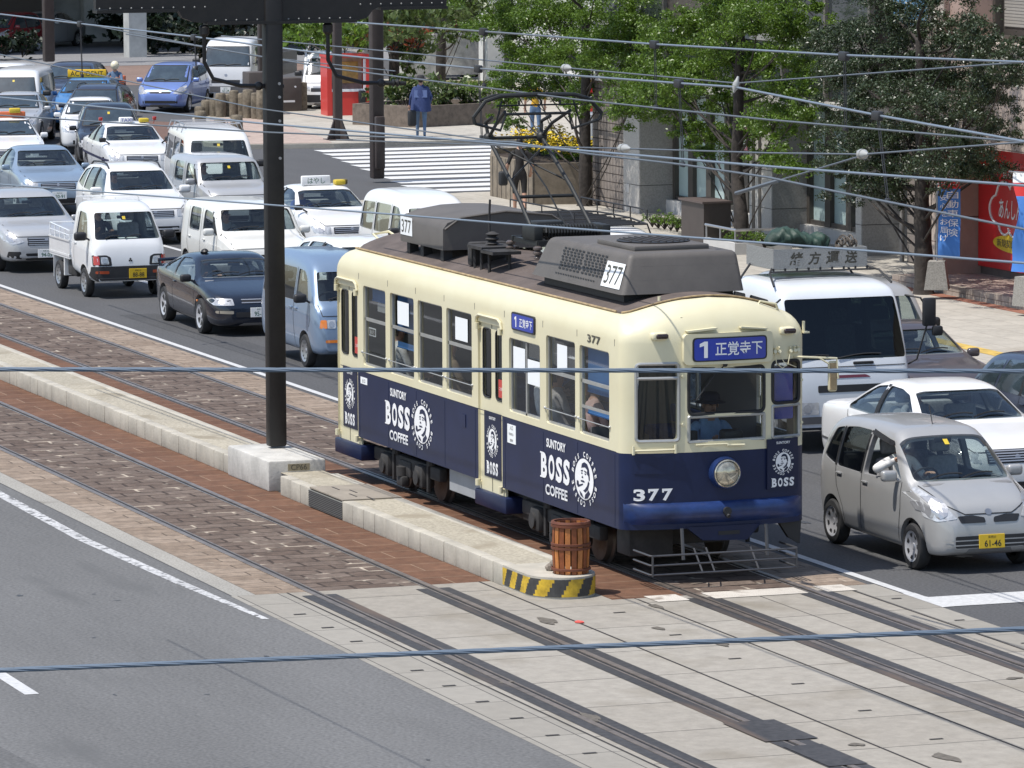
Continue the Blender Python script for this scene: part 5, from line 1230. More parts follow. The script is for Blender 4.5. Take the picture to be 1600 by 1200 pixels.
def ladder(n=4, x0=-1.8, x1=.9, yy=.62, hgt=.13, mat=None, mesh=False):
    def f(root, sh, S):
        m = MB()
        for k in range(n):
            x = x0+(x1-x0)*k/(n-1); ps = []
            for s in (-1, 1):
                p, _ = sh.hit(x, s*yy, 'T'); q = p+Vector((0, 0, hgt)); m.tube([p+Vector((0, s*.08, -.06)), q], .014, 6); ps.append(q)
            m.tube(ps, .014, 6)
        for s in (-1, 1):
            pts = []
            for k in range(n): p, _ = sh.hit(x0+(x1-x0)*k/(n-1), s*yy, 'T'); pts.append(p+Vector((0, 0, hgt)))
            m.tube(pts, .016, 6)
        if mesh:
            p, _ = sh.hit(0, 0, 'T')
            for k in range(14): x = x0+(x1-x0)*(k+.5)/14; m.box(x-.06, x+.02, -yy, yy, p.z+.03, p.z+.045)
            for s in (-1, 1): m.tube([(x0, s*yy, p.z+.28), (x1-.2, s*yy, p.z+.28), (x1, s*yy, p.z+.16)], .014, 6); [m.tube([(x0+k*(x1-x0)/4, s*yy, p.z+.1), (x0+k*(x1-x0)/4, s*yy, p.z+.28)], .012, 5) for k in range(5)]
        m.build('roof_rack', mat or steel, root)
    return f
G = 'cars queueing beside the tram'
def car(nm, lab, cat, x, y, h, S, pm, sc=(1, 1, 1), group=G, hollow=True, **kw):
    kw.setdefault('sticker', nm in ('kei_car', 'kei_truck', 'silver_compact', 'ladder_van', 'pale_van', 'black_estate'))
    if sc != (1, 1, 1): S = scaleS(S, *sc)
    S.update(kw); return make_car(nm, lab, cat, x, y, h, S, pm, group, hollow)
# nearest: silver kei car with the driver's elbow out
S = T_kei(SIL); S['open'] = 0; S['sideglass'] = {1: glassd, 2: glassd}
S['extra'] = [lambda r, sh, S: [(lambda mb: (sh.patch(mb, [(.42, 1.385), (.38, 1.42), (-.24, 1.50), (-.24, 1.44), (.32, 1.37)], 'R', .014), mb.build('rain_visor', M('smoke_visor', (.025, .025, .028), .2, coat=.3), r, 50)))(MB())], antenna]
car('kei_car', 'silver kei car with yellow plate 61-46 and an arm out of its window', 'car', -1.03, 3.20, 0, S, SIL, (1.02, 1, 1.0))
# white saloon in the next lane
S = T_sedan(WH); S['front'] = [('headlight', [(.50, .63), (.82, .65), (.83, .78), (.52, .77)], lamp, .005, True), ('grille', rect(-.42, .42, .62, .79), plastic, .006, False), ('bumper_grille', rect(-.5, .5, .30, .38), plastic, .004, False)]
S['bars'] = [('grille_bar', -.40, .40, (.65, .68, .71, .74, .77), chrome)]
S['sidep'] = [('side_moulding', [(-2.2, .50), (2.1, .47), (2.1, .50), (-2.2, .53)], trimgrey, .006)]
car('white_saloon', 'large white saloon car just behind the silver kei car', 'car', -6.3, 5.85, 0, S, WH, (1.0, 1.02, 1.0), rim='alloy', plate=None)
# sliver of a silver car between tram and kei car
car('silver_hatchback', 'silver hatchback mostly hidden between the tram front and the kei car', 'car', -9.45, 3.2, 0, T_wagon(SIL2), SIL2, (.9, .97, .95), plate=None)
# grey saloon right of the lorry
S = T_sedan(GR); car('grey_saloon', 'grey brown saloon with pale glass right of the white lorry', 'car', -14.0, 8.62, 0, S, GR, (.93, .98, .99), plate=None)
car('silver_minivan', 'silver minivan close behind the grey saloon, mostly hidden by the lorry', 'car', -18.2, 9.5, 0, T_van(SIL), SIL, (.88, .97, .88), plate=None)
S = T_wagon(NV2); S['glassm'] = glassf; car('navy_hatchback', 'dark slate blue hatchback cut off by the right edge', 'car', -8.25, 8.85, 0, S, NV2, (.93, 1, .92), plate=None, hollow=False)
# vans and cars behind the tram
S = T_van(WH); S['extra'] = [ladder(5, -1.9, 1.3, .66, .16, black, True)]; car('rack_van', 'white van with black mesh roof rack behind the pantograph', 'van', -27.0, 8.55, 0, S, WH, plate=None)
S = T_keivan(WH); car('white_kei_van', 'white kei van with rounded high roof behind the tram roof', 'van', -37.1, 8.95, 0, S, WH, (1.0, 1.05, 1.0), plate=None)
S = T_sedan(WH); S['extra'] = [lambda r, sh, S: (roof_sign(r, .15, -.10, 1.44, .62, .20, 'はやし', white, INKG, d=.05), roof_sign(r, .12, .42, 1.44, .22, .10, '', yellow, black, 'roof_lamp'), roof_sign(r, -.05, .52, 1.43, .22, .11, '', M('olive_lamp', (.16, .13, .05), .5), black, 'rear_roof_lamp'))]
S['mirror'] = (1.25, .84, 1.08, plastic, .85)
car('white_taxi', 'white taxi with a green lettered roof sign, right of the black pole', 'taxi', -45.1, 9.5, 0, S, WH, (1, .97, 1), plate=None)
car('white_estate', 'white car with only its roof showing between blue van and tram', 'car', -31.8, 6.15, 0, T_wagon(WH), WH, (.98, 1, .90), plate=None)
S = T_keivan(VB); S['sideglass'] = {1: glassd, 2: glassd}; car('blue_kei_van', 'blue kei van half hidden by the black pole', 'van', -25.15, 3.32, 0, S, VB, (1, 1, .97), plate=None)
# black coupe
S = T_sedan(NV)
S.update(prof=[(-2.16, .62), (-2.15, .85), (-2.05, .97), (-1.75, 1.0), (-1.55, 1.01), (-.80, 1.24), (-.40, 1.29), (.05, 1.285), (.30, 1.24), (1.0, .90), (1.15, .875), (1.75, .76), (2.02, .68), (2.12, .56), (2.15, .40)], belt=[(-2.16, .86), (-1.5, .90), (.9, .84), (1.75, .7), (2.15, .48)],
    side=[[(.80, .89), (.26, 1.17), (.0, 1.215), (-.50, 1.20), (-.52, .89)], [(-.60, .90), (-.58, 1.19), (-.86, 1.12), (-1.25, .97), (-1.24, .92)]], pillar=[], ws=[(-.70, .935), (.70, .935), (.56, 1.215), (-.56, 1.215)], rw=[(-.6, 1.03), (.6, 1.03), (.5, 1.2), (-.5, 1.2)], zdash=.90, zseat=.38, cab=(-1.55, 1.1), floor=.30,
    seam=[[(-.56, .88), (-.57, .5), (-.55, .3)], [(.90, .88), (.92, .55), (.88, .3)]], handles=[(-.42, .78)], mirror=(.66, .93, .92, plastic, .95), fseam=[],
    front=[('headlight', [(.44, .545), (.76, .545), (.82, .63), (.78, .665), (.46, .655)], lamp, .006, True), ('grille', rect(-.30, .30, .575, .64), plastic, .004, False), ('fog_lamp', [(.46, .40), (.74, .41), (.74, .455), (.46, .455)], M('fog_lens', (.3, .27, .22), .2, coat=.6), .004, True), ('bumper_grille', rect(-.42, .42, .34, .43), plastic, .004, False)],
    bars=[('grille_bar', -.31, .31, (.585, .635), chrome)], ax=(1.30, -1.22), wr=.31, plate=(2.15, .42, '95-57', 'white', '長崎 33', R(-3)), emblem=None, rim='alloy', bot=[(-2.16, .42), (-2.1, .3), (-1.7, .2), (1.7, .17), (2.08, .18), (2.15, .24)], wid=[(-2.16, .60), (-2.1, .74), (-1.85, .83), (-1.2, .86), (1.2, .86), (1.75, .82), (2.0, .74), (2.11, .62), (2.15, .48)])
def spoiler(root, sh, S):
    m = MB(); ps = [(-2.02, y, 1.025+.015*(1-(y/.7)**2)) for y in (-.74, -.7, -.35, 0, .35, .7, .74)]; m.tube(ps, .03, 8)
    for s in (-1, 1): m.tube([(-2.02, s*.72, 1.02), (-2.0, s*.70, .93)], .025, 6)
    m.build('spoiler', NV, root)
S['extra'] = [spoiler, lambda r, sh, S: [(lambda mb: (mb.rbox(1.12, 1.19, sd*.855-.012, sd*.855+.012, .55, .585, .008), mb.build('side_repeater', amber, r)))(MB()) for sd in (-1, 1)]]
car('black_coupe', 'black coupe with rear spoiler in front of the white kei truck', 'car', -31.45, 3.48, -1.5, S, NV)
# silver hatchback at the left edge
S = T_wagon(SIL2); S['bars'] = [('grille_bar', -.36, .36, (.60, .64, .68, .72), chrome)]; S['front'] = [('headlight', [(.44, .66), (.66, .60), (.80, .68), (.84, .84), (.74, .86), (.58, .76)], lamp, .006, True), ('grille', rect(-.38, .38, .58, .74), plastic, .004, False), ('bumper_grille', rect(-.42, .42, .28, .42), plastic, .004, False), ('fog_recess', [(.50, .30), (.76, .34), (.74, .46), (.52, .46)], plastic, .004, True)]
car('silver_hatchback', 'silver hatchback at left edge beside the white kei truck', 'car', -45.2, 3.25, -1, S, SIL2, (.95, 1.02, .95), plate=(2.28, .40, '94-05', 'white', '長崎 330', R(-3), -.05))
car('boxy_hatchback', 'cream white boxy hatchback behind the black coupe', 'car', -38.7, 6.02, 0, T_box(WH2), WH2, (1, 1.03, 1), plate=None)
S = T_wagon(WH); S['extra'] = [rails]; S['bars'] = [('grille_bar', -.38, .38, (.62, .655, .69, .72), chrome)]; S['mirror'] = (.80, .97, 1.08, WH, 1.2)
car('white_estate', 'white estate car with dark roof rails behind the kei truck', 'car', -50.9, 7.15, -3, S, WH, (1.0, 1, 1.0), plate=None)
car('silver_compact', 'silver compact hatchback left of the black pole', 'car', -52.5, 9.6, 0, T_box(SIL2), SIL2, (.97, .96, .98), plate=None)
S = T_van(WH); S['extra'] = [ladder(4, -1.9, .6, .64, .13, steel)]; S['mirror'] = (1.62, .98, 1.22, plastic, 1.15); car('ladder_van', 'white van with metal roof rack behind the silver compact', 'van', -57.1, 10.7, -9, S, WH, (.97, 1, 1), plate=None)
car('pale_blue_saloon', 'pale blue saloon at left edge behind the silver hatchback', 'car', -59.6, 7.35, -3.5, T_sedan(LB), LB, (.96, 1, 1.02), plate=(2.30, .48, '20-91', 'white', '長崎 502', R(-3)))
S = T_sedan(WH); S['extra'] = [lambda r, sh, S: (roof_sign(r, .15, -.05, 1.44, .34, .13, 'TAXI', white, INKB), roof_sign(r, .15, .40, 1.44, .24, .10, '', yellow, black, 'roof_lamp'), [(lambda m: (m.tube([(.1, s*.66, 1.40), (.1, s*.68, 1.52)], .012, 5), m.rbox(.06, .14, s*.68-.05, s*.68+.05, 1.48, 1.58, .02), m.build('red_lamp', redlens, r)))(MB()) for s in (-1, 1)])]
S['mirror'] = (1.25, .84, 1.08, plastic, .85); S['sidep'] = [('side_stripe', [(-2.1, .62), (2.0, .58), (2.0, .64), (-2.1, .68)], M('stripe_navy', (.03, .03, .07), .4), .005)]
car('white_taxi', 'white taxi with two small red roof lamps', 'taxi', -68.5, 11.9, -6, S, WH, (1, .98, 1), plate=None)
F = dict(hollow=False)
car('black_estate', 'black tall car between the small white car and the lamp roofed taxi', 'car', -73.4, 12.75, -14, T_wagon(BK), BK, (.95, 1, 1.04), plate=None, **F)
car('small_white_car', 'small white car beside the black tall car', 'car', -80.2, 14.1, -15, T_sedan(WH), WH, (.88, .97, 1.0), plate=None, **F)
S = T_wagon(NV2); S['extra'] = [rails]; car('dark_blue_estate', 'dark blue estate car behind the small white car', 'car', -85.5, 15.75, -24, S, NV2, (.98, 1, .95), plate=None, **F)
car('pale_van', 'white van with sun glare on its windscreen at far left', 'van', -90.2, 14.7, -22, T_van(WH), WH, (.95, .97, .92), plate=None, **F)
car('silver_saloon', 'silver saloon with bright rear window in front of the far left van', 'car', -84.6, 13.2, -22, T_sedan(SIL2), SIL2, (.95, .97, .97), plate=None, **F)
S = T_sedan(WH); S['extra'] = [lambda r, sh, S: (roof_sign(r, .1, .05, 1.43, .95, .16, '', M('sign_orange', (.62, .16, .06), .4), white), roof_sign(r, .2, .25, 1.56, .28, .12, '', yellow, black, 'roof_lamp'))]
car('white_taxi', 'white taxi with orange roof sign at the left edge', 'taxi', -71.9, 9.6, -8, S, WH, plate=None, **F)
S = T_wagon(NV2); car('dark_blue_car', 'dark blue car behind the yellow roof board', 'car', -100.5, 19.0, -24, S, NV2, (1, 1.05, .92), plate=None, **F)
S = T_sedan(TB); S['extra'] = [lambda r, sh, S: (roof_sign(r, .1, -.05, 1.45, 1.15, .24, 'ACCIDENT', M('board_yellow', (.72, .45, .02), .5), black, d=.04),)]
car('blue_taxi', 'bright blue car carrying a long yellow roof board', 'taxi', -91.1, 17.0, -25, S, TB, (1, 1, 1.0), plate=None, **F)
car('white_car', 'white car roof in the top left corner of the queue', 'car', -101.5, 17.1, -28, T_wagon(WH), WH, (.95, .95, .9), plate=None, **F)
# side street and parked
S = T_kei(FB); S['front'] = [('headlight', [(.36, .66), (.60, .62), (.70, .78), (.66, .92), (.52, .82)], lamp, .006, True), ('grille', rect(-.30, .30, .66, .72), plastic, .005, False), ('bumper_grille', rect(-.50, .50, .33, .42), plastic, .004, False)]; S['bars'] = []
car('periwinkle_hatchback', 'periwinkle blue hatchback waiting by the stone posts', 'car', -98.5, 21.7, -29, S, FB, (1.08, 1.10, .93), plate=(1.78, .50, '72-63', 'white', '長崎 500', R(-3)), **F)
def lorrybox(root, sh, S):
    m = MB(); m.rbox(-4.2, -.35, -.92, .92, .75, 1.15, .03); m.box(-4.2, -4.15, -.92, .92, 1.15, 1.5); m.box(-4.2, -.4, -.92, -.88, 1.15, 1.5); m.box(-4.2, -.4, .88, .92, 1.15, 1.5); m.box(-.45, -.38, -.92, .92, 1.1, 2.0); m.build('load_bed', trimgrey, root)
S = T_van(paint('lorry_grey', (.60, .61, .62))); 
S.update(prof=[(-.35, .5), (-.345, 1.3), (-.30, 1.9), (-.15, 2.03), (.1, 2.06), (1.1, 2.06), (1.5, 1.98), (1.66, 1.82), (1.96, 1.18), (2.02, 1.0), (2.06, .8), (2.09, .6), (2.10, .42)], bot=[(-.35, .45), (0, .38), (1.8, .36), (2.10, .40)], belt=[(-.35, 1.15), (1.7, 1.12), (2.1, .6)], wid=[(-.35, .80), (-.3, .86), (0, .88), (1.6, .88), (1.95, .84), (2.06, .78), (2.10, .70)],
    ax=(1.2, -2.6), cab=(-.2, 1.95), side=[[(1.60, 1.2), (1.38, 1.66), (1.22, 1.76), (.60, 1.78), (.60, 1.18)], [(.5, 1.2), (.5, 1.76), (-.1, 1.76), (-.1, 1.2)]], ws=[(-.74, 1.2), (.74, 1.2), (.66, 1.80), (-.66, 1.80)], rw=None, seam=[[(.55, 1.75), (.55, .6)]], fseam=[], handles=[(.75, 1.02)], mirror=(1.7, 1.02, 1.35, plastic, 1.2),
    front=[('headlight', [(.44, .62), (.74, .64), (.78, .86), (.48, .80)], lamp, .005, True), ('grille', rect(-.46, .46, .68, .78), plastic, .004, False), ('bumper', rect(-.80, .80, .40, .58), trimgrey, .01, False)], bars=[], emblem=(.93, .06), extra=[lorrybox])
car('crew_cab_lorry', 'white crew cab lorry behind the periwinkle hatchback', 'lorry', -102.4, 25.05, -30, S, MATS['paint_lorry_grey'], (1, 1.02, 1.02), plate=(2.10, .48, '67-34', 'white', '長崎 400', 0), group='vehicles parked near the plaza', **F)
car('parked_van', 'white van parked beside the stone posts, partly behind the pole', 'van', -109, 30.5, -30, T_van(WH), WH, (.95, 1, 1), plate=None, group='vehicles parked near the plaza', **F)
S = T_van(WH); S['front'] = [('headlight', [(.50, .72), (.76, .74), (.77, .88), (.52, .86)], lamp, .005, True), ('grille', rect(-.48, .48, .70, .82), plastic, .004, False), ('bumper', rect(-.76, .76, .36, .60), plastic, .01, False)]
car('parked_van', 'white van with black bumper parked against the red kiosk', 'van', -96.6, 26.5, -28, S, WH, (.97, 1, .95), plate=(2.30, .50, '4-97', 'white', '長崎 400', 0), group='vehicles parked near the plaza', **F)
car('red_car', 'dark red car in the shaded forecourt', 'car', -141, 27.0, -40, T_kei(RD), RD, (1.1, 1.1, 1), plate=None, group='cars in the shaded forecourt', **F)
car('pale_car', 'pale car beside the red car in the shaded forecourt', 'car', -145, 29.6, -40, T_sedan(SIL), SIL, plate=None, group='cars in the shaded forecourt', **F)
# --- kei truck
KT = paint('truck_white', (.72, .73, .735))
S = T_keivan(KT)
S.update(prof=[(-.10, .55), (-.095, 1.2), (-.05, 1.66), (.06, 1.745), (.3, 1.765), (.75, 1.75), (1.02, 1.66), (1.10, 1.58), (1.50, 1.06), (1.56, .95), (1.60, .80), (1.625, .6), (1.63, .42)], bot=[(-.10, .46), (.2, .40), (1.4, .30), (1.63, .33)], belt=[(-.1, 1.02), (1.1, 1.0), (1.5, .92), (1.63, .6)],
    wid=[(-.10, .66), (-.06, .70), (.1, .735), (1.2, .735), (1.5, .71), (1.59, .67), (1.63, .62)], tum=.16, r=.11, ax=(.94, -.945), tr=.655, wr=.275, cab=(.0, 1.46), floor=.5,
    side=[[(1.14, 1.08), (.94, 1.42), (.80, 1.56), (.34, 1.58), (.30, 1.05)]], ws=[(-.63, 1.10), (.63, 1.10), (.55, 1.58), (-.55, 1.58)], rw=[(-.5, 1.15), (.5, 1.15), (.5, 1.52), (-.5, 1.52)], rwx=.3, wsx=(.5, 3),
    seam=[[(.26, 1.56), (.26, .55)], [(1.22, 1.04), (1.28, .85), (1.2, .65)]], fseam=[], handles=[(.36, .98)], mirror=(1.22, .86, 1.16, plastic, 1.15),
    front=[('headlight_surround', [(.36, .62), (.70, .62), (.705, .82), (.46, .82), (.38, .78)], plastic, .004, True), ('headlight', [(.41, .65), (.57, .65), (.57, .79), (.44, .78)], lamp, .010, True), ('indicator', [(.595, .64), (.69, .64), (.69, .81), (.60, .80)], redlens, .010, True), ('bumper', rect(-.71, .71, .345, .61), plastic, .014, False), ('bumper_indicator', [(.42, .47), (.66, .48), (.66, .53), (.42, .525)], M('bumper_lamp', (.35, .06, .02), .3), .02, True), ('bumper_line', rect(-.70, .70, .385, .395), trimgrey, .018, False)],
    bars=[], emblem=None, plate=(1.645, .47, '88-88', 'yellow', '長崎 40', 0, .13, .34, .18), dash=1.25, zdash=1.06, xseat=.62, rearseat=False, zseat=.68, wipers=((-.70, -.25), (-.1, .40)))
def bed(root, sh, S):
    m = MB(); m.box(-1.66, -.14, -.71, .71, .62, .68); m.box(-1.66, -.14, -.71, -.685, .68, .98); m.box(-1.66, -.14, .685, .71, .68, .98); m.box(-1.66, -1.635, -.685, .685, .68, .98)
    for s in (-1, 1): m.box(-1.66, -.14, s*.705-.012, s*.705+.012, .66, .70); m.box(-1.66, -.14, s*.715-.012, s*.715+.012, .955, .985)
    o = m.build('cargo_bed', KT, root, 0)
    m = MB()
    for s in (-1, 1):
        m.tube([(-1.64, s*.69, 1.22), (-.2, s*.69, 1.16)], .013, 6); m.tube([(-1.64, s*.69, 1.10), (-.2, s*.69, 1.07)], .010, 6)
        for k in range(5): m.tube([(-1.64+k*.36, s*.69, .98), (-1.64+k*.36, s*.69, 1.22-.015*k)], .013, 6)
    m.tube([(-1.64, -.69, 1.22), (-1.64, .69, 1.22)], .013, 6); m.build('bed_rail', KT, o)
    m = MB(); m.box(-1.5, .5, -.32, -.26, .36, .6); m.box(-1.5, .5, .26, .32, .36, .6); m.rbox(-.5, .1, -.65, -.35, .3, .6, .04); m.cyl((-1.2, 0, .35), (-1.2, 0, .55), .1, 10); m.cyl((-.945, -.6, .275), (-.945, .6, .275), .05, 8)
    m.build('chassis', UNDER, root)
    m = MB(); m.box(-.62, -.55, -.70, -.46, .28, .62); m.box(-1.32, -1.30, -.72, -.5, .2, .62); m.build('mud_flap', KT, root, 0)
    m = MB()
    for k in range(3): m.tube([(.1+k*.3, -.5, 1.785), (.1+k*.3, .5, 1.785)], .006, 4)
    m.tube([(.02, -.62, 1.70), (.0, -.6, 1.82), (.0, .6, 1.82), (.02, .62, 1.70)], .012, 6); m.build('cab_guard', KT, root)
    m = MB(); c = 0.0
    for k in range(3):
        a = math.pi/2+k*2*math.pi/3; p = Vector((.0, .72)); d = Vector((math.cos(a), math.sin(a)))*.045; n = Vector((-d.y, d.x))*.5; z = .72; q = [p*0, (d*.5+n), d, (d*.5-n)]
        pts = [sh.hit(v.x, z+v.y, 'F')[0]+Vector((.006, 0, 0)) for v in q]; m.add(pts, [(0, 1, 2, 3)])
    m.build('emblem', black, root, 0)
    m = MB(); p, _ = sh.hit(.02, 1.13, 'F'); m.box(p.x-.28, p.x-.10, -.12, .22, 1.105, 1.112); m.build('paper', PAPER, root, 0)
S['extra'] = [bed]
car('kei_truck', 'white kei truck with yellow plate 88-88 and a railed bed', 'truck', -38.72, 3.28, 0, S, KT)
# --- lorry with name board on its roof
LW = paint('lorry_white', (.66, .69, .72)); LWT = WH
S = T_van(LW)
S.update(prof=[(.10, .6), (.105, 1.6), (.15, 2.2), (.25, 2.33), (.5, 2.36), (1.4, 2.36), (1.85, 2.30), (2.02, 2.18), (2.38, 1.30), (2.43, 1.12), (2.47, .9), (2.49, .6), (2.50, .42)], bot=[(.10, .55), (.4, .45), (2.2, .40), (2.50, .42)], belt=[(.1, 1.25), (1.9, 1.2), (2.5, .7)], wid=[(.10, .88), (.15, .95), (.3, .98), (2.0, .98), (2.3, .95), (2.44, .90), (2.50, .84)], tum=.06, r=.12,
    ax=(1.75, -1.0), tr=.82, wr=.37, cab=(.22, 2.36), floor=.8, side=[[(2.02, 1.32), (1.82, 1.90), (1.62, 2.10), (.95, 2.12), (.95, 1.28)], [(.80, 1.6), (.80, 2.12), (.32, 2.12), (.32, 1.6)]], ws=[(-.87, 1.30), (.87, 1.30), (.82, 2.13), (-.82, 2.13)], rw=None, seam=[[(.88, 1.95), (.88, .6)], [(2.1, 1.25), (2.15, .9)]], fseam=[[(-.9, 1.2), (.9, 1.2)]], handles=[(1.1, 1.12)], mirror=None, wsx=(1.6, 3.2),
    front=[('headlight', [(.50, .55), (.84, .55), (.84, .72), (.5, .72)], lamp, .005, True), ('grille', rect(-.5, .5, .85, .95), plastic, .004, False), ('bumper', rect(-.9, .9, .42, .52), trimgrey, .012, False), ('badge_strip', [(-.35, 1.045), (.30, 1.045), (.22, 1.085), (-.30, 1.085)], M('dark_red_badge', (.16, .03, .05), .3), .006, False)], bars=[], emblem=None, plate=None, dash=2.1, zdash=1.3, xseat=1.35, rearseat=False, zseat=1.0, wipers=((-.85, -.35), (-.2, .55)), sticker=False)
def lorry(root, sh, S):
    m = MB(); m.rbox(-3.2, -.05, -.98, .98, .85, 1.0, .02)
    for a in ((-3.2, -.05, -1.0, -.96), (-3.2, -.05, .96, 1.0), (-3.2, -3.16, -.96, .96)): m.box(*a, 1.0, 1.55)
    m.build('load_bed', trimgrey, root, 0)
    m = MB(); m.box(-3.1, .3, -.42, -.34, .55, .85); m.box(-3.1, .3, .34, .42, .55, .85); m.build('chassis', UNDER, root, 0)
    # perforated board and tray on the cab roof
    al = M('tread_plate', (.36, .36, .345), .45, .45, var=.12, scale=60, bump=.4, bscale=45)
    m = MB(); x1 = 1.35; m.box(x1-.02, x1, -.72, .72, 2.50, 2.78); m.box(.35, x1-.02, -.72, -.70, 2.50, 2.78); m.box(.35, x1-.02, .70, .72, 2.50, 2.78); m.box(.35, x1-.02, -.70, .70, 2.49, 2.51)
    b = m.build('roof_tray', al, root, 0)
    m = MB()
    for k, ch in enumerate('緒方運送'): put_text(m, ch, lambda u, v: (x1+.004, u, v), -.37+k*.28, 2.64, h=.185, shear=.15, off=.028)
    m.build('name_lettering', LETD, b, 0)
    m = MB()
    for k in range(9): y = -.72+k*.18; m.box(x1-.01, x1+.012, y-.012, y+.012, 2.47, 2.51)
    for s in (-1, 1): m.tube([(x1-.1, s*.70, 2.51), (x1+.15, s*.84, 2.46), (x1+.45, s*.90, 2.30)], .016, 6); m.tube([(.5, s*.72, 2.52), (.5, s*.90, 2.28)], .016, 6)
    m.tube([(x1+.1, -.82, 2.47), (x1+.1, .82, 2.47)], .014, 6); m.build('tray_bracket', black, b)
    for s in (1, -1):
        m = MB(); m.tube([(2.15, s*.95, 2.15), (2.35, s*1.10, 2.12), (2.38, s*1.20, 1.95)], .014, 6); m.tube([(2.25, s*.96, 1.18), (2.32, s*1.06, 1.25), (2.40, s*1.18, 1.74)], .014, 6); o = m.build('mirror_arm', black, root)
        m = MB(); m.rbox(2.34, 2.42, s*1.22-.10, s*1.22+.10, 1.72, 2.12, .03); m.rbox(2.36, 2.44, s*1.34-.08, s*1.34+.08, 1.58, 1.72, .03); m.build('side_mirror', plastic, o)
    m = MB(); p, _ = sh.hit(.22, 1.245, 'F'); m.rbox(p.x-.02, p.x+.03, .05, .36, 1.225, 1.265, .015); m.build('washer_grip', black, root)
S['extra'] = [lorry]
L_ = car('name_board_lorry', 'white lorry with a lettered metal tray on its cab roof', 'lorry', -12.95, 6.35, 0, S, LW, (1, 1.02, 1.0), glassm=Mglass('deep_glass', (.16, .20, .19), .02, 1.3))
# bundled tarpaulin in the tray
m = MB(); TARP = M('green_tarpaulin', (.018, .042, .028), .6, var=.35, scale=5, bump=.5, bscale=6)
from mathutils import noise
nu, nv = 46, 22; vs = []
for i in range(nu+1):
    for j in range(nv):
        t = i/nu; a = 2*math.pi*j/nv; e = min(1, 4.5*t, 4.5*(1-t))**.5; q = Vector((math.cos(a), t*7, math.sin(a)))
        r = e*(.155+.05*noise.noise(q*1.1)+.045*abs(noise.noise(q*2.7+Vector((3, 1, 2))))-.02*abs(math.sin(t*21+a)))
        vs.append((-12.95+.98+r*1.5*math.cos(a), 6.35-.70+t*1.0, 2.86+max(-.08, r*math.sin(a))+.05*math.sin(t*6.5)))
m.add(vs, [(i*nv+j, i*nv+(j+1) % nv, (i+1)*nv+(j+1) % nv, (i+1)*nv+j) for i in range(nu) for j in range(nv)])
tag(m.build('folded_tarpaulin', TARP, None, 75), 'dark green folded tarpaulin lying in the roof tray of the lorry', 'tarpaulin')
m = MB()
for k in range(7):
    c = Vector((-12.95+1.1, 6.35+.38+k*.04, 2.80+.03*(k % 3)))
    m.tube([c+Vector((.12*math.cos(a*.6), .02*math.sin(a*.4+k), .07*math.sin(a*.6))) for a in range(12)], .014, 5)
tag(m.build('coil_of_rope', M('rope', (.10, .085, .07), .9, var=.4, scale=40)), 'untidy dark rope coil beside the tarpaulin on the lorry roof', 'rope')
# ================================================================== poles, wires, buildings, plants
POLE = M('pole_black_brown', (.013, .0115, .011), .5, var=.25, scale=6); POLB = M('pole_brown', (.055, .042, .038), .5, var=.15, scale=5)
# --- centre pole with its T-shaped bracket
PX, PY = -10.78, -1.98
t = thing('centre_pole', 'black square centre pole carrying a broad bracket over both tracks', 'pole', (PX, PY, .43))
m = MB(); a = .125; m.rbox(-a*.78, a*.78, -a, a, 0, 8.2, .035, 2); m.build('post', POLE, t)
m = MB()
for z in (4.9, 4.72, 4.4, 3.9): m.cyl((a*.78, .06, z), (a*.78+.015, .06, z), .02, 8)
m.build('bolt', steel, t)
m = MB(); q = [(-2.45, 5.93), (-1.32, 5.90), (-1.26, 5.80), (-1.12, 5.745), (-.95, 5.72), (1.18, 5.72), (1.32, 5.76), (1.40, 5.86), (1.48, 5.90), (2.45, 5.88), (2.45, 7.2), (-2.45, 7.2)]
m.prism(q, lambda u, v, d: (d, u, v), -.06, .06); br = m.build('bracket', POLE, t, 20)
m = MB(); m.box(-.11, .11, -.93, 1.16, 5.70, 5.74); m.box(-.11, .11, 1.5, 2.45, 5.86, 5.90); m.box(-.11, .11, -2.45, -1.34, 5.88, 5.92); m.build('bracket_flange', POLE, br, 0)
m = MB()
for k in range(34):
    y = -2.4+k*.145
    z = 5.76 if -.95 < y < 1.18 else 5.94
    if abs(y) > .16: m.sphere((.062, y, z), .013, nu=8, nv=6)
m.build('hole_dots', M('hole_dot_pale', (.26, .26, .25), .5, .3), br)  # pale dots painted for the light showing through the bracket's holes
m = MB()
for y in (-.95, .78):
    m.lathe([(.04, 0), (.07, -.03), (.07, -.12), (.04, -.16)], (0, y, 5.70), 'z', 12)
    m.tube([(0, y, 5.54), (0, y, 5.20), (.0, y+.12, 4.98), (0, y+.5, 4.88), (.0, y+1.1, 4.86)], .028, 8); m.sphere((0, y+.75, 4.87), .06, nu=10, nv=7); m.lathe([(.03, 0), (.06, .02), (.03, .05), (.06, .08), (.03, .11)], (0, y+.9, 4.87), 'y', 10)
m.build('registration_arm', POLE, br)
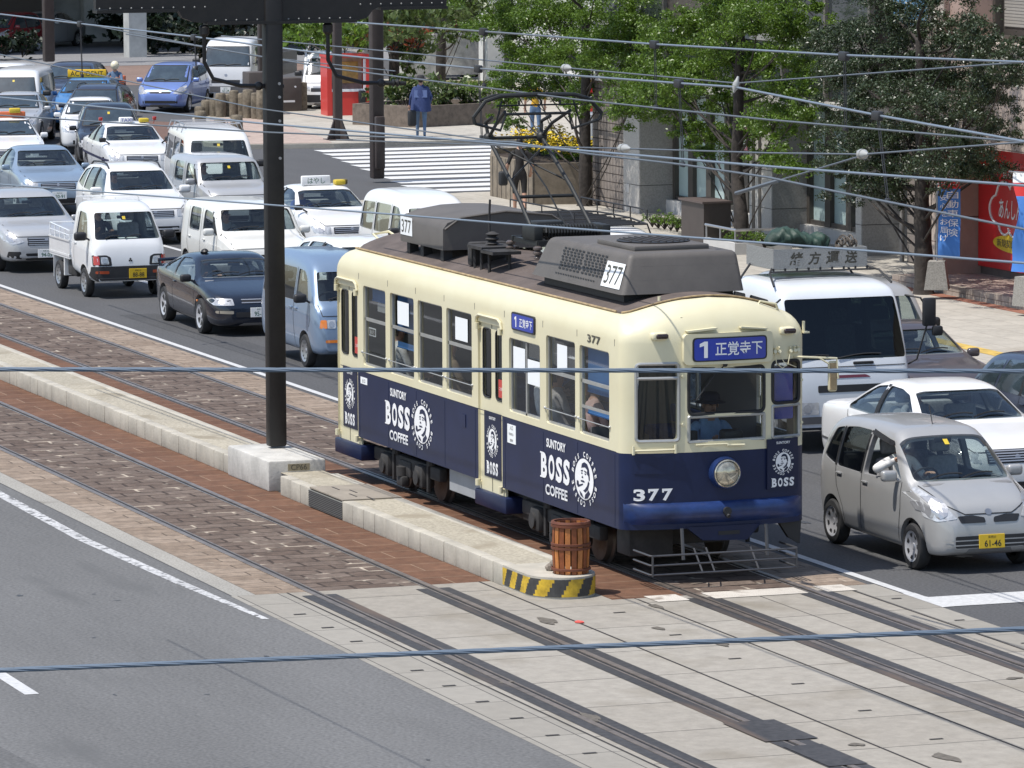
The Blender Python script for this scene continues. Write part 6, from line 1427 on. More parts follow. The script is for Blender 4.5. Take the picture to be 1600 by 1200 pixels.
# --- other poles
def street_pole(label, x, y, h, sq, m_, lampang=None, base=True, group=None):
    t = thing('street_pole', label, 'pole', (x, y, .1), 0, group)
    m = MB(); m.rbox(-sq, sq, -sq, sq, 0, h, sq*.3, 2); m.build('post', m_, t)
    if base:
        m = MB()
        for k in range(4):
            mt = Matrix.Rotation(k*math.pi/2+.4, 4, 'Z'); m.prism([(sq*.8, 0), (sq*3.6, 0), (sq*3.4, .06), (sq*1.1, .62), (sq*.8, .62)], lambda u, v, d: mt @ Vector((u, d, v)), -.02, .02)
        m.rbox(-.34, .34, -.34, .34, 0, .05, .02); m.build('base_fin', m_, t, 0)
    if lampang is not None:
        c, s_ = math.cos(lampang), math.sin(lampang); m = MB(); z = h-.5 if h < 8 else 4.0
        m.tube([(0, 0, z-.3), (c*.5, s_*.5, z+.05), (c*1.2, s_*1.2, z+.18)], .035, 8); a_ = m.build('lamp_arm', m_, t)
        m = MB(); m.rbox(-.35, .35, -.12, .12, -.06, .07, .04, 3, mat=Matrix.Translation((c*1.4, s_*1.4, z+.2)) @ Matrix.Rotation(lampang, 4, 'Z')); m.build('lamp_head', M('lamp_grey', (.30, .33, .36), .4, .3), a_)
    return t
p1 = street_pole('brown square pole standing in the road edge by the crosswalk', -64.9, 17.3, 9, .155, POLB, None, False)
m = MB(); m.rbox(.15, .30, -.12, .12, .25, 1.55, .03); m.build('control_box', POLB, p1)
street_pole('brown pole with a finned base on the corner pavement', -79.9, 21.1, 9, .115, POLB, R(20))
street_pole('brown pole with a street lamp at far left', -130.5, 26.0, 12, .20, POLB, R(75), False)
street_pole('dark pole with a pale lamp behind the brown utility boxes', -99.5, 24.9, 10, .13, POLB, R(200), False)
# street lamp arms and span fittings seen over the plaza
def wire(label, pts, r, mat, cat='wire', group='overhead wires', n=6, sag=0., name='overhead_wire'):
    m = MB(); P = []
    for a, b in zip(pts, pts[1:]):
        for k in range(8): P.append(a+(b-a)*k/8)
    P.append(pts[-1]); m.tube(P, r, n); return tag(m.build(name, mat), label, cat, group)
def WP(y, *px): return [U(a, b, 1, y) for a, b in px]
WBR = M('wire_bright', (.27, .31, .35), .4, .5); WDK = M('wire_grey', (.16, .18, .20), .5, .4); WBK = M('wire_black', (.03, .03, .032), .5); INSM = M('insulator_pale', (.36, .36, .34), .4, coat=.4)
def ext(pts, d=2.):
    return [pts[0]+(pts[0]-pts[1]).normalized()*d]+pts+[pts[-1]+(pts[-1]-pts[-2]).normalized()*d]
W1 = ext(WP(.0, (0, 22), (125, 37), (300, 57), (400, 70), (517, 85), (745, 107), (1060, 130), (1148, 136), (1370, 180), (1600, 221))); wire('bright messenger wire running to the insulator by the middle tree', W1, .0145, WBR)
W2 = ext(WP(.3, (330, 20), (525, 33), (755, 49), (1022, 69), (1315, 86), (1600, 97))); wire('bright messenger wire, highest over the street trees', W2, .0135, WBR)
W3 = ext(WP(Y2, (0, 152), (250, 176), (400, 192), (800, 226), (1200, 260), (1600, 290))); wire('bright messenger wire crossing in front of the pantograph', W3, .0125, WBR)
W4 = ext(WP(Y2, (0, 180), (400, 206), (800, 222), (925, 241), (1065, 257), (1200, 277), (1310, 300), (1600, 358))); wire('thin dark contact wire below the messenger over the near track', W4, .011, WDK)
W7 = ext([U(250, 62, 1, 0), U(520, 107, 1, 0), U(782, 140, 1, 0), U(905, 156, 1, 0), U(1200, 187, 1, 0), U(1600, 222, 1, 0)]); wire('dark contact wire touching the pantograph head', W7, .012, WDK)
W5 = ext(WP(2.4, (400, 61), (800, 98), (885, 106), (1150, 130), (1600, 97))); wire('grey span wire with a pale insulator left of the middle tree', W5, .011, WDK)
W6 = ext(WP(-1.5, (600, 221), (838, 229), (975, 232), (1200, 239), (1350, 241), (1600, 222))); wire('grey span wire with a pale insulator before the stone building', W6, .010, WDK)
W8 = ext(WP(-3.2, (0, 85), (125, 48), (400, 169))[0:1]+WP(-3.2, (400, 169), (800, 224))); wire('thin wire sloping down to the pantograph knee', W8[1:], .009, WDK)
W9 = ext(WP(-9.5, (0, 288), (330, 313), (640, 337), (800, 350), (1200, 380), (1600, 411))); wire('thin bluish wire passing over the tram roof boxes', W9, .008, WBR)
W10 = ext(WP(5, (125, 36), (400, 88), (560, 105))); wire('thin dark wire sloping across the shaded forecourt', W10, .010, WDK)
def insul(label, c, d, L=.30, r=.07, mat=INSM):
    m = MB(); d = d.normalized(); m.lathe([(.012, -L*.6), (r*.5, -L*.45), (r, -L*.25), (r, L*.15), (r*.6, L*.35), (.012, L*.6)], c, d, 14); m.lathe([(r*1.1, -.02), (r*1.12, .0), (r*1.1, .02)], c, d, 14, caps=False)
    return tag(m.build('insulator', mat), label, 'insulator', 'insulators on the wires')
insul('pale insulator on the span wire in front of the left street tree', U(885, 106, 1, 2.4), W5[2]-W5[1], .34, .05); insul('pale insulator on the span wire before the stone pier', U(975, 232, 1, -1.5), W6[2]-W6[1], .34, .05); insul('small pale insulator where the span wire meets the dark tree', U(1348, 241, 1, -1.5), W6[4]-W6[3], .22, .05)
insul('pale clamp insulator at the kink of the messenger wire', U(1150, 132, 1, 0), Vector((0, .3, 1)), .16, .035)
def hanger(label, a, b, dx=.0):
    m = MB(); m.tube([a, b+Vector((.0, .0, .0))], .006, 5); m.tube([a+Vector((.05, 0, 0)), b+Vector((.05, 0, 0))], .006, 5); m.rbox(a.x-.09, a.x+.11, a.y-.035, a.y+.035, a.z-.055, a.z+.045, .02); m.rbox(b.x-.03, b.x+.06, b.y-.02, b.y+.02, b.z-.03, b.z+.03, .01)
    return tag(m.build('wire_hanger', WBK), label, 'hanger', 'hangers between the wires')
for lb, y0, p, q, yb in (('double hanger left of the pantograph', 0., (747, 107), (752, 215), Y2), ('hanger over the white building corner', .3, (755, 49), (756, 134), 0.), ('hanger in front of the left street tree', .3, (1022, 69), (1024, 168), 0.), ('hanger in front of the stone pier', 0., (1060, 130), (1066, 257), Y2), ('hanger in front of the dark tree', .3, (1318, 87), (1320, 200), 0.), ('slanted hanger at the dark tree trunk', 0., (1370, 180), (1386, 314), Y2), ('hanger at far left over the blue taxi', 0., (125, 37), (128, 118), Y2), ('hanger over the periwinkle car', 0., (303, 58), (306, 106), 0.)):
    hanger(lb, U(*p, 1, y0), U(*q, 1, y0))
m = MB(); a_, b_ = U(1150, 302, 1, -1.2), U(1348, 243, 1, -1.2); m.tube([a_, a_+(b_-a_)*.35], .022, 6); m.tube([a_+(b_-a_)*.35, b_], .010, 6); tag(m.build('pull_off_arm', WDK), 'slanting pull-off rod before the middle pier of the building', 'rod')
# two stout twisted cables close to the viewer
def cable(label, p, q, D, r):
    c0, c1 = [CLOC+(FW+RT*((a-800)/CAMF)-UP*((b-600)/CAMF))*D for a, b in (p, q)]
    d = (c1-c0).normalized(); u, v = frame(d); L = (c1-c0).length; m = MB(); n = 150
    c0 = c0-d*1.2; L += 2.4
    for s_ in range(5):
        m.tube([c0+d*L*k/n+(u*math.cos(s_*1.2566+k*.55)+v*math.sin(s_*1.2566+k*.55))*r*.6 for k in range(n+1)], r*.52, 6)
    return tag(m.build('guy_cable', M('cable_blue_grey', (.13, .17, .22), .5, .25)), label, 'cable', 'stranded cables near the viewer')
cable('stranded cable running level across the tram windows', (-40, 577), (1640, 580), 13, .0056); cable('stranded cable crossing the bare asphalt and near track', (-40, 1049), (1640, 981), 12, .0058)
# --- barrel, stone, litter
t = thing('barrel', 'brown slatted wooden barrel on the striped island nose', 'barrel', (.56, -1.96, .258)); t.scale = (.87, .87, .93)
WOOD = M('barrel_wood', (.42, .15, .035), .55, var=.35, scale=7, coat=.2); WOOD2 = M('barrel_wood_dark', (.12, .035, .015), .6, var=.2)
m = MB(); n = 18
for k in range(n):
    a0, a1 = 2*math.pi*(k+.10)/n, 2*math.pi*(k+.90)/n
    vs = []
    for z, r in ((0, .235), (.3, .252), (.62, .240)):
        for a in (a0, a1): vs += [(r*math.cos(a), r*math.sin(a), z), ((r-.03)*math.cos(a), (r-.03)*math.sin(a), z)]
    m.add(vs, [(0, 2, 6, 4), (4, 6, 10, 8), (1, 5, 7, 3), (5, 9, 11, 7), (0, 4, 5, 1), (4, 8, 9, 5), (2, 3, 7, 6), (6, 7, 11, 10), (8, 10, 11, 9)], k % 2)
m.build('staves', [WOOD, M('barrel_wood_mid', (.20, .055, .014), .55, var=.3, scale=8)], t, 30)
m = MB()
for z in (.04, .30, .345, .575): m.lathe([(.250, 0), (.264, .005), (.264, .03), (.250, .035)], (0, 0, z), 'z', 30, caps=False)
m.build('hoops', WOOD2, t); m = MB(); m.cyl((0, 0, .1), (0, 0, .56), .20, 20); m.build('soil_fill', M('soil', (.05, .035, .025), .95, var=.3, scale=20), t)
m = MB(); m.lathe([(.255, .60), (.265, .62), (.255, .645), (.22, .645), (.215, .60)], (0, 0, 0), 'z', 30, caps=False); m.build('rim', WOOD2, t)
m = MB(); rnd = random.Random(5)
for dx, dy, s_ in ((-.34, -.05, .085), (-.27, -.14, .06), (-.40, .05, .05)):
    b_ = MB(); b_.sphere((0, 0, 0), s_, s_*.8, s_*.75, 9, 7); b_.v = [tuple(c*(1+rnd.uniform(-.22, .22)) for c in v) for v in b_.v]; b_.xf(Matrix.Translation((.58+dx, -1.99+dy, .258+s_*.55))); m.join(b_)
tag(m.build('stone', M('stone_grey', (.20, .17, .14), .9, var=.3, scale=14), None, 20), 'grey stones lying against the wooden barrel', 'stone')
g_ = U(905, 972, 2, .012); m = MB(); m.prism([(.07*math.cos(k*.7)*(1+.3*math.sin(k*2.)), .05*math.sin(k*.7)) for k in range(9)], lambda u, v, d: (g_.x+u, g_.y+v, d), .010, .02); tag(m.build('litter', M('litter_red', (.65, .10, .08), .6)), 'scrap of pink red litter on the track slabs', 'litter')
# --- stone building with piers
GRAN = M('granite_grey', (.31, .30, .285), .6, var=.18, scale=30, coat=.05); GRANL = M('granite_pale_lit', (.44, .42, .39), .6, var=.14, scale=30); PLIN = M('plinth_white', (.50, .49, .47), .7, var=.06)  # the paler granite puts sunlight into the tone of the pier fronts
BRZ = M('bronze_frame', (.085, .075, .066), .45, .3); TILE = Mblocks('grid_tile', (.19, .165, .145), (.21, .18, .16), (.05, .045, .04), .19, .19, .014, offs=0, plane='yz', var=.08); TILEX = Mblocks('grid_tile_lit', (.23, .20, .175), (.25, .215, .19), (.06, .05, .045), .19, .19, .014, offs=0, plane='xz', var=.08)  # front tile is the same tile with sunlight added to its colour
FROST = M('frosted_pane', (.44, .56, .55), .25, var=.06, scale=.8, coat=.6); DKG = M('upper_glass', (.035, .042, .046), .04, var=.25, scale=.35, coat=1., spec=.9); SPAN = M('spandrel_brown', (.075, .062, .055), .35, coat=.3)
B1 = thing('stone_building', 'grey granite building with frosted tall windows and dark glass above', 'building', (0, 0, 0))
z0 = .11
m = MB(); m.box(-54.3, -37.6, 20.6, 34, z0, 14); m.box(-37.7, -33.4, 21.2, 34, z0, 14); m.build('wall', M('wall_dark_grey', (.14, .135, .13), .8, var=.1), B1, 0)
def pier(x0, x1, y0, y1, zt, nm='pier'):
    m = MB(); m.box(x0, x1, y0, y1, z0, zt)
    o = m.build(nm, GRAN, B1, 0)
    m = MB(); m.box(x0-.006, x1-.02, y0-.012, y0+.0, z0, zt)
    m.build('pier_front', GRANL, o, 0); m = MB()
    for z in (.75, 1.55, 2.35): m.box(x0-.004, x1+.004, y0-.014, y1, z-.006, z+.006)
    m.build('pier_joints', SEAM, o, 0)
    return o
pier(-52.28, -51.28, 19.0, 20.0, 3.0); pier(-44.85, -43.62, 19.0, 20.0, 3.0); pier(-39.25, -38.95, 19.0, 20.0, 3.0); pier(-39.25, -38.6, 20.0, 20.6, 3.0)
m = MB(); m.box(-54.35, -52.30, 19.05, 19.9, z0, 3.05); m.build('tiled_corner', TILE, B1, 0)
m = MB(); m.box(-54.36, -52.31, 19.03, 19.048, z0, 3.05); m.build('tiled_front', TILEX, B1, 0)
m = MB(); m.box(-52.1, -51.9, 18.97, 19.03, .55, .75); m.build('wall_vent', PLIN, B1, 0)
m = MB(); m.box(-51.28, -44.86, 19.62, 20.6, z0, .42); m.box(-43.62, -39.25, 19.62, 20.6, z0, .42); m.build('plinth', PLIN, B1, 0)
for bx0, bx1, n in ((-51.28, -44.86, 6), (-43.62, -39.25, 4)):
    for k in range(n):
        a, b = bx0+(bx1-bx0)*k/n, bx0+(bx1-bx0)*(k+1)/n
        m = MB(); m.box(a, a+.14, 19.78, 19.98, .42, 3.0); m.box(b-.14, b, 19.78, 19.98, .42, 3.0); m.box(a+.14, b-.14, 19.80, 19.96, .42, .52); m.box(a+.14, b-.14, 19.80, 19.96, 2.85, 3.0); o = m.build('window_frame', BRZ, B1, 0)
        m = MB(); m.box(a+.14, b-.14, 19.88, 19.90, .52, 2.85); m.build('frosted_glass', FROST, o, 0)
m = MB(); m.tube([(-48.1, 19.70, 1.2), (-48.1, 19.62, 1.25), (-48.1, 19.62, 2.0), (-48.1, 19.70, 2.05)], .02, 6); m.build('door_pull', steel, B1)
m = MB(); m.box(-45.4, -44.95, 18.975, 18.986, 1.9, 2.38); m.box(-44.9+.1, -44.9+.12, 18.9, 18.95, 1.9, 1.92); o = m.build('window_notice', M('notice_pink', (.70, .30, .38), .6), B1, 0)
m = MB(); m.box(-45.35, -45.0, 18.970, 18.974, 1.95, 2.22); m.build('notice_text', PAPER, o, 0)
for x in (-44.6, -44.25): m = MB(); m.box(x-.09, x+.05, 18.975, 18.99, z0, 3.0); m.build('pier_slot', BRZ, B1, 0)
m = MB(); m.box(-54.4, -38.55, 18.85, 20.6, 3.0, 3.14); m.build('ledge', GRANL, B1, 0)
m = MB(); m.box(-54.38, -38.6, 19.10, 20.6, 3.14, 14); UG = m.build('upper_storey', SPAN, B1, 0)
k = 0
for k in range(7):
    a, b = -54.3+k*2.24, -54.3+(k+1)*2.24
    for zz0, zz1 in ((3.20, 4.22), (4.46, 7.5), (7.7, 10.5)):
        m = MB(); m.box(a+.06, b-.06, 19.06, 19.095, zz0, zz1); m.build('upper_window', SPAN if (k in (2, 3) and zz0 > 4.4) else DKG, B1, 0)
    m = MB(); m.box(b-.05, b+.05, 18.98, 19.10, 3.14, 12); m.build('mullion', M('mullion_grey', (.22, .20, .18), .5, .3), B1, 0)
for zz in (4.26, 7.55): m = MB(); m.box(-54.4, -38.55, 19.0, 19.10, zz, zz+.14); m.build('sill_band', GRAN, B1, 0)
m = MB(); m.box(-38.6, -37.9, 19.9, 20.6, z0, 8); m.build('side_pier', GRAN, B1, 0)
m = MB(); m.box(-37.2, -35.2, 19.2, 22, z0, 9); m.build('tiled_stair_wall', TILE, B1, 0); m = MB(); m.box(-37.9, -37.2, 20.5, 20.6, z0, 3.4); m.build('dark_doorway', black, B1, 0)
m = MB(); m.cyl((-35.6, 19.05, z0), (-35.6, 19.05, 9), .10, 12); m.cyl((-37.45, 19.2, z0), (-37.45, 19.2, 9), .05, 10); m.build('drain_pipe', M('pipe_grey', (.25, .23, .21), .5), B1)
m = MB(); m.box(-35.9, -33.1, 18.3, 18.4, 4.9, 6.1); tag(m.build('projecting_sign', M('sign_sky', (.12, .28, .48), .4), None, 0), 'bottom of a blue signboard above the dark tree', 'sign')
# dark plant box and hedge in front of it
t = thing('utility_cabinet', 'dark brown metal cabinet before the frosted windows', 'cabinet', (0, 0, 0))
m = MB(); m.box(-43.5, -42.25, 16.9, 17.5, .12, 1.02); m.build('casing', M('cabinet_brown', (.062, .050, .045), .5, var=.1), t, 0); m = MB(); m.box(-43.55, -42.2, 16.85, 17.55, 1.02, 1.06); m.build('lid', M('cabinet_lid', (.10, .075, .068), .5), t, 0)
t = thing('planter_rail', 'low pale planter with rail at the foot of the middle tree', 'planter', (0, 0, 0))
m = MB(); m.box(-41.9, -40.2, 16.75, 16.85, .12, .36); m.box(-41.9, -40.2, 17.9, 18.0, .12, .36); m.box(-40.3, -40.2, 16.85, 17.9, .12, .36); m.build('trough', PLIN, t, 0)
m = MB(); m.tube([(-41.9, 16.8, .62), (-40.25, 16.8, .62), (-40.25, 17.95, .62)], .03, 6); [m.cyl((x, 16.8, .3), (x, 16.8, .62), .02, 6) for x in (-41.85, -41.1, -40.3)]; m.build('rail', steel, t)
# --- pink stone building with the red sign
PINK = Mblocks('pink_stone', (.46, .38, .33), (.50, .42, .365), (.22, .17, .15), 1.6, .95, .012, offs=.5, plane='xz', var=.07); PINKS = Mblocks('pink_stone_shaded', (.40, .285, .235), (.42, .30, .25), (.12, .08, .07), 5, 1.22, .012, offs=0, plane='yz', var=.08)  # side stone is the front stone with shade put into its colour
B2 = thing('pink_building', 'pink stone shop building with a recessed red sign at right', 'building', (0, 0, 0))
m = MB(); m.box(-33.35, 10, 20.4, 32, .30, 14); m.build('wall', M('wall_brown', (.15, .115, .10), .8, var=.1), B2, 0)
m = MB(); m.box(-33.35, -32.62, 17.9, 20.4, .30, 9); m.build('pier', PINKS, B2, 0); m = MB(); m.box(-33.36, -32.63, 17.88, 17.9, .30, 9); o = m.build('pier_front', PINK, B2, 0)
for x in (-33.15, -32.92): m = MB(); m.box(x-.012, x+.012, 17.87, 17.885, .3, 9); m.build('pier_groove', SEAM, o, 0)
m = MB(); m.box(-32.60, 10, 17.92, 20.4, 2.78, 4.62); m.build('fascia', PINK, B2, 0); m = MB(); m.box(-32.58, 10, 17.86, 20.4, 4.62, 4.72); m.build('sill', M('sill_pink', (.52, .44, .38), .6), B2, 0)
m = MB(); m.box(-32.6, -31.7, 18.0, 18.6, 4.72, 9); m.build('upper_pier', PINKS, B2, 0)
for k in range(12):
    a = -31.7+k*1.5; m = MB(); m.box(a, a+1.5, 18.62, 18.7, 4.72, 8); m.box(a, a+.12, 18.45, 18.62, 4.72, 8); m.box(a, a+1.5, 18.45, 18.62, 4.72, 4.84); o = m.build('window', BRZ, B2, 0)
    m = MB(); m.box(a+.2, a+1.4, 18.60, 18.615, 5.0, 8); m.build('blind', Mblocks('slat_blind', (.30, .28, .25), (.32, .30, .27), (.16, .15, .14), 10, .06, .01, offs=0, plane='xz', var=.05) if k == 0 else MATS['slat_blind'], o, 0)
m = MB(); m.box(-32.62, 10, 18.66, 20.4, .30, 2.78); m.build('shop_wall', M('shop_wall', (.13, .10, .085), .7, var=.12), B2, 0)
REDS = M('sign_red', (.62, .018, .022), .35, var=.03, coat=.3)
sg = thing('shop_sign', 'large red shop sign with a white cloud outline and yellow oval', 'sign', (0, 0, 0)); SY = 18.60
m = MB(); m.box(-32.6, -27.5, SY, SY+.05, .46, 2.72); m.build('panel', REDS, sg, 0)
f = lambda u, v: (u, SY-.006, v)
m = MB(); cl = []
for cx, cz, r, a0, a1 in ((-31.75, 1.58, .26, 100, 265), (-31.42, 1.32, .20, 190, 330), (-31.0, 1.32, .22, 200, 350), (-30.65, 1.58, .25, -80, 85), (-30.95, 1.86, .25, 10, 140), (-31.45, 1.86, .25, 30, 165)):
    cl += [(cx+r*1.25*math.cos(R(a0+(a1-a0)*k/10)), cz+r*math.sin(R(a0+(a1-a0)*k/10))) for k in range(11)]
m.tube([(u, SY-.012, v) for u, v in cl+[cl[0]]], .022, 6, mi=0); put_text(m, 'あんしん', f, -31.2, 1.60, w=.98, h=.36, mi=0, shear=.1, off=.012); put_text(m, '自動車契約', f, -30.95, 2.26, w=1.1, h=.17, mi=0)
m.build('sign_lettering', LETW, sg, 0)
m = MB(); m.add([(-31.05+.88*math.cos(2*math.pi*k/30), SY-.008, .96+.165*math.sin(2*math.pi*k/30)) for k in range(30)], [tuple(range(30))], 0); put_text(m, '新規契約受付中', lambda u, v: (u, SY-.014, v), -31.05, .96, w=1.4, h=.15, mi=1); m.build('yellow_oval', [M('oval_yellow', (.75, .52, .02), .5), LETD], sg, 0)
def banner(label, x, y, zb, h, w, seedv, fold=.0, rz=60):
    t = thing('banner', label, 'banner', (x, y, zb), R(rz), 'blue advertising banners by the pink building')
    m = MB(); m.prism([(-.22, 0), (.22, 0), (.15, .52), (-.15, .52)], lambda u, v, d: (u, d, v), -.18, .18); m.build('concrete_foot', CONC, t, 0)
    m = MB(); m.cyl((0, 0, .4), (0, 0, h+.55), .016, 8); m.cyl((-.05, 0, h+.5), (w+.05, 0, h+.5), .012, 8); m.build('staff', steel, t)
    n = 30; vs = []; fs = []
    rnd = random.Random(seedv)
    def wv(u, v): return -.03-.05*math.sin(3.2*u/w+2.2*v)*(1-v*.3)-.04*math.sin(7*v+u*4)+.02*math.sin(13*v)
    def pos(u, v, e=0): k = 1-fold*math.sin(min(1, v*1.2)*math.pi)**2; return (u*k+.02, wv(u, v)-e, h+.48-v*(h-.1))
    for j in range(n+1):
        for i in range(9): vs.append(pos(w*i/8, j/n))
    m = MB(); m.add(vs, [(j*9+i, j*9+i+1, (j+1)*9+i+1, (j+1)*9+i) for j in range(n) for i in range(8)], 0)
    m.m = [1 if (k//8) < 3 else (2 if (k//8) < 7 else 0) for k in range(len(m.m))]
    c = m.build('cloth', [M('banner_blue', (.06, .20, .55), .8), PAPER, M('banner_red', (.55, .03, .03), .8)], t, 60)
    m = MB()
    for k, ch in enumerate('自動車保険'): put_text(m, ch, lambda a, b: pos(a, .30-b+k*.105, .012), w*.66, 0, h=.085, w=.20)
    for k, ch in enumerate('安心をお届け'): put_text(m, ch, lambda a, b: pos(a, .33-b+k*.09, .012), w*.26, 0, h=.065, w=.13)
    put_text(m, 'あんしん', lambda a, b: pos(a, .17-b, .012), w*.5, 0, h=.05, w=.42)
    m.build('banner_lettering', LETW, c, 0)
g_ = U(1464, 452, 2, .30); banner('blue banner with white lettering beside the dark tree trunk', g_.x, g_.y, .30, 1.75, .40, 1)
g_ = U(1606, 478, 2, .30); banner('twisted blue banner before the red sign at the right edge', g_.x, g_.y, .30, 1.85, .42, 2, .55, 200)
# --- background left: shaded building, white building, plaza
SHD = thing('arcade_building', 'shaded grey building with a parking arcade under an added overhang at top left', 'building', (0, 0, 0))
GW = M('arcade_grey', (.42, .425, .41), .8, var=.15, scale=2); GW2 = M('arcade_dark', (.30, .30, .29), .8, var=.2)
m = MB(); m.box(-175, -150, 18, 75, 0, 13); m.build('wall', GW, SHD, 0)
m = MB(); m.box(-150, -138, 20, 76, 5.4, 14); m.build('upper_storey', GW2, SHD, 0)  # unseen overhang, added to throw shade on the arcade and forecourt
for k in range(12):
    y = 24+k*4.2; m = MB(); m.box(-149.9, -149.2, y, y+2.4+(k % 3)*.5, 0, 3.6); m.build('shutter', [GW2, M('arcade_brown', (.10, .085, .075), .8), GW][k % 3], SHD, 0)
for k in range(9): m = MB(); m.box(-135.2, -134.4, 30.2+k*5.2, 30.9+k*5.2, 0, 5.4); m.build('column', GW, SHD, 0)
m = MB(); m.box(-170, -149.8, 20, 30, 2.6, 2.75); m.build('canopy', GW, SHD, 0)
WB = thing('white_building', 'white building corner behind the leafy street trees', 'building', (0, 0, 0)); WHW = M('white_render', (.66, .66, .645), .8, var=.04)
m = MB(); m.box(-108, -84, 36.4, 50, 0, 16); m.build('wall', WHW, WB, 0)
m = MB(); m.box(-109.3, -108.4, 35.6, 36.6, 0, 16); m.build('corner_column', WHW, WB, 0); m = MB(); m.box(-108.39, -108.1, 36.2, 36.5, 0, 16); m.build('column_gap', black, WB, 0)
for k in range(5): m = MB(); m.box(-106+k*4.4, -103.2+k*4.4, 36.3, 36.4, 3.3, 6.6); o = m.build('window', DKG, WB, 0)
m = MB(); m.box(-97, -92, 36.3, 36.4, .2, 2.6); m.build('shop_front', DKG, WB, 0)
# plaza pieces
STN = M('stone_face', (.36, .345, .31), .8, var=.25, scale=5, bump=.3, bscale=6)
def planter(label, pts, h, mat=STN, wall=.18, z=.12):
    t = thing('planter', label, 'planter', (0, 0, 0)); cx = sum(p[0] for p in pts)/len(pts); cy = sum(p[1] for p in pts)/len(pts); m = MB(); n = len(pts)
    inn = [(p[0]+(cx-p[0])*wall/max(.5, math.hypot(cx-p[0], cy-p[1])), p[1]+(cy-p[1])*wall/max(.5, math.hypot(cx-p[0], cy-p[1]))) for p in pts]
    vs = [(*p, z) for p in pts]+[(*p, z+h) for p in pts]+[(*p, z+h) for p in inn]+[(*p, z+h-.12) for p in inn]
    fs = [(k, (k+1) % n, n+(k+1) % n, n+k) for k in range(n)]+[(n+k, n+(k+1) % n, 2*n+(k+1) % n, 2*n+k) for k in range(n)]+[(2*n+k, 2*n+(k+1) % n, 3*n+(k+1) % n, 3*n+k) for k in range(n)]
    m.add(vs, fs); m.build('kerb_wall', mat, t, 0); m = MB(); m.add([(*p, z+h-.12) for p in inn], [tuple(range(n))]); m.build('soil', M('soil', (.05, .035, .025)), t, 0); return t
planter('low stone planter with bushes behind the walker', [(-86.6, 23.7), (-84.4, 24.9), (-85.4, 28.0), (-88.6, 26.8)], .62, M('planter_brown', (.15, .12, .095), .85, var=.3, scale=6, bump=.3, bscale=5))
planter('log faced raised flower bed at the street corner', [(-60.5, 18.75), (-57.8, 17.75), (-54.7, 17.7), (-54.5, 19.2), (-60.4, 22.2)], .95, Mblocks('log_face', (.20, .165, .125), (.27, .23, .175), (.06, .05, .04), .32, 3, .03, offs=0, plane='xz', var=.3, bump=1.))
m = MB(); m.box(-111.5, -110.2, 33.2, 36.0, .3, 1.7); tag(m.build('stone_block', M('marble_block', (.46, .45, .43), .6, var=.3, scale=4, bump=.1)), 'pale stone block with worn inscription under the red leaved hedge', 'stone block')
LOG = M('log_post', (.15, .125, .09), .9, var=.45, scale=8, bump=.4, bscale=14)
for k, (a_, b_, h) in enumerate([(312, 182, .30), (323, 181, .48), (335, 182, .55), (345, 183, .72), (357, 182, .68), (366, 184, .82), (379, 184, .74), (388, 185, .86), (400, 186, .78), (409, 187, .9)]):
    g_ = U(a_, b_, 2, .12); m = MB(); rr = .155+.012*math.sin(k*2.1); m.lathe([(rr, 0), (rr*1.05, h*.5), (rr, h-.04), (rr*.8, h), (0, h+.01)], (g_.x, g_.y, .12), 'z', 14); tag(m.build('stone_post', LOG, None, 50), 'rough round stone post in the row beside the periwinkle hatchback', 'bollard', 'stone posts along the corner')
for k, (a_, b_, h, lb) in enumerate([(313, 190, .32, 'short rough stone post standing lowest and leftmost on the corner'), (343, 206, .35, 'low rough stone post alone on the paving in front of the row'), (370, 214, .62, 'taller rough stone post alone at the corner kerb behind the white vans')]):
    g_ = U(a_, b_, 2, .12); m = MB(); m.lathe([(.17, 0), (.18, h*.5), (.17, h-.04), (.13, h), (0, h+.01)], (g_.x, g_.y, .12), 'z', 14); tag(m.build('stone_post', LOG, None, 50), lb, 'bollard', 'single stone posts on the corner')
UB = M('utility_brown', (.075, .062, .055), .6, var=.12)
for lb, px, py, w_, h in (('brown utility box hidden partly by the black pole', 408, 180, .75, 1.3), ('brown utility box with a small white notice', 457, 174, .62, 1.02)):
    g_ = U(px, py, 2, .12); t = thing('utility_box', lb, 'utility box', (g_.x-.35, g_.y, .12)); m = MB(); m.rbox(-.35, .35, -w_/2, w_/2, 0, h, .03); m.build('casing', UB, t)
    m = MB(); m.box(.351, .36, -.28, .08, .28, .34); m.cyl((.34, .1, .75), (.37, .1, .75), .03, 8); m.build('box_notice', PAPER, t, 0)
    m = MB(); m.rbox(-.20, .20, w_/2+.02, w_/2+.22, 0, h*.85, .02); m.build('stone_pillar', LOG, t)
# red kiosk
g_ = U(510, 182, 2, .12)
t = thing('red_kiosk', 'bright red kiosk with a glazed panel beside the parked van', 'kiosk', (g_.x-.6, g_.y+.80, .12), R(-6)); KR = M('kiosk_red', (.60, .045, .035), .45, coat=.2)
m = MB(); m.box(-.5, .5, -.66, -.52, 0, 1.75); m.box(-.5, .5, .54, .64, 0, 1.75); m.box(-.5, .42, -.52, .54, 0, .72); m.box(-.5, -.4, -.52, .54, .72, 1.75); m.box(-.55, .52, -.68, .66, 1.75, 1.84); m.build('casing', KR, t, 0)
m = MB(); m.box(-.2, -.15, -.52, .54, .74, 1.75); m.build('display_panel', M('kiosk_panel', (.45, .40, .33), .5, var=.3, scale=3), t, 0); m = MB(); m.box(.42, .44, -.52, .54, .72, .80); m.box(.42, .44, .46, .54, .80, 1.7); m.build('frame', PAPER, t, 0)
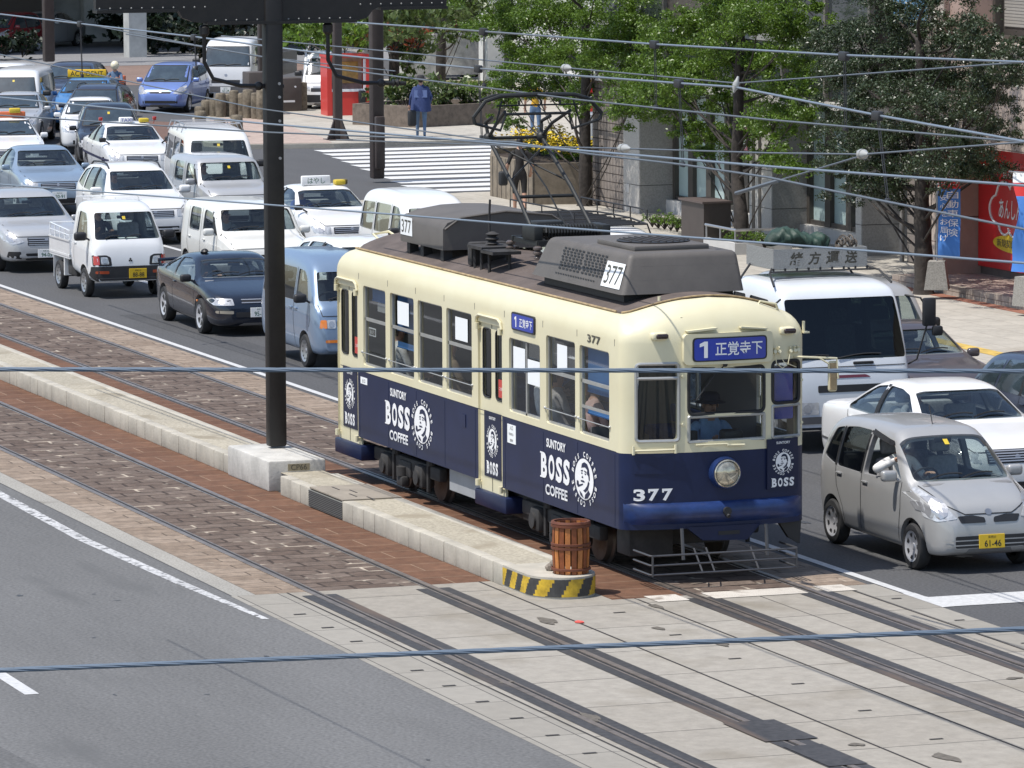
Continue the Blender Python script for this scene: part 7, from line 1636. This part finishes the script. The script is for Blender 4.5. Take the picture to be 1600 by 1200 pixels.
m = MB(); m.box(-.14, -.12, -.1, .42, .95, 1.6); m.build('poster', M('poster_yellow', (.62, .48, .16), .6, var=.3, scale=4), t, 0)
m = MB(); m.rbox(.43, .60, .30, .50, .35, .75, .03); m.cyl((.52, .40, 0), (.52, .40, .35), .05, 8); m.build('bin', black, t)
# cola board, no-entry sign
t = thing('drink_sign', 'round red drinks sign with white script among the hedge', 'sign', (-115.5, 36.2, 1.9), R(12))
m = MB(); m.prism(rpoly(rect(-.75, .75, -.1, 2.1), .3), lambda u, v, d: (d, u, v), -.06, .06); m.build('board', M('sign_dark_red', (.42, .02, .03), .4), t, 0)
m = MB(); put_text(m, 'Cola', lambda u, v: (.07, u, v), .05, 1.0, h=.62, w=1.7, rot=R(58), shear=.3, off=.01); m.build('script', LETW, t, 0)
t = thing('no_entry_sign', 'round red and white no entry sign behind the left street tree', 'sign', (-75.6, 27.0, 0), R(-15))
m = MB(); m.cyl((0, 0, 0), (0, 0, 3.4), .035, 10); m.build('post', M('post_pale', (.5, .5, .48), .5), t); m = MB(); m.cyl((.04, 0, 1.35), (.06, 0, 1.35), .36, 30); o = m.build('disc', M('sign_scarlet', (.62, .02, .03), .4), t); m = MB(); m.box(.062, .066, -.25, .25, 1.29, 1.41); m.build('bar', LETW, o, 0)
m = MB(); m.box(.04, .055, -.34, .34, 1.76, 1.94); m.build('plate', M('plate_orange', (.62, .36, .06), .5), t, 0); m = MB(); m.box(.035, .05, -.4, .4, .9, .98); m.build('lower_plate', LETW, t, 0)
# --- leaves
def Mleaf(name, c1, c2, tr=.25):
    m = bpy.data.materials.new(name); m.use_nodes = True; nt = m.node_tree; nt.nodes.clear(); o = nt.nodes.new('ShaderNodeOutputMaterial'); b = nt.nodes.new('ShaderNodeBsdfPrincipled'); t = nt.nodes.new('ShaderNodeBsdfTranslucent'); mx = nt.nodes.new('ShaderNodeMixShader'); mx.inputs[0].default_value = tr
    tc = nt.nodes.new('ShaderNodeTexCoord'); n = nt.nodes.new('ShaderNodeTexNoise'); n.inputs['Scale'].default_value = 3.; n.inputs['Detail'].default_value = 6; n.inputs['Roughness'].default_value = .8; cr = nt.nodes.new('ShaderNodeValToRGB'); cr.color_ramp.elements[0].position = .35; cr.color_ramp.elements[1].position = .68
    cr.color_ramp.elements[0].color = (*c1, 1); cr.color_ramp.elements[1].color = (*c2, 1); b.inputs['Roughness'].default_value = .38
    nt.links.new(tc.outputs['Object'], n.inputs['Vector']); nt.links.new(n.outputs['Fac'], cr.inputs[0]); nt.links.new(cr.outputs[0], b.inputs['Base Color']); nt.links.new(cr.outputs[0], t.inputs[0]); nt.links.new(b.outputs[0], mx.inputs[1]); nt.links.new(t.outputs[0], mx.inputs[2]); nt.links.new(mx.outputs[0], o.inputs[0]); MATS[name] = m; return m
LEAF1 = Mleaf('leaf_fresh', (.05, .105, .012), (.17, .27, .03), .32); LEAF2 = Mleaf('leaf_dark', (.018, .032, .013), (.06, .088, .035), .12); LEAF3 = Mleaf('leaf_mid', (.04, .075, .018), (.12, .16, .04), .25); LEAF4 = Mleaf('leaf_red', (.20, .04, .02), (.34, .10, .04), .25); LEAFD = Mleaf('leaf_shade', (.008, .016, .008), (.02, .035, .014), .1)  # last leaf tone is darkened to carry the shade the trees stand in
BARK = M('bark', (.038, .031, .026), .9, var=.4, scale=6, bump=.8, bscale=12)
import numpy as np
class Leaves:
    def __init__(s, P): s.P = P
    def build(s, name, mat, parent=None, *a):
        n = len(s.P)//4; me = bpy.data.meshes.new(name)
        me.vertices.add(4*n); me.vertices.foreach_set('co', s.P.astype(np.float32).ravel()); me.loops.add(4*n); me.loops.foreach_set('vertex_index', np.arange(4*n, dtype=np.int32))
        me.polygons.add(n); me.polygons.foreach_set('loop_start', np.arange(0, 4*n, 4, dtype=np.int32)); me.materials.append(mat); me.update(); me.validate()
        o = bpy.data.objects.new(name, me); COL.objects.link(o); o.parent = parent; return o
def leaves(clumps, dens, size, rnd, flat=.55):
    g = np.random.default_rng(rnd.randrange(1 << 30)); fine = size < .1; dens = dens*(9.0 if fine else 2.2); size = size*(.46 if fine else .8); out = []
    for c, r in clumps:
        n = max(8, int(dens*r*r)); k = int(12+26*r); cc = np.array(c)
        sub_ = cc+np.stack([g.normal(0, .52, k), g.normal(0, .52, k), g.normal(0, .30, k)], 1)*r; sr = r*g.uniform(.13, .34, k)
        i = g.integers(0, k, n); d = g.normal(0, 1, (n, 3))*np.array([1, 1, .6]); p = sub_[i]+d*(sr[i]*.55)[:, None]
        s_ = (size*g.uniform(.55, 1.35, n))[:, None]; nr = np.stack([g.normal(0, .7, n), g.normal(0, .7, n), g.uniform(.1, 1, n)], 1); nr /= np.linalg.norm(nr, axis=1)[:, None]
        a = np.cross(nr, g.normal(0, 1, (n, 3))); a /= np.linalg.norm(a, axis=1)[:, None]; b = np.cross(nr, a)
        out.append(np.stack([p-a*s_, p+b*s_*.45+nr*s_*.15, p+a*s_, p-b*s_*.45+nr*s_*.15], 1).reshape(-1, 3))
    return Leaves(np.concatenate(out))
def tree(label, base, trunk, rtrunk, clumps, leafm, dens, size, seedv, name='street_tree', group=None):
    rnd = random.Random(seedv); t = thing(name, label, 'tree', (0, 0, 0), 0, group)
    m = MB(); n = len(trunk); P = [Vector(p) for p in chaikin(trunk, 2)]; k = len(P)
    m.tube(P, .1, 12, rs=[rtrunk*(1.25 if i == 0 else 1)*(1-.62*i/k)*(1+.06*math.sin(i*1.7)) for i in range(k)])
    for c, r in clumps:
        q = min(P, key=lambda z: abs(z.z-(c.z-.45*abs(c.x-z.x)-.35*abs(c.y-z.y)))); mid = q.lerp(c, .5)+Vector((rnd.uniform(-.2, .2), rnd.uniform(-.2, .2), -.12)); L = (c-q).length
        w_ = max(.018, rtrunk*.24*min(1, 1.2/L+.3)); br_ = chaikin([q, mid, c], 2); m.tube(br_, .03, 6, rs=[w_*(1-.7*i/len(br_)) for i in range(len(br_))])
        for _ in range(2):
            e = c+Vector((rnd.gauss(0, .4), rnd.gauss(0, .4), rnd.gauss(0, .3)))*r; m.tube([mid.lerp(c, .6), c.lerp(e, .6), e], .009, 5)
    m.build('trunk', BARK, t, 60); leaves(clumps, dens, size, rnd).build('crown', leafm, t, 0, False); return t
def CL(y, lst, rnd, dep=1.1): return [(U(a, b, 1, y+rnd.uniform(-dep, dep)), r*1.2) for a, b, r in lst]
rnd = random.Random(11)
c0 = CL(18.7, [(800, 35, .75), (850, 15, .8), (905, 25, .8), (950, 45, .7), (820, 85, .6), (870, 92, .75), (925, 70, .75), (985, 55, .6), (795, 120, .55), (835, 135, .6), (785, 155, .4), (965, 105, .6), (1000, 130, .6), (880, 130, .45), (930, 150, .45), (980, 170, .5), (1010, 190, .35), (800, 190, .3), (1000, 20, .6), (770, 35, .45), (860, -40, .9), (940, -45, .9), (800, -45, .8), (900, 165, .3)], rnd)
tree('bright green street tree behind the pantograph, leftmost of the front three', None, [(-54.0, 18.7, .1), (-53.95, 18.7, 1.2), (-54.05, 18.72, 2.3), (-54.1, 18.8, 3.4), (-54.0, 18.7, 4.6)], .17, c0, LEAF1, 1050, .075, 1)
c1 = CL(17.5, [(1085, 45, .65), (1130, 20, .7), (1185, 30, .7), (1235, 45, .6), (1255, 20, .4), (1105, 90, .6), (1150, 95, .6), (1200, 90, .5), (1070, 125, .6), (1125, 150, .5), (1050, 165, .5), (1225, 130, .5), (1250, 110, .35), (1095, 205, .5), (1135, 215, .5), (1070, 200, .3), (1215, 185, .55), (1250, 175, .4), (1180, 190, .35), (1230, 252, .45), (1200, 240, .3), (1100, 240, .25), (1040, 70, .6), (1040, 110, .5), (1110, -40, .8), (1190, -40, .8), (1045, 135, .4)], rnd, .9)
tree('green street tree with dark trunk before the frosted windows', None, [(-41.4, 17.4, .1), (-41.45, 17.4, .9), (-41.75, 17.42, 1.6), (-41.62, 17.4, 2.6), (-41.55, 17.4, 3.9), (-41.4, 17.4, 5.0)], .17, c1, LEAF1, 1050, .075, 2)
c2 = CL(16.7, [(1300, 68, .5), (1345, 55, .55), (1395, 25, .5), (1440, 50, .6), (1380, 95, .6), (1320, 110, .55), (1440, 105, .6), (1490, 60, .5), (1525, 40, .35), (1540, 80, .45), (1545, 130, .5), (1490, 125, .6), (1345, 155, .6), (1400, 155, .6), (1460, 170, .55), (1520, 165, .5), (1575, 115, .4), (1310, 195, .5), (1360, 210, .6), (1420, 215, .55), (1330, 250, .5), (1380, 265, .5), (1440, 245, .5), (1500, 235, .5), (1545, 200, .45), (1350, 290, .4), (1395, 300, .4), (1470, 265, .45), (1520, 262, .45), (1550, 262, .35), (1275, 72, .28), (1590, 80, .25), (1400, -30, .6), (1460, -20, .6), (1300, 235, .3)], rnd, .9)
tree('dark leaved street tree in front of the pink building', None, [(-30.9, 16.7, .1), (-30.9, 16.7, 1.0), (-31.0, 16.7, 1.7), (-31.0, 16.72, 2.6), (-31.05, 16.7, 3.6), (-31.1, 16.7, 4.8)], .19, c2, LEAF2, 1250, .062, 3)
def bgtree(label, px, py, y, clumps, leafm, seedv, dens=330, size=.16, rt=.2, grp='trees round the plaza'):
    rnd = random.Random(seedv); b = U(px, py, 1, y); cc = [(U(a, c, 1, y+rnd.uniform(-2, 2)), r) for a, c, r in clumps]
    return tree(label, None, [(b.x, y, .1), (b.x+.1, y, 1.5), (b.x, y+.1, 3.0), (b.x+.1, y, 4.6)], rt, cc, leafm, dens, size, seedv, 'plaza_tree', grp)
bgtree('olive green tree between the red kiosk and the brown pole', 615, 150, 29, [(600, 40, 1.0), (640, 60, 1.0), (575, 20, 1.0), (620, 10, 1.0), (660, 25, 1.0), (640, 95, .5), (690, 10, .9)], LEAF3, 21)
bgtree('light green tree behind the parked vans', 545, 120, 27, [(470, 55, .8), (500, 55, .7), (540, 60, .7), (565, 75, .4), (520, 30, .9), (450, 40, .7), (560, 45, .8)], LEAF1, 22, 300)
bgtree('sparse tree with pale trunk left of the white building', 688, 100, 33, [(690, 20, .8), (730, 30, .8), (670, 0, 1.0), (740, 0, 1.0), (715, 55, .5)], LEAF3, 23, 240)
bgtree('dark evergreen in the shade beside the white building', 720, 120, 38, [(720, 60, 1.3), (715, 95, 1.1), (700, 20, 1.4), (735, 20, 1.4), (735, 95, .9), (700, 110, .8)], LEAFD, 24, 420, .2)
bgtree('shaded evergreen by the arcade, left of the periwinkle car', 200, 85, 33, [(190, 40, 1.1), (215, 30, 1.1), (185, 65, .9), (240, 45, 1.0), (265, 35, 1.2), (300, 40, 1.2), (330, 55, 1.1), (290, 65, .9), (350, 30, 1.2)], LEAFD, 25, 330, .2)
def bush(label, clumps, leafm, dens, size, seedv, name='bush', cat='bush', group=None):
    rnd = random.Random(seedv); t = thing(name, label, cat, (0, 0, 0), 0, group); m = MB()
    for c, r in clumps:
        for _ in range(9): m.tube([Vector((c.x, c.y, max(.1, c.z-r))), c+Vector((rnd.gauss(0, .4), rnd.gauss(0, .4), rnd.uniform(-.2, .4)))*r], .012, 5)
    m.build('stems', BARK, t); leaves(clumps, dens, size, rnd, .9).build('leaves', leafm, t, 0, False); return t
V = Vector
bush('green bush in the low planter behind the walker', [(V((-86.0, 25.2, 1.1)), .7), (V((-86.4, 26.4, 1.05)), .75), (V((-87.2, 24.6, .9)), .4), (V((-86.4, 27.2, .95)), .5)], LEAF3, 700, .11, 31)
bush('red leaved hedge behind the stone block', [(V((-112.5, 32.0+k*.9, 1.9+.2*math.sin(k))), .8) for k in range(6)], LEAF4, 330, .13, 32, 'hedge', 'hedge')
bush('red leaved shrub beside the kiosk top', [(V((-97.5, 27.8+k*.8, 2.3)), .6) for k in range(3)], LEAF4, 260, .13, 36, 'hedge', 'hedge')
bush('clipped green hedge at the foot of the middle tree', [(V((-42.0+k*.36, 17.4, .42)), .20) for k in range(6)], LEAF1, 900, .05, 33, 'hedge', 'hedge')
bush('low green hedge behind the rack van', [(V((-47.2+k*.36, 17.7, .36)), .20) for k in range(9)], LEAF1, 700, .055, 34, 'hedge', 'hedge')
bush('dark shrub before the red car at the far left', [(V((-134.5, 24.6+k*.7, .7)), .7) for k in range(3)], LEAFD, 330, .16, 35)
bush('leafy green plants in the corner flower bed', [(V((-59.2+k*.7, 19.6+(k % 2)*.5, 1.15)), .5) for k in range(7)], LEAF1, 800, .07, 37, 'flower_bed_plants', 'plants')
rnd = random.Random(41); m = MB()
YF = M('flower_yellow', (.72, .52, .02), .6)
for _ in range(2600):
    u, v = rnd.random(), rnd.random(); x = -60.0+u*5.3; y = 18.6+v*1.6-.2*u; cl_ = .5+.5*math.sin(x*3.1)*math.cos(y*2.7)
    if rnd.random() > cl_*.9+.15: continue
    p = Vector((x, y, 1.30+.35*cl_*rnd.random()+.12*math.sin(x*2))); s_ = .035*rnd.uniform(.7, 1.4); nn = Vector((rnd.gauss(0, .5), rnd.gauss(0, .5), 1)).normalized(); a, b = frame(nn)
    m.add([p-a*s_, p-b*s_, p+a*s_, p+b*s_], [(0, 1, 2, 3)])
tag(m.build('flowers', YF, None, 0, False), 'yellow flowers crowded in the corner bed', 'flowers', kind='stuff')
sheet('grass_patch', [(-111, 31.5), (-100.5, 28.0), (-100.2, 29.0), (-108.5, 36)], .16, Mfloor('dry_grass', (.13, .13, .05), .35, grain=12))
m = MB()
for a_, b_ in (((-110.6, 31.2), (-100.4, 27.8)), ((-100.4, 27.8), (-97.5, 31.5)), ((-97.5, 31.5), (-96.8, 34))):
    d = (Vector(b_)-Vector(a_)); nrm = Vector((-d.y, d.x)).normalized()*.13; q = [Vector(a_)-nrm, Vector(b_)-nrm, Vector(b_)+nrm, Vector(a_)+nrm]; m.prism([tuple(z) for z in q], lambda u, v, dd: (u, v, dd), .1, .42)
struct('plaza_kerb', m, KERB, 0)
# ================================================================== people
def figure(pts, edges, mats, name='person', parent=None, sub=2):
    """pts: {joint: (x,y,z,r)}, edges: [(a,b,material slot)] -> one continuous skinned body"""
    ks = list(pts); ix = {k: i for i, k in enumerate(ks)}
    me = bpy.data.meshes.new('body'); me.from_pydata([pts[k][:3] for k in ks], [(ix[a], ix[b]) for a, b, _ in edges], [])
    o = bpy.data.objects.new('work', me); COL.objects.link(o)
    md = o.modifiers.new('skin', 'SKIN'); md.use_smooth_shade = True
    if not me.skin_vertices: raise RuntimeError('no skin layer')
    for k, i in ix.items():
        r = pts[k][3]; me.skin_vertices[0].data[i].radius = r if isinstance(r, tuple) else (r, r)
    me.skin_vertices[0].data[0].use_root = True
    sb = o.modifiers.new('sub', 'SUBSURF'); sb.levels = sub; sb.render_levels = sub
    out = bpy.data.meshes.new_from_object(o.evaluated_get(bpy.context.evaluated_depsgraph_get()))
    bpy.data.objects.remove(o)
    for m in mats: out.materials.append(m)
    segs = [(Vector(pts[a][:3]), Vector(pts[b][:3]), s) for a, b, s in edges]
    for p in out.polygons:
        c = p.center; best = 0; bd = 9
        for a, b, s in segs:
            d = b-a; t = max(0, min(1, (c-a).dot(d)/max(1e-9, d.length_squared))); q = (a+d*t-c).length
            if q < bd: bd = q; best = s
        p.material_index = best; p.use_smooth = True
    ob = bpy.data.objects.new(name, out); COL.objects.link(ob); ob.parent = parent; return ob
def hand(pts, edges, k, base, dr, slot, curl=.4, side=1):
    """palm, four fingers and a thumb from the wrist"""
    b = Vector(base); d = Vector(dr).normalized(); u, v = frame(d)
    pts[k+'pa'] = (*(b+d*.05), .034); edges.append((k, k+'pa', slot))
    for i, (o_, L) in enumerate(((-.027, .07), (-.009, .08), (.009, .075), (.027, .058))):
        p = b+d*.095+u*o_; q = p+d*L*.5+v*.01*side; r = q+d*L*.45+v*L*curl*side
        pts[k+'f%d' % i] = (*p, .011); pts[k+'g%d' % i] = (*q, .0095); pts[k+'h%d' % i] = (*r, .008)
        edges += [(k+'pa', k+'f%d' % i, slot), (k+'f%d' % i, k+'g%d' % i, slot), (k+'g%d' % i, k+'h%d' % i, slot)]
    p = b+d*.045-u*.042*side; q = p+d*.035-u*.018*side
    pts[k+'t0'] = (*p, .013); pts[k+'t1'] = (*q, .010); edges += [(k+'pa', k+'t0', slot), (k+'t0', k+'t1', slot)]
def face(parent, c, s, fwd=Vector((1, 0, 0)), hairm=hair, cut='short', hat=None):
    """hair cap, nose, ears, eyes and mouth on the head at c"""
    lf = Vector((0, 0, 1)).cross(fwd)
    mt = Matrix((fwd, lf, Vector((0, 0, 1)))).transposed().to_4x4(); mt.translation = c
    m = MB(); m.sphere((0, 0, 0), .105*s, .084*s, .118*s, 18, 12)
    keep = [k for k, p in enumerate(m.v) if p[2] > .035*s or p[0] < -.02*s]
    ks = set(keep); m.f = [f for f in m.f if all(i in ks for i in f)]; m.m = [0]*len(m.f); m.xf(mt @ Matrix.Translation((-.008*s, 0, .012*s)))
    m.build('hair', hairm, parent, 60)
    m = MB(); m.sphere((.098*s, 0, -.012*s), .018*s, .012*s, .022*s, 8, 6)
    for q in (-1, 1): m.sphere((.0, q*.082*s, -.01*s), .018*s, .010*s, .030*s, 8, 6)
    m.xf(mt); m.build('nose_and_ears', skin, parent, 60)
    m = MB()
    for q in (-1, 1): m.sphere((.086*s, q*.033*s, .012*s), .010*s, .015*s, .008*s, 8, 6)
    m.sphere((.084*s, 0, -.055*s), .012*s, .025*s, .006*s, 8, 6); m.xf(mt); m.build('eyes_and_mouth', M('face_dark', (.05, .02, .018), .5), parent, 60)
    if hat:
        m = MB(); m.lathe([(0, .135*s), (.07*s, .13*s), (.10*s, .10*s), (.108*s, .045*s), (.16*s, .025*s), (.162*s, .018*s), (.10*s, .03*s)], (0, 0, 0), 'z', 20); m.xf(mt); m.build('hat', hat, parent, 50)
def walker(label, loc, rz, H, shirt, trous, skinm=skin, pose='walk', hat=None, sleeve=True, shorts=False, hairm=hair, long_coat=False):
    s = H/1.70; root = thing('person', label, 'person', loc, rz)
    st = .17 if pose == 'walk' else .04
    P = {'pel': (0, 0, .92, (.13, .105)), 'wai': (0, 0, 1.06, (.125, .095)), 'che': (.01, 0, 1.26, (.155, .105)), 'nec0': (.0, 0, 1.43, .075), 'nec': (.01, 0, 1.49, .050), 'hea0': (.025, 0, 1.57, (.070, .080)), 'hea': (.02, 0, 1.645, (.072, .080)),
         'hl': (0, .095, .86, .092), 'kl': (.05+st*.5, .10, .48, .058), 'al': (st*.9, .10, .09, .038), 'tl': (st*.9+.15, .11, .035, .034), 'hr': (0, -.095, .86, .092), 'kr': (.02-st*.2, -.10, .48, .058), 'ar': (-st*1.1, -.10, .11, .038), 'tr': (-st*1.1+.13, -.11, .04, .034),
         'sl': (-.01, .175, 1.38, .060), 'el': (-.06, .27, 1.14, .045), 'wl': (.06, .30, .93, .030), 'sr': (-.01, -.175, 1.38, .060), 'er': (-.03, -.29, 1.15, .045), 'wr': (.10, -.25, .97, .030)}
    sk, tr_ = 2, 1
    E = [('pel', 'wai', 0), ('wai', 'che', 0), ('che', 'nec0', 0), ('nec0', 'nec', 2), ('nec', 'hea0', 2), ('hea0', 'hea', 2), ('pel', 'hl', 1), ('hl', 'kl', 1), ('kl', 'al', 2 if shorts else 1), ('al', 'tl', 3), ('pel', 'hr', 1), ('hr', 'kr', 1), ('kr', 'ar', 2 if shorts else 1), ('ar', 'tr', 3),
         ('nec0', 'sl', 0), ('sl', 'el', 0), ('el', 'wl', 0 if sleeve else 2), ('nec0', 'sr', 0), ('sr', 'er', 0), ('er', 'wr', 0 if sleeve else 2)]
    P = {k: (v[0]*s, v[1]*s, v[2]*s, tuple(r*s for r in v[3]) if isinstance(v[3], tuple) else v[3]*s) for k, v in P.items()}
    hand(P, E, 'wl', P['wl'][:3], (.3, .05, -1), 2, side=1); hand(P, E, 'wr', P['wr'][:3], (.3, .05, -1), 2, side=-1)
    b = figure(P, E, [shirt, trous, skinm, M('shoe', (.03, .025, .022), .6)], 'body', root)
    face(root, Vector((.03*s, 0, 1.615*s)), s, hairm=hairm, hat=hat)
    if long_coat:
        m = MB(); n = 20; vs = []
        for j, (z, rx, ry) in enumerate(((1.40, .15, .23), (1.2, .19, .265), (1.0, .20, .27), (.76, .215, .285))):
            for k in range(n): a = 2*math.pi*k/n; vs.append((rx*math.cos(a)*s-.01, ry*math.sin(a)*s, z*s+.015*math.sin(3*a)))
        m.add(vs, [(j*n+k, j*n+(k+1) % n, (j+1)*n+(k+1) % n, (j+1)*n+k) for j in range(3) for k in range(n)]); m.build('jacket', shirt, root, 60)
        m = MB(); m.add([(-.165*s, -.17*s, 1.34*s), (-.165*s, .17*s, 1.34*s), (-.20*s, .18*s, 1.14*s), (-.20*s, -.18*s, 1.14*s)], [(0, 1, 2, 3)]); m.build('back_panel', M('panel_blue', (.09, .13, .27), .8), root, 0)
    return root
def sitter(label, loc, rz, shirt, s=.98, arms='wheel', hairm=hair, hat=None, lean=0., group=None, turn=None):
    """seated figure; loc is the seat surface"""
    root = thing('person', label, 'person', loc, rz, group)
    P = {'pel': (0, 0, .10, (.14, .12)), 'wai': (-.03, lean*.3, .26, (.13, .10)), 'che': (-.05, lean*.6, .44, (.155, .11)), 'nec0': (-.05, lean, .59, .075), 'nec': (-.04, lean, .65, .05), 'hea0': (-.025, lean, .73, (.070, .080)), 'hea': (-.03, lean, .805, (.072, .080)),
         'hl': (.10, .10, .09, .085), 'kl': (.44, .12, .12, .062), 'al': (.56, .12, -.26, .04), 'hr': (.10, -.10, .09, .085), 'kr': (.44, -.12, .12, .062), 'ar': (.56, -.12, -.26, .04),
         'sl': (-.05, .18+lean, .54, .06), 'sr': (-.05, -.18+lean, .54, .06)}
    if arms == 'wheel': P.update({'el': (.12, .24+lean, .34, .045), 'wl': (.34, .13, .42, .032), 'er': (.12, -.24+lean, .34, .045), 'wr': (.34, -.13, .42, .032)}); dd = (.6, 0, .25)
    elif arms == 'window': P.update({'el': (.12, .24, .34, .045), 'wl': (.34, .13, .42, .032), 'er': (.08, -.42, .47, .062), 'wr': (.22, -.20, .60, .034)}); dd = (.6, .2, .25)
    else: P.update({'el': (.02, .25, .30, .045), 'wl': (.24, .10, .20, .032), 'er': (.02, -.25, .30, .045), 'wr': (.24, -.10, .20, .032)}); dd = (1, 0, -.2)
    E = [('pel', 'wai', 0), ('wai', 'che', 0), ('che', 'nec0', 0), ('nec0', 'nec', 2), ('nec', 'hea0', 2), ('hea0', 'hea', 2), ('pel', 'hl', 1), ('hl', 'kl', 1), ('kl', 'al', 1), ('pel', 'hr', 1), ('hr', 'kr', 1), ('kr', 'ar', 1), ('nec0', 'sl', 0), ('sl', 'el', 0), ('el', 'wl', 0 if arms != 'short' else 2), ('nec0', 'sr', 0), ('sr', 'er', 0), ('er', 'wr', 0)]
    P = {k: (v[0]*s, v[1]*s, v[2]*s, tuple(r*s for r in v[3]) if isinstance(v[3], tuple) else v[3]*s) for k, v in P.items()}
    hand(P, E, 'wl', P['wl'][:3], dd, 2, side=1); hand(P, E, 'wr', P['wr'][:3], dd, 2, side=-1)
    figure(P, E, [shirt, M('dark_trousers', (.03, .03, .04), .9), skin], 'body', root)
    face(root, Vector((-.02*s, lean*s, .775*s)), s, hairm=hairm, hat=hat); return root
def cloth(n, c): return M('cloth_'+n, c, .9, var=.15, scale=12, bump=.2, bscale=18)
sitter('driver of the silver kei car in a white shirt, elbow on the sill', (-.97+.02, 3.20-.33, .60), 0, cloth('white', (.72, .71, .69)), arms='window', lean=-.03)
sitter('tram driver in a pale blue shirt behind the front window', (-.66, .26, 1.10), 0, cloth('sky', (.26, .44, .70)), s=1.12, hat=M('cap_navy', (.02, .025, .05), .8))
sitter('driver in dark clothes inside the white kei truck', (-38.72+.60, 3.28-.33, .80), 0, cloth('dark', (.05, .055, .07)))
sitter('driver in grey inside the black coupe', (-31.45-.05, 3.48-.38, .48), 0, cloth('grey', (.22, .23, .25)))
sitter('taxi driver in a blue jacket under the green lettered roof sign', (-45.1, 9.5-.36, .55), 0, cloth('blue', (.03, .06, .25)))
sitter('driver in a pale shirt inside the boxy cream hatchback', (-38.75, 6.02-.38, .62), 0, cloth('pale', (.35, .38, .40)))
sitter('driver in white inside the silver compact hatchback', (-52.55, 9.6-.36, .6), 0, cloth('white', (.7, .7, .7)))
sitter('driver in grey inside the large white saloon', (-6.3, 5.85-.38, .56), 0, cloth('grey', (.22, .23, .25)))
sitter('driver in grey inside the white estate with roof rails', (-50.95, 7.15-.38, .58), -.05, cloth('grey', (.22, .23, .25)))
for lb, x, y, rz, c in (('passenger in white at the rear tram window', -9.0, -.78, 90, (.72, .72, .71)), ('passenger in white behind the middle tram door, first of two', -3.45, -.78, 90, (.68, .69, .70)), ('passenger in pale grey beside the one in white near the middle door', -2.95, -.78, 90, (.40, .38, .38)),
                        ('passenger in brown at the second window from the tram front', -2.0, -.78, 90, (.16, .11, .07)), ('passenger in pink at the foremost side window of the tram', -1.62, -.80, 90, (.55, .38, .34)), ('passenger in dark clothes on the far bench of the tram', -6.3, .78, -90, (.05, .05, .06)), ('passenger in brown on the near bench by the third tram window', -6.9, -.78, 90, (.2, .15, .1))):
    sitter(lb, (x, y, 1.36), R(rz), cloth('p%d' % int(c[0]*1000+c[2]*10), c), arms='lap', group='passengers seated in the tram')
wk = walker('pedestrian in a loose navy jacket and hat walking away over the crossing', (-79.2, 23.3, .124), R(160), 1.74, cloth('navy_jacket', (.035, .055, .15)), cloth('jeans', (.12, .19, .30)), hat=M('hat_black', (.03, .03, .032), .9), long_coat=True)
m = MB(); m.rbox(-79.1, -78.95, 22.86, 23.10, .50, .95, .06, 3); tag(m.build('shoulder_bag', M('bag_black', (.02, .022, .025), .7), None), 'black bag hanging at the left side of the navy jacket walker', 'bag')
walker('person in a yellow top and jeans standing beyond the flower bed', (-77.6, 26.1, .125), R(150), 1.66, cloth('yellow', (.62, .35, .03)), cloth('jeans', (.12, .19, .30)), pose='stand', sleeve=False)
walker('bare legged person in black shirt and shorts beside the flower bed', (-52.0, 16.4, .125), R(165), 1.70, cloth('black', (.02, .018, .018)), cloth('black_shorts', (.022, .02, .02)), sleeve=False, shorts=True)
m = MB(); m.rbox(-51.95, -51.8, 15.86, 16.06, .80, 1.12, .05, 3); tag(m.build('hand_bag', M('bag_black', (.02, .022, .025), .7), None), 'dark hand bag beside the person in black shorts', 'bag')
rr = sitter('motorbike rider with a cream helmet behind the yellow roof board', (-95.2, 18.9, .80), R(-25), cloth('rider', (.10, .16, .25)))
m = MB(); m.sphere((0, 0, 0), .14, .13, .14, 18, 12); o = m.build('helmet', M('helmet_cream', (.72, .66, .48), .3, coat=.6), rr, 60); o.location = (-.02, 0, .79)
mt = thing('motorbike', 'small delivery motorbike with an orange box under the helmeted rider', 'motorbike', (-95.2, 18.9, 0), R(-25))
m = MB(); m.rbox(-.35, .25, -.14, .14, .70, .80, .04); m.rbox(-.1, .3, -.12, .12, .3, .7, .05); m.tube([(.3, 0, .75), (.62, 0, .29)], .03, 8); m.tube([(.28, -.3, 1.0), (.3, 0, .95), (.28, .3, 1.0)], .015, 6); m.rbox(.3, .38, -.2, .2, .45, .9, .05); m.build('frame', white, mt)
for x in (.62, -.55): m = MB(); m.lathe([(.18, -.03), (.24, -.04), (.28, 0), (.24, .04), (.18, .03)], (x, 0, .28), 'y', 22); m.lathe([(.02, 0), (.18, .0)], (x, 0, .28), 'y', 22); m.build('wheel', rubber, mt)
m = MB(); m.rbox(-.75, -.38, -.22, .22, .85, 1.25, .03); m.build('delivery_box', M('box_orange', (.55, .12, .04), .5), mt)
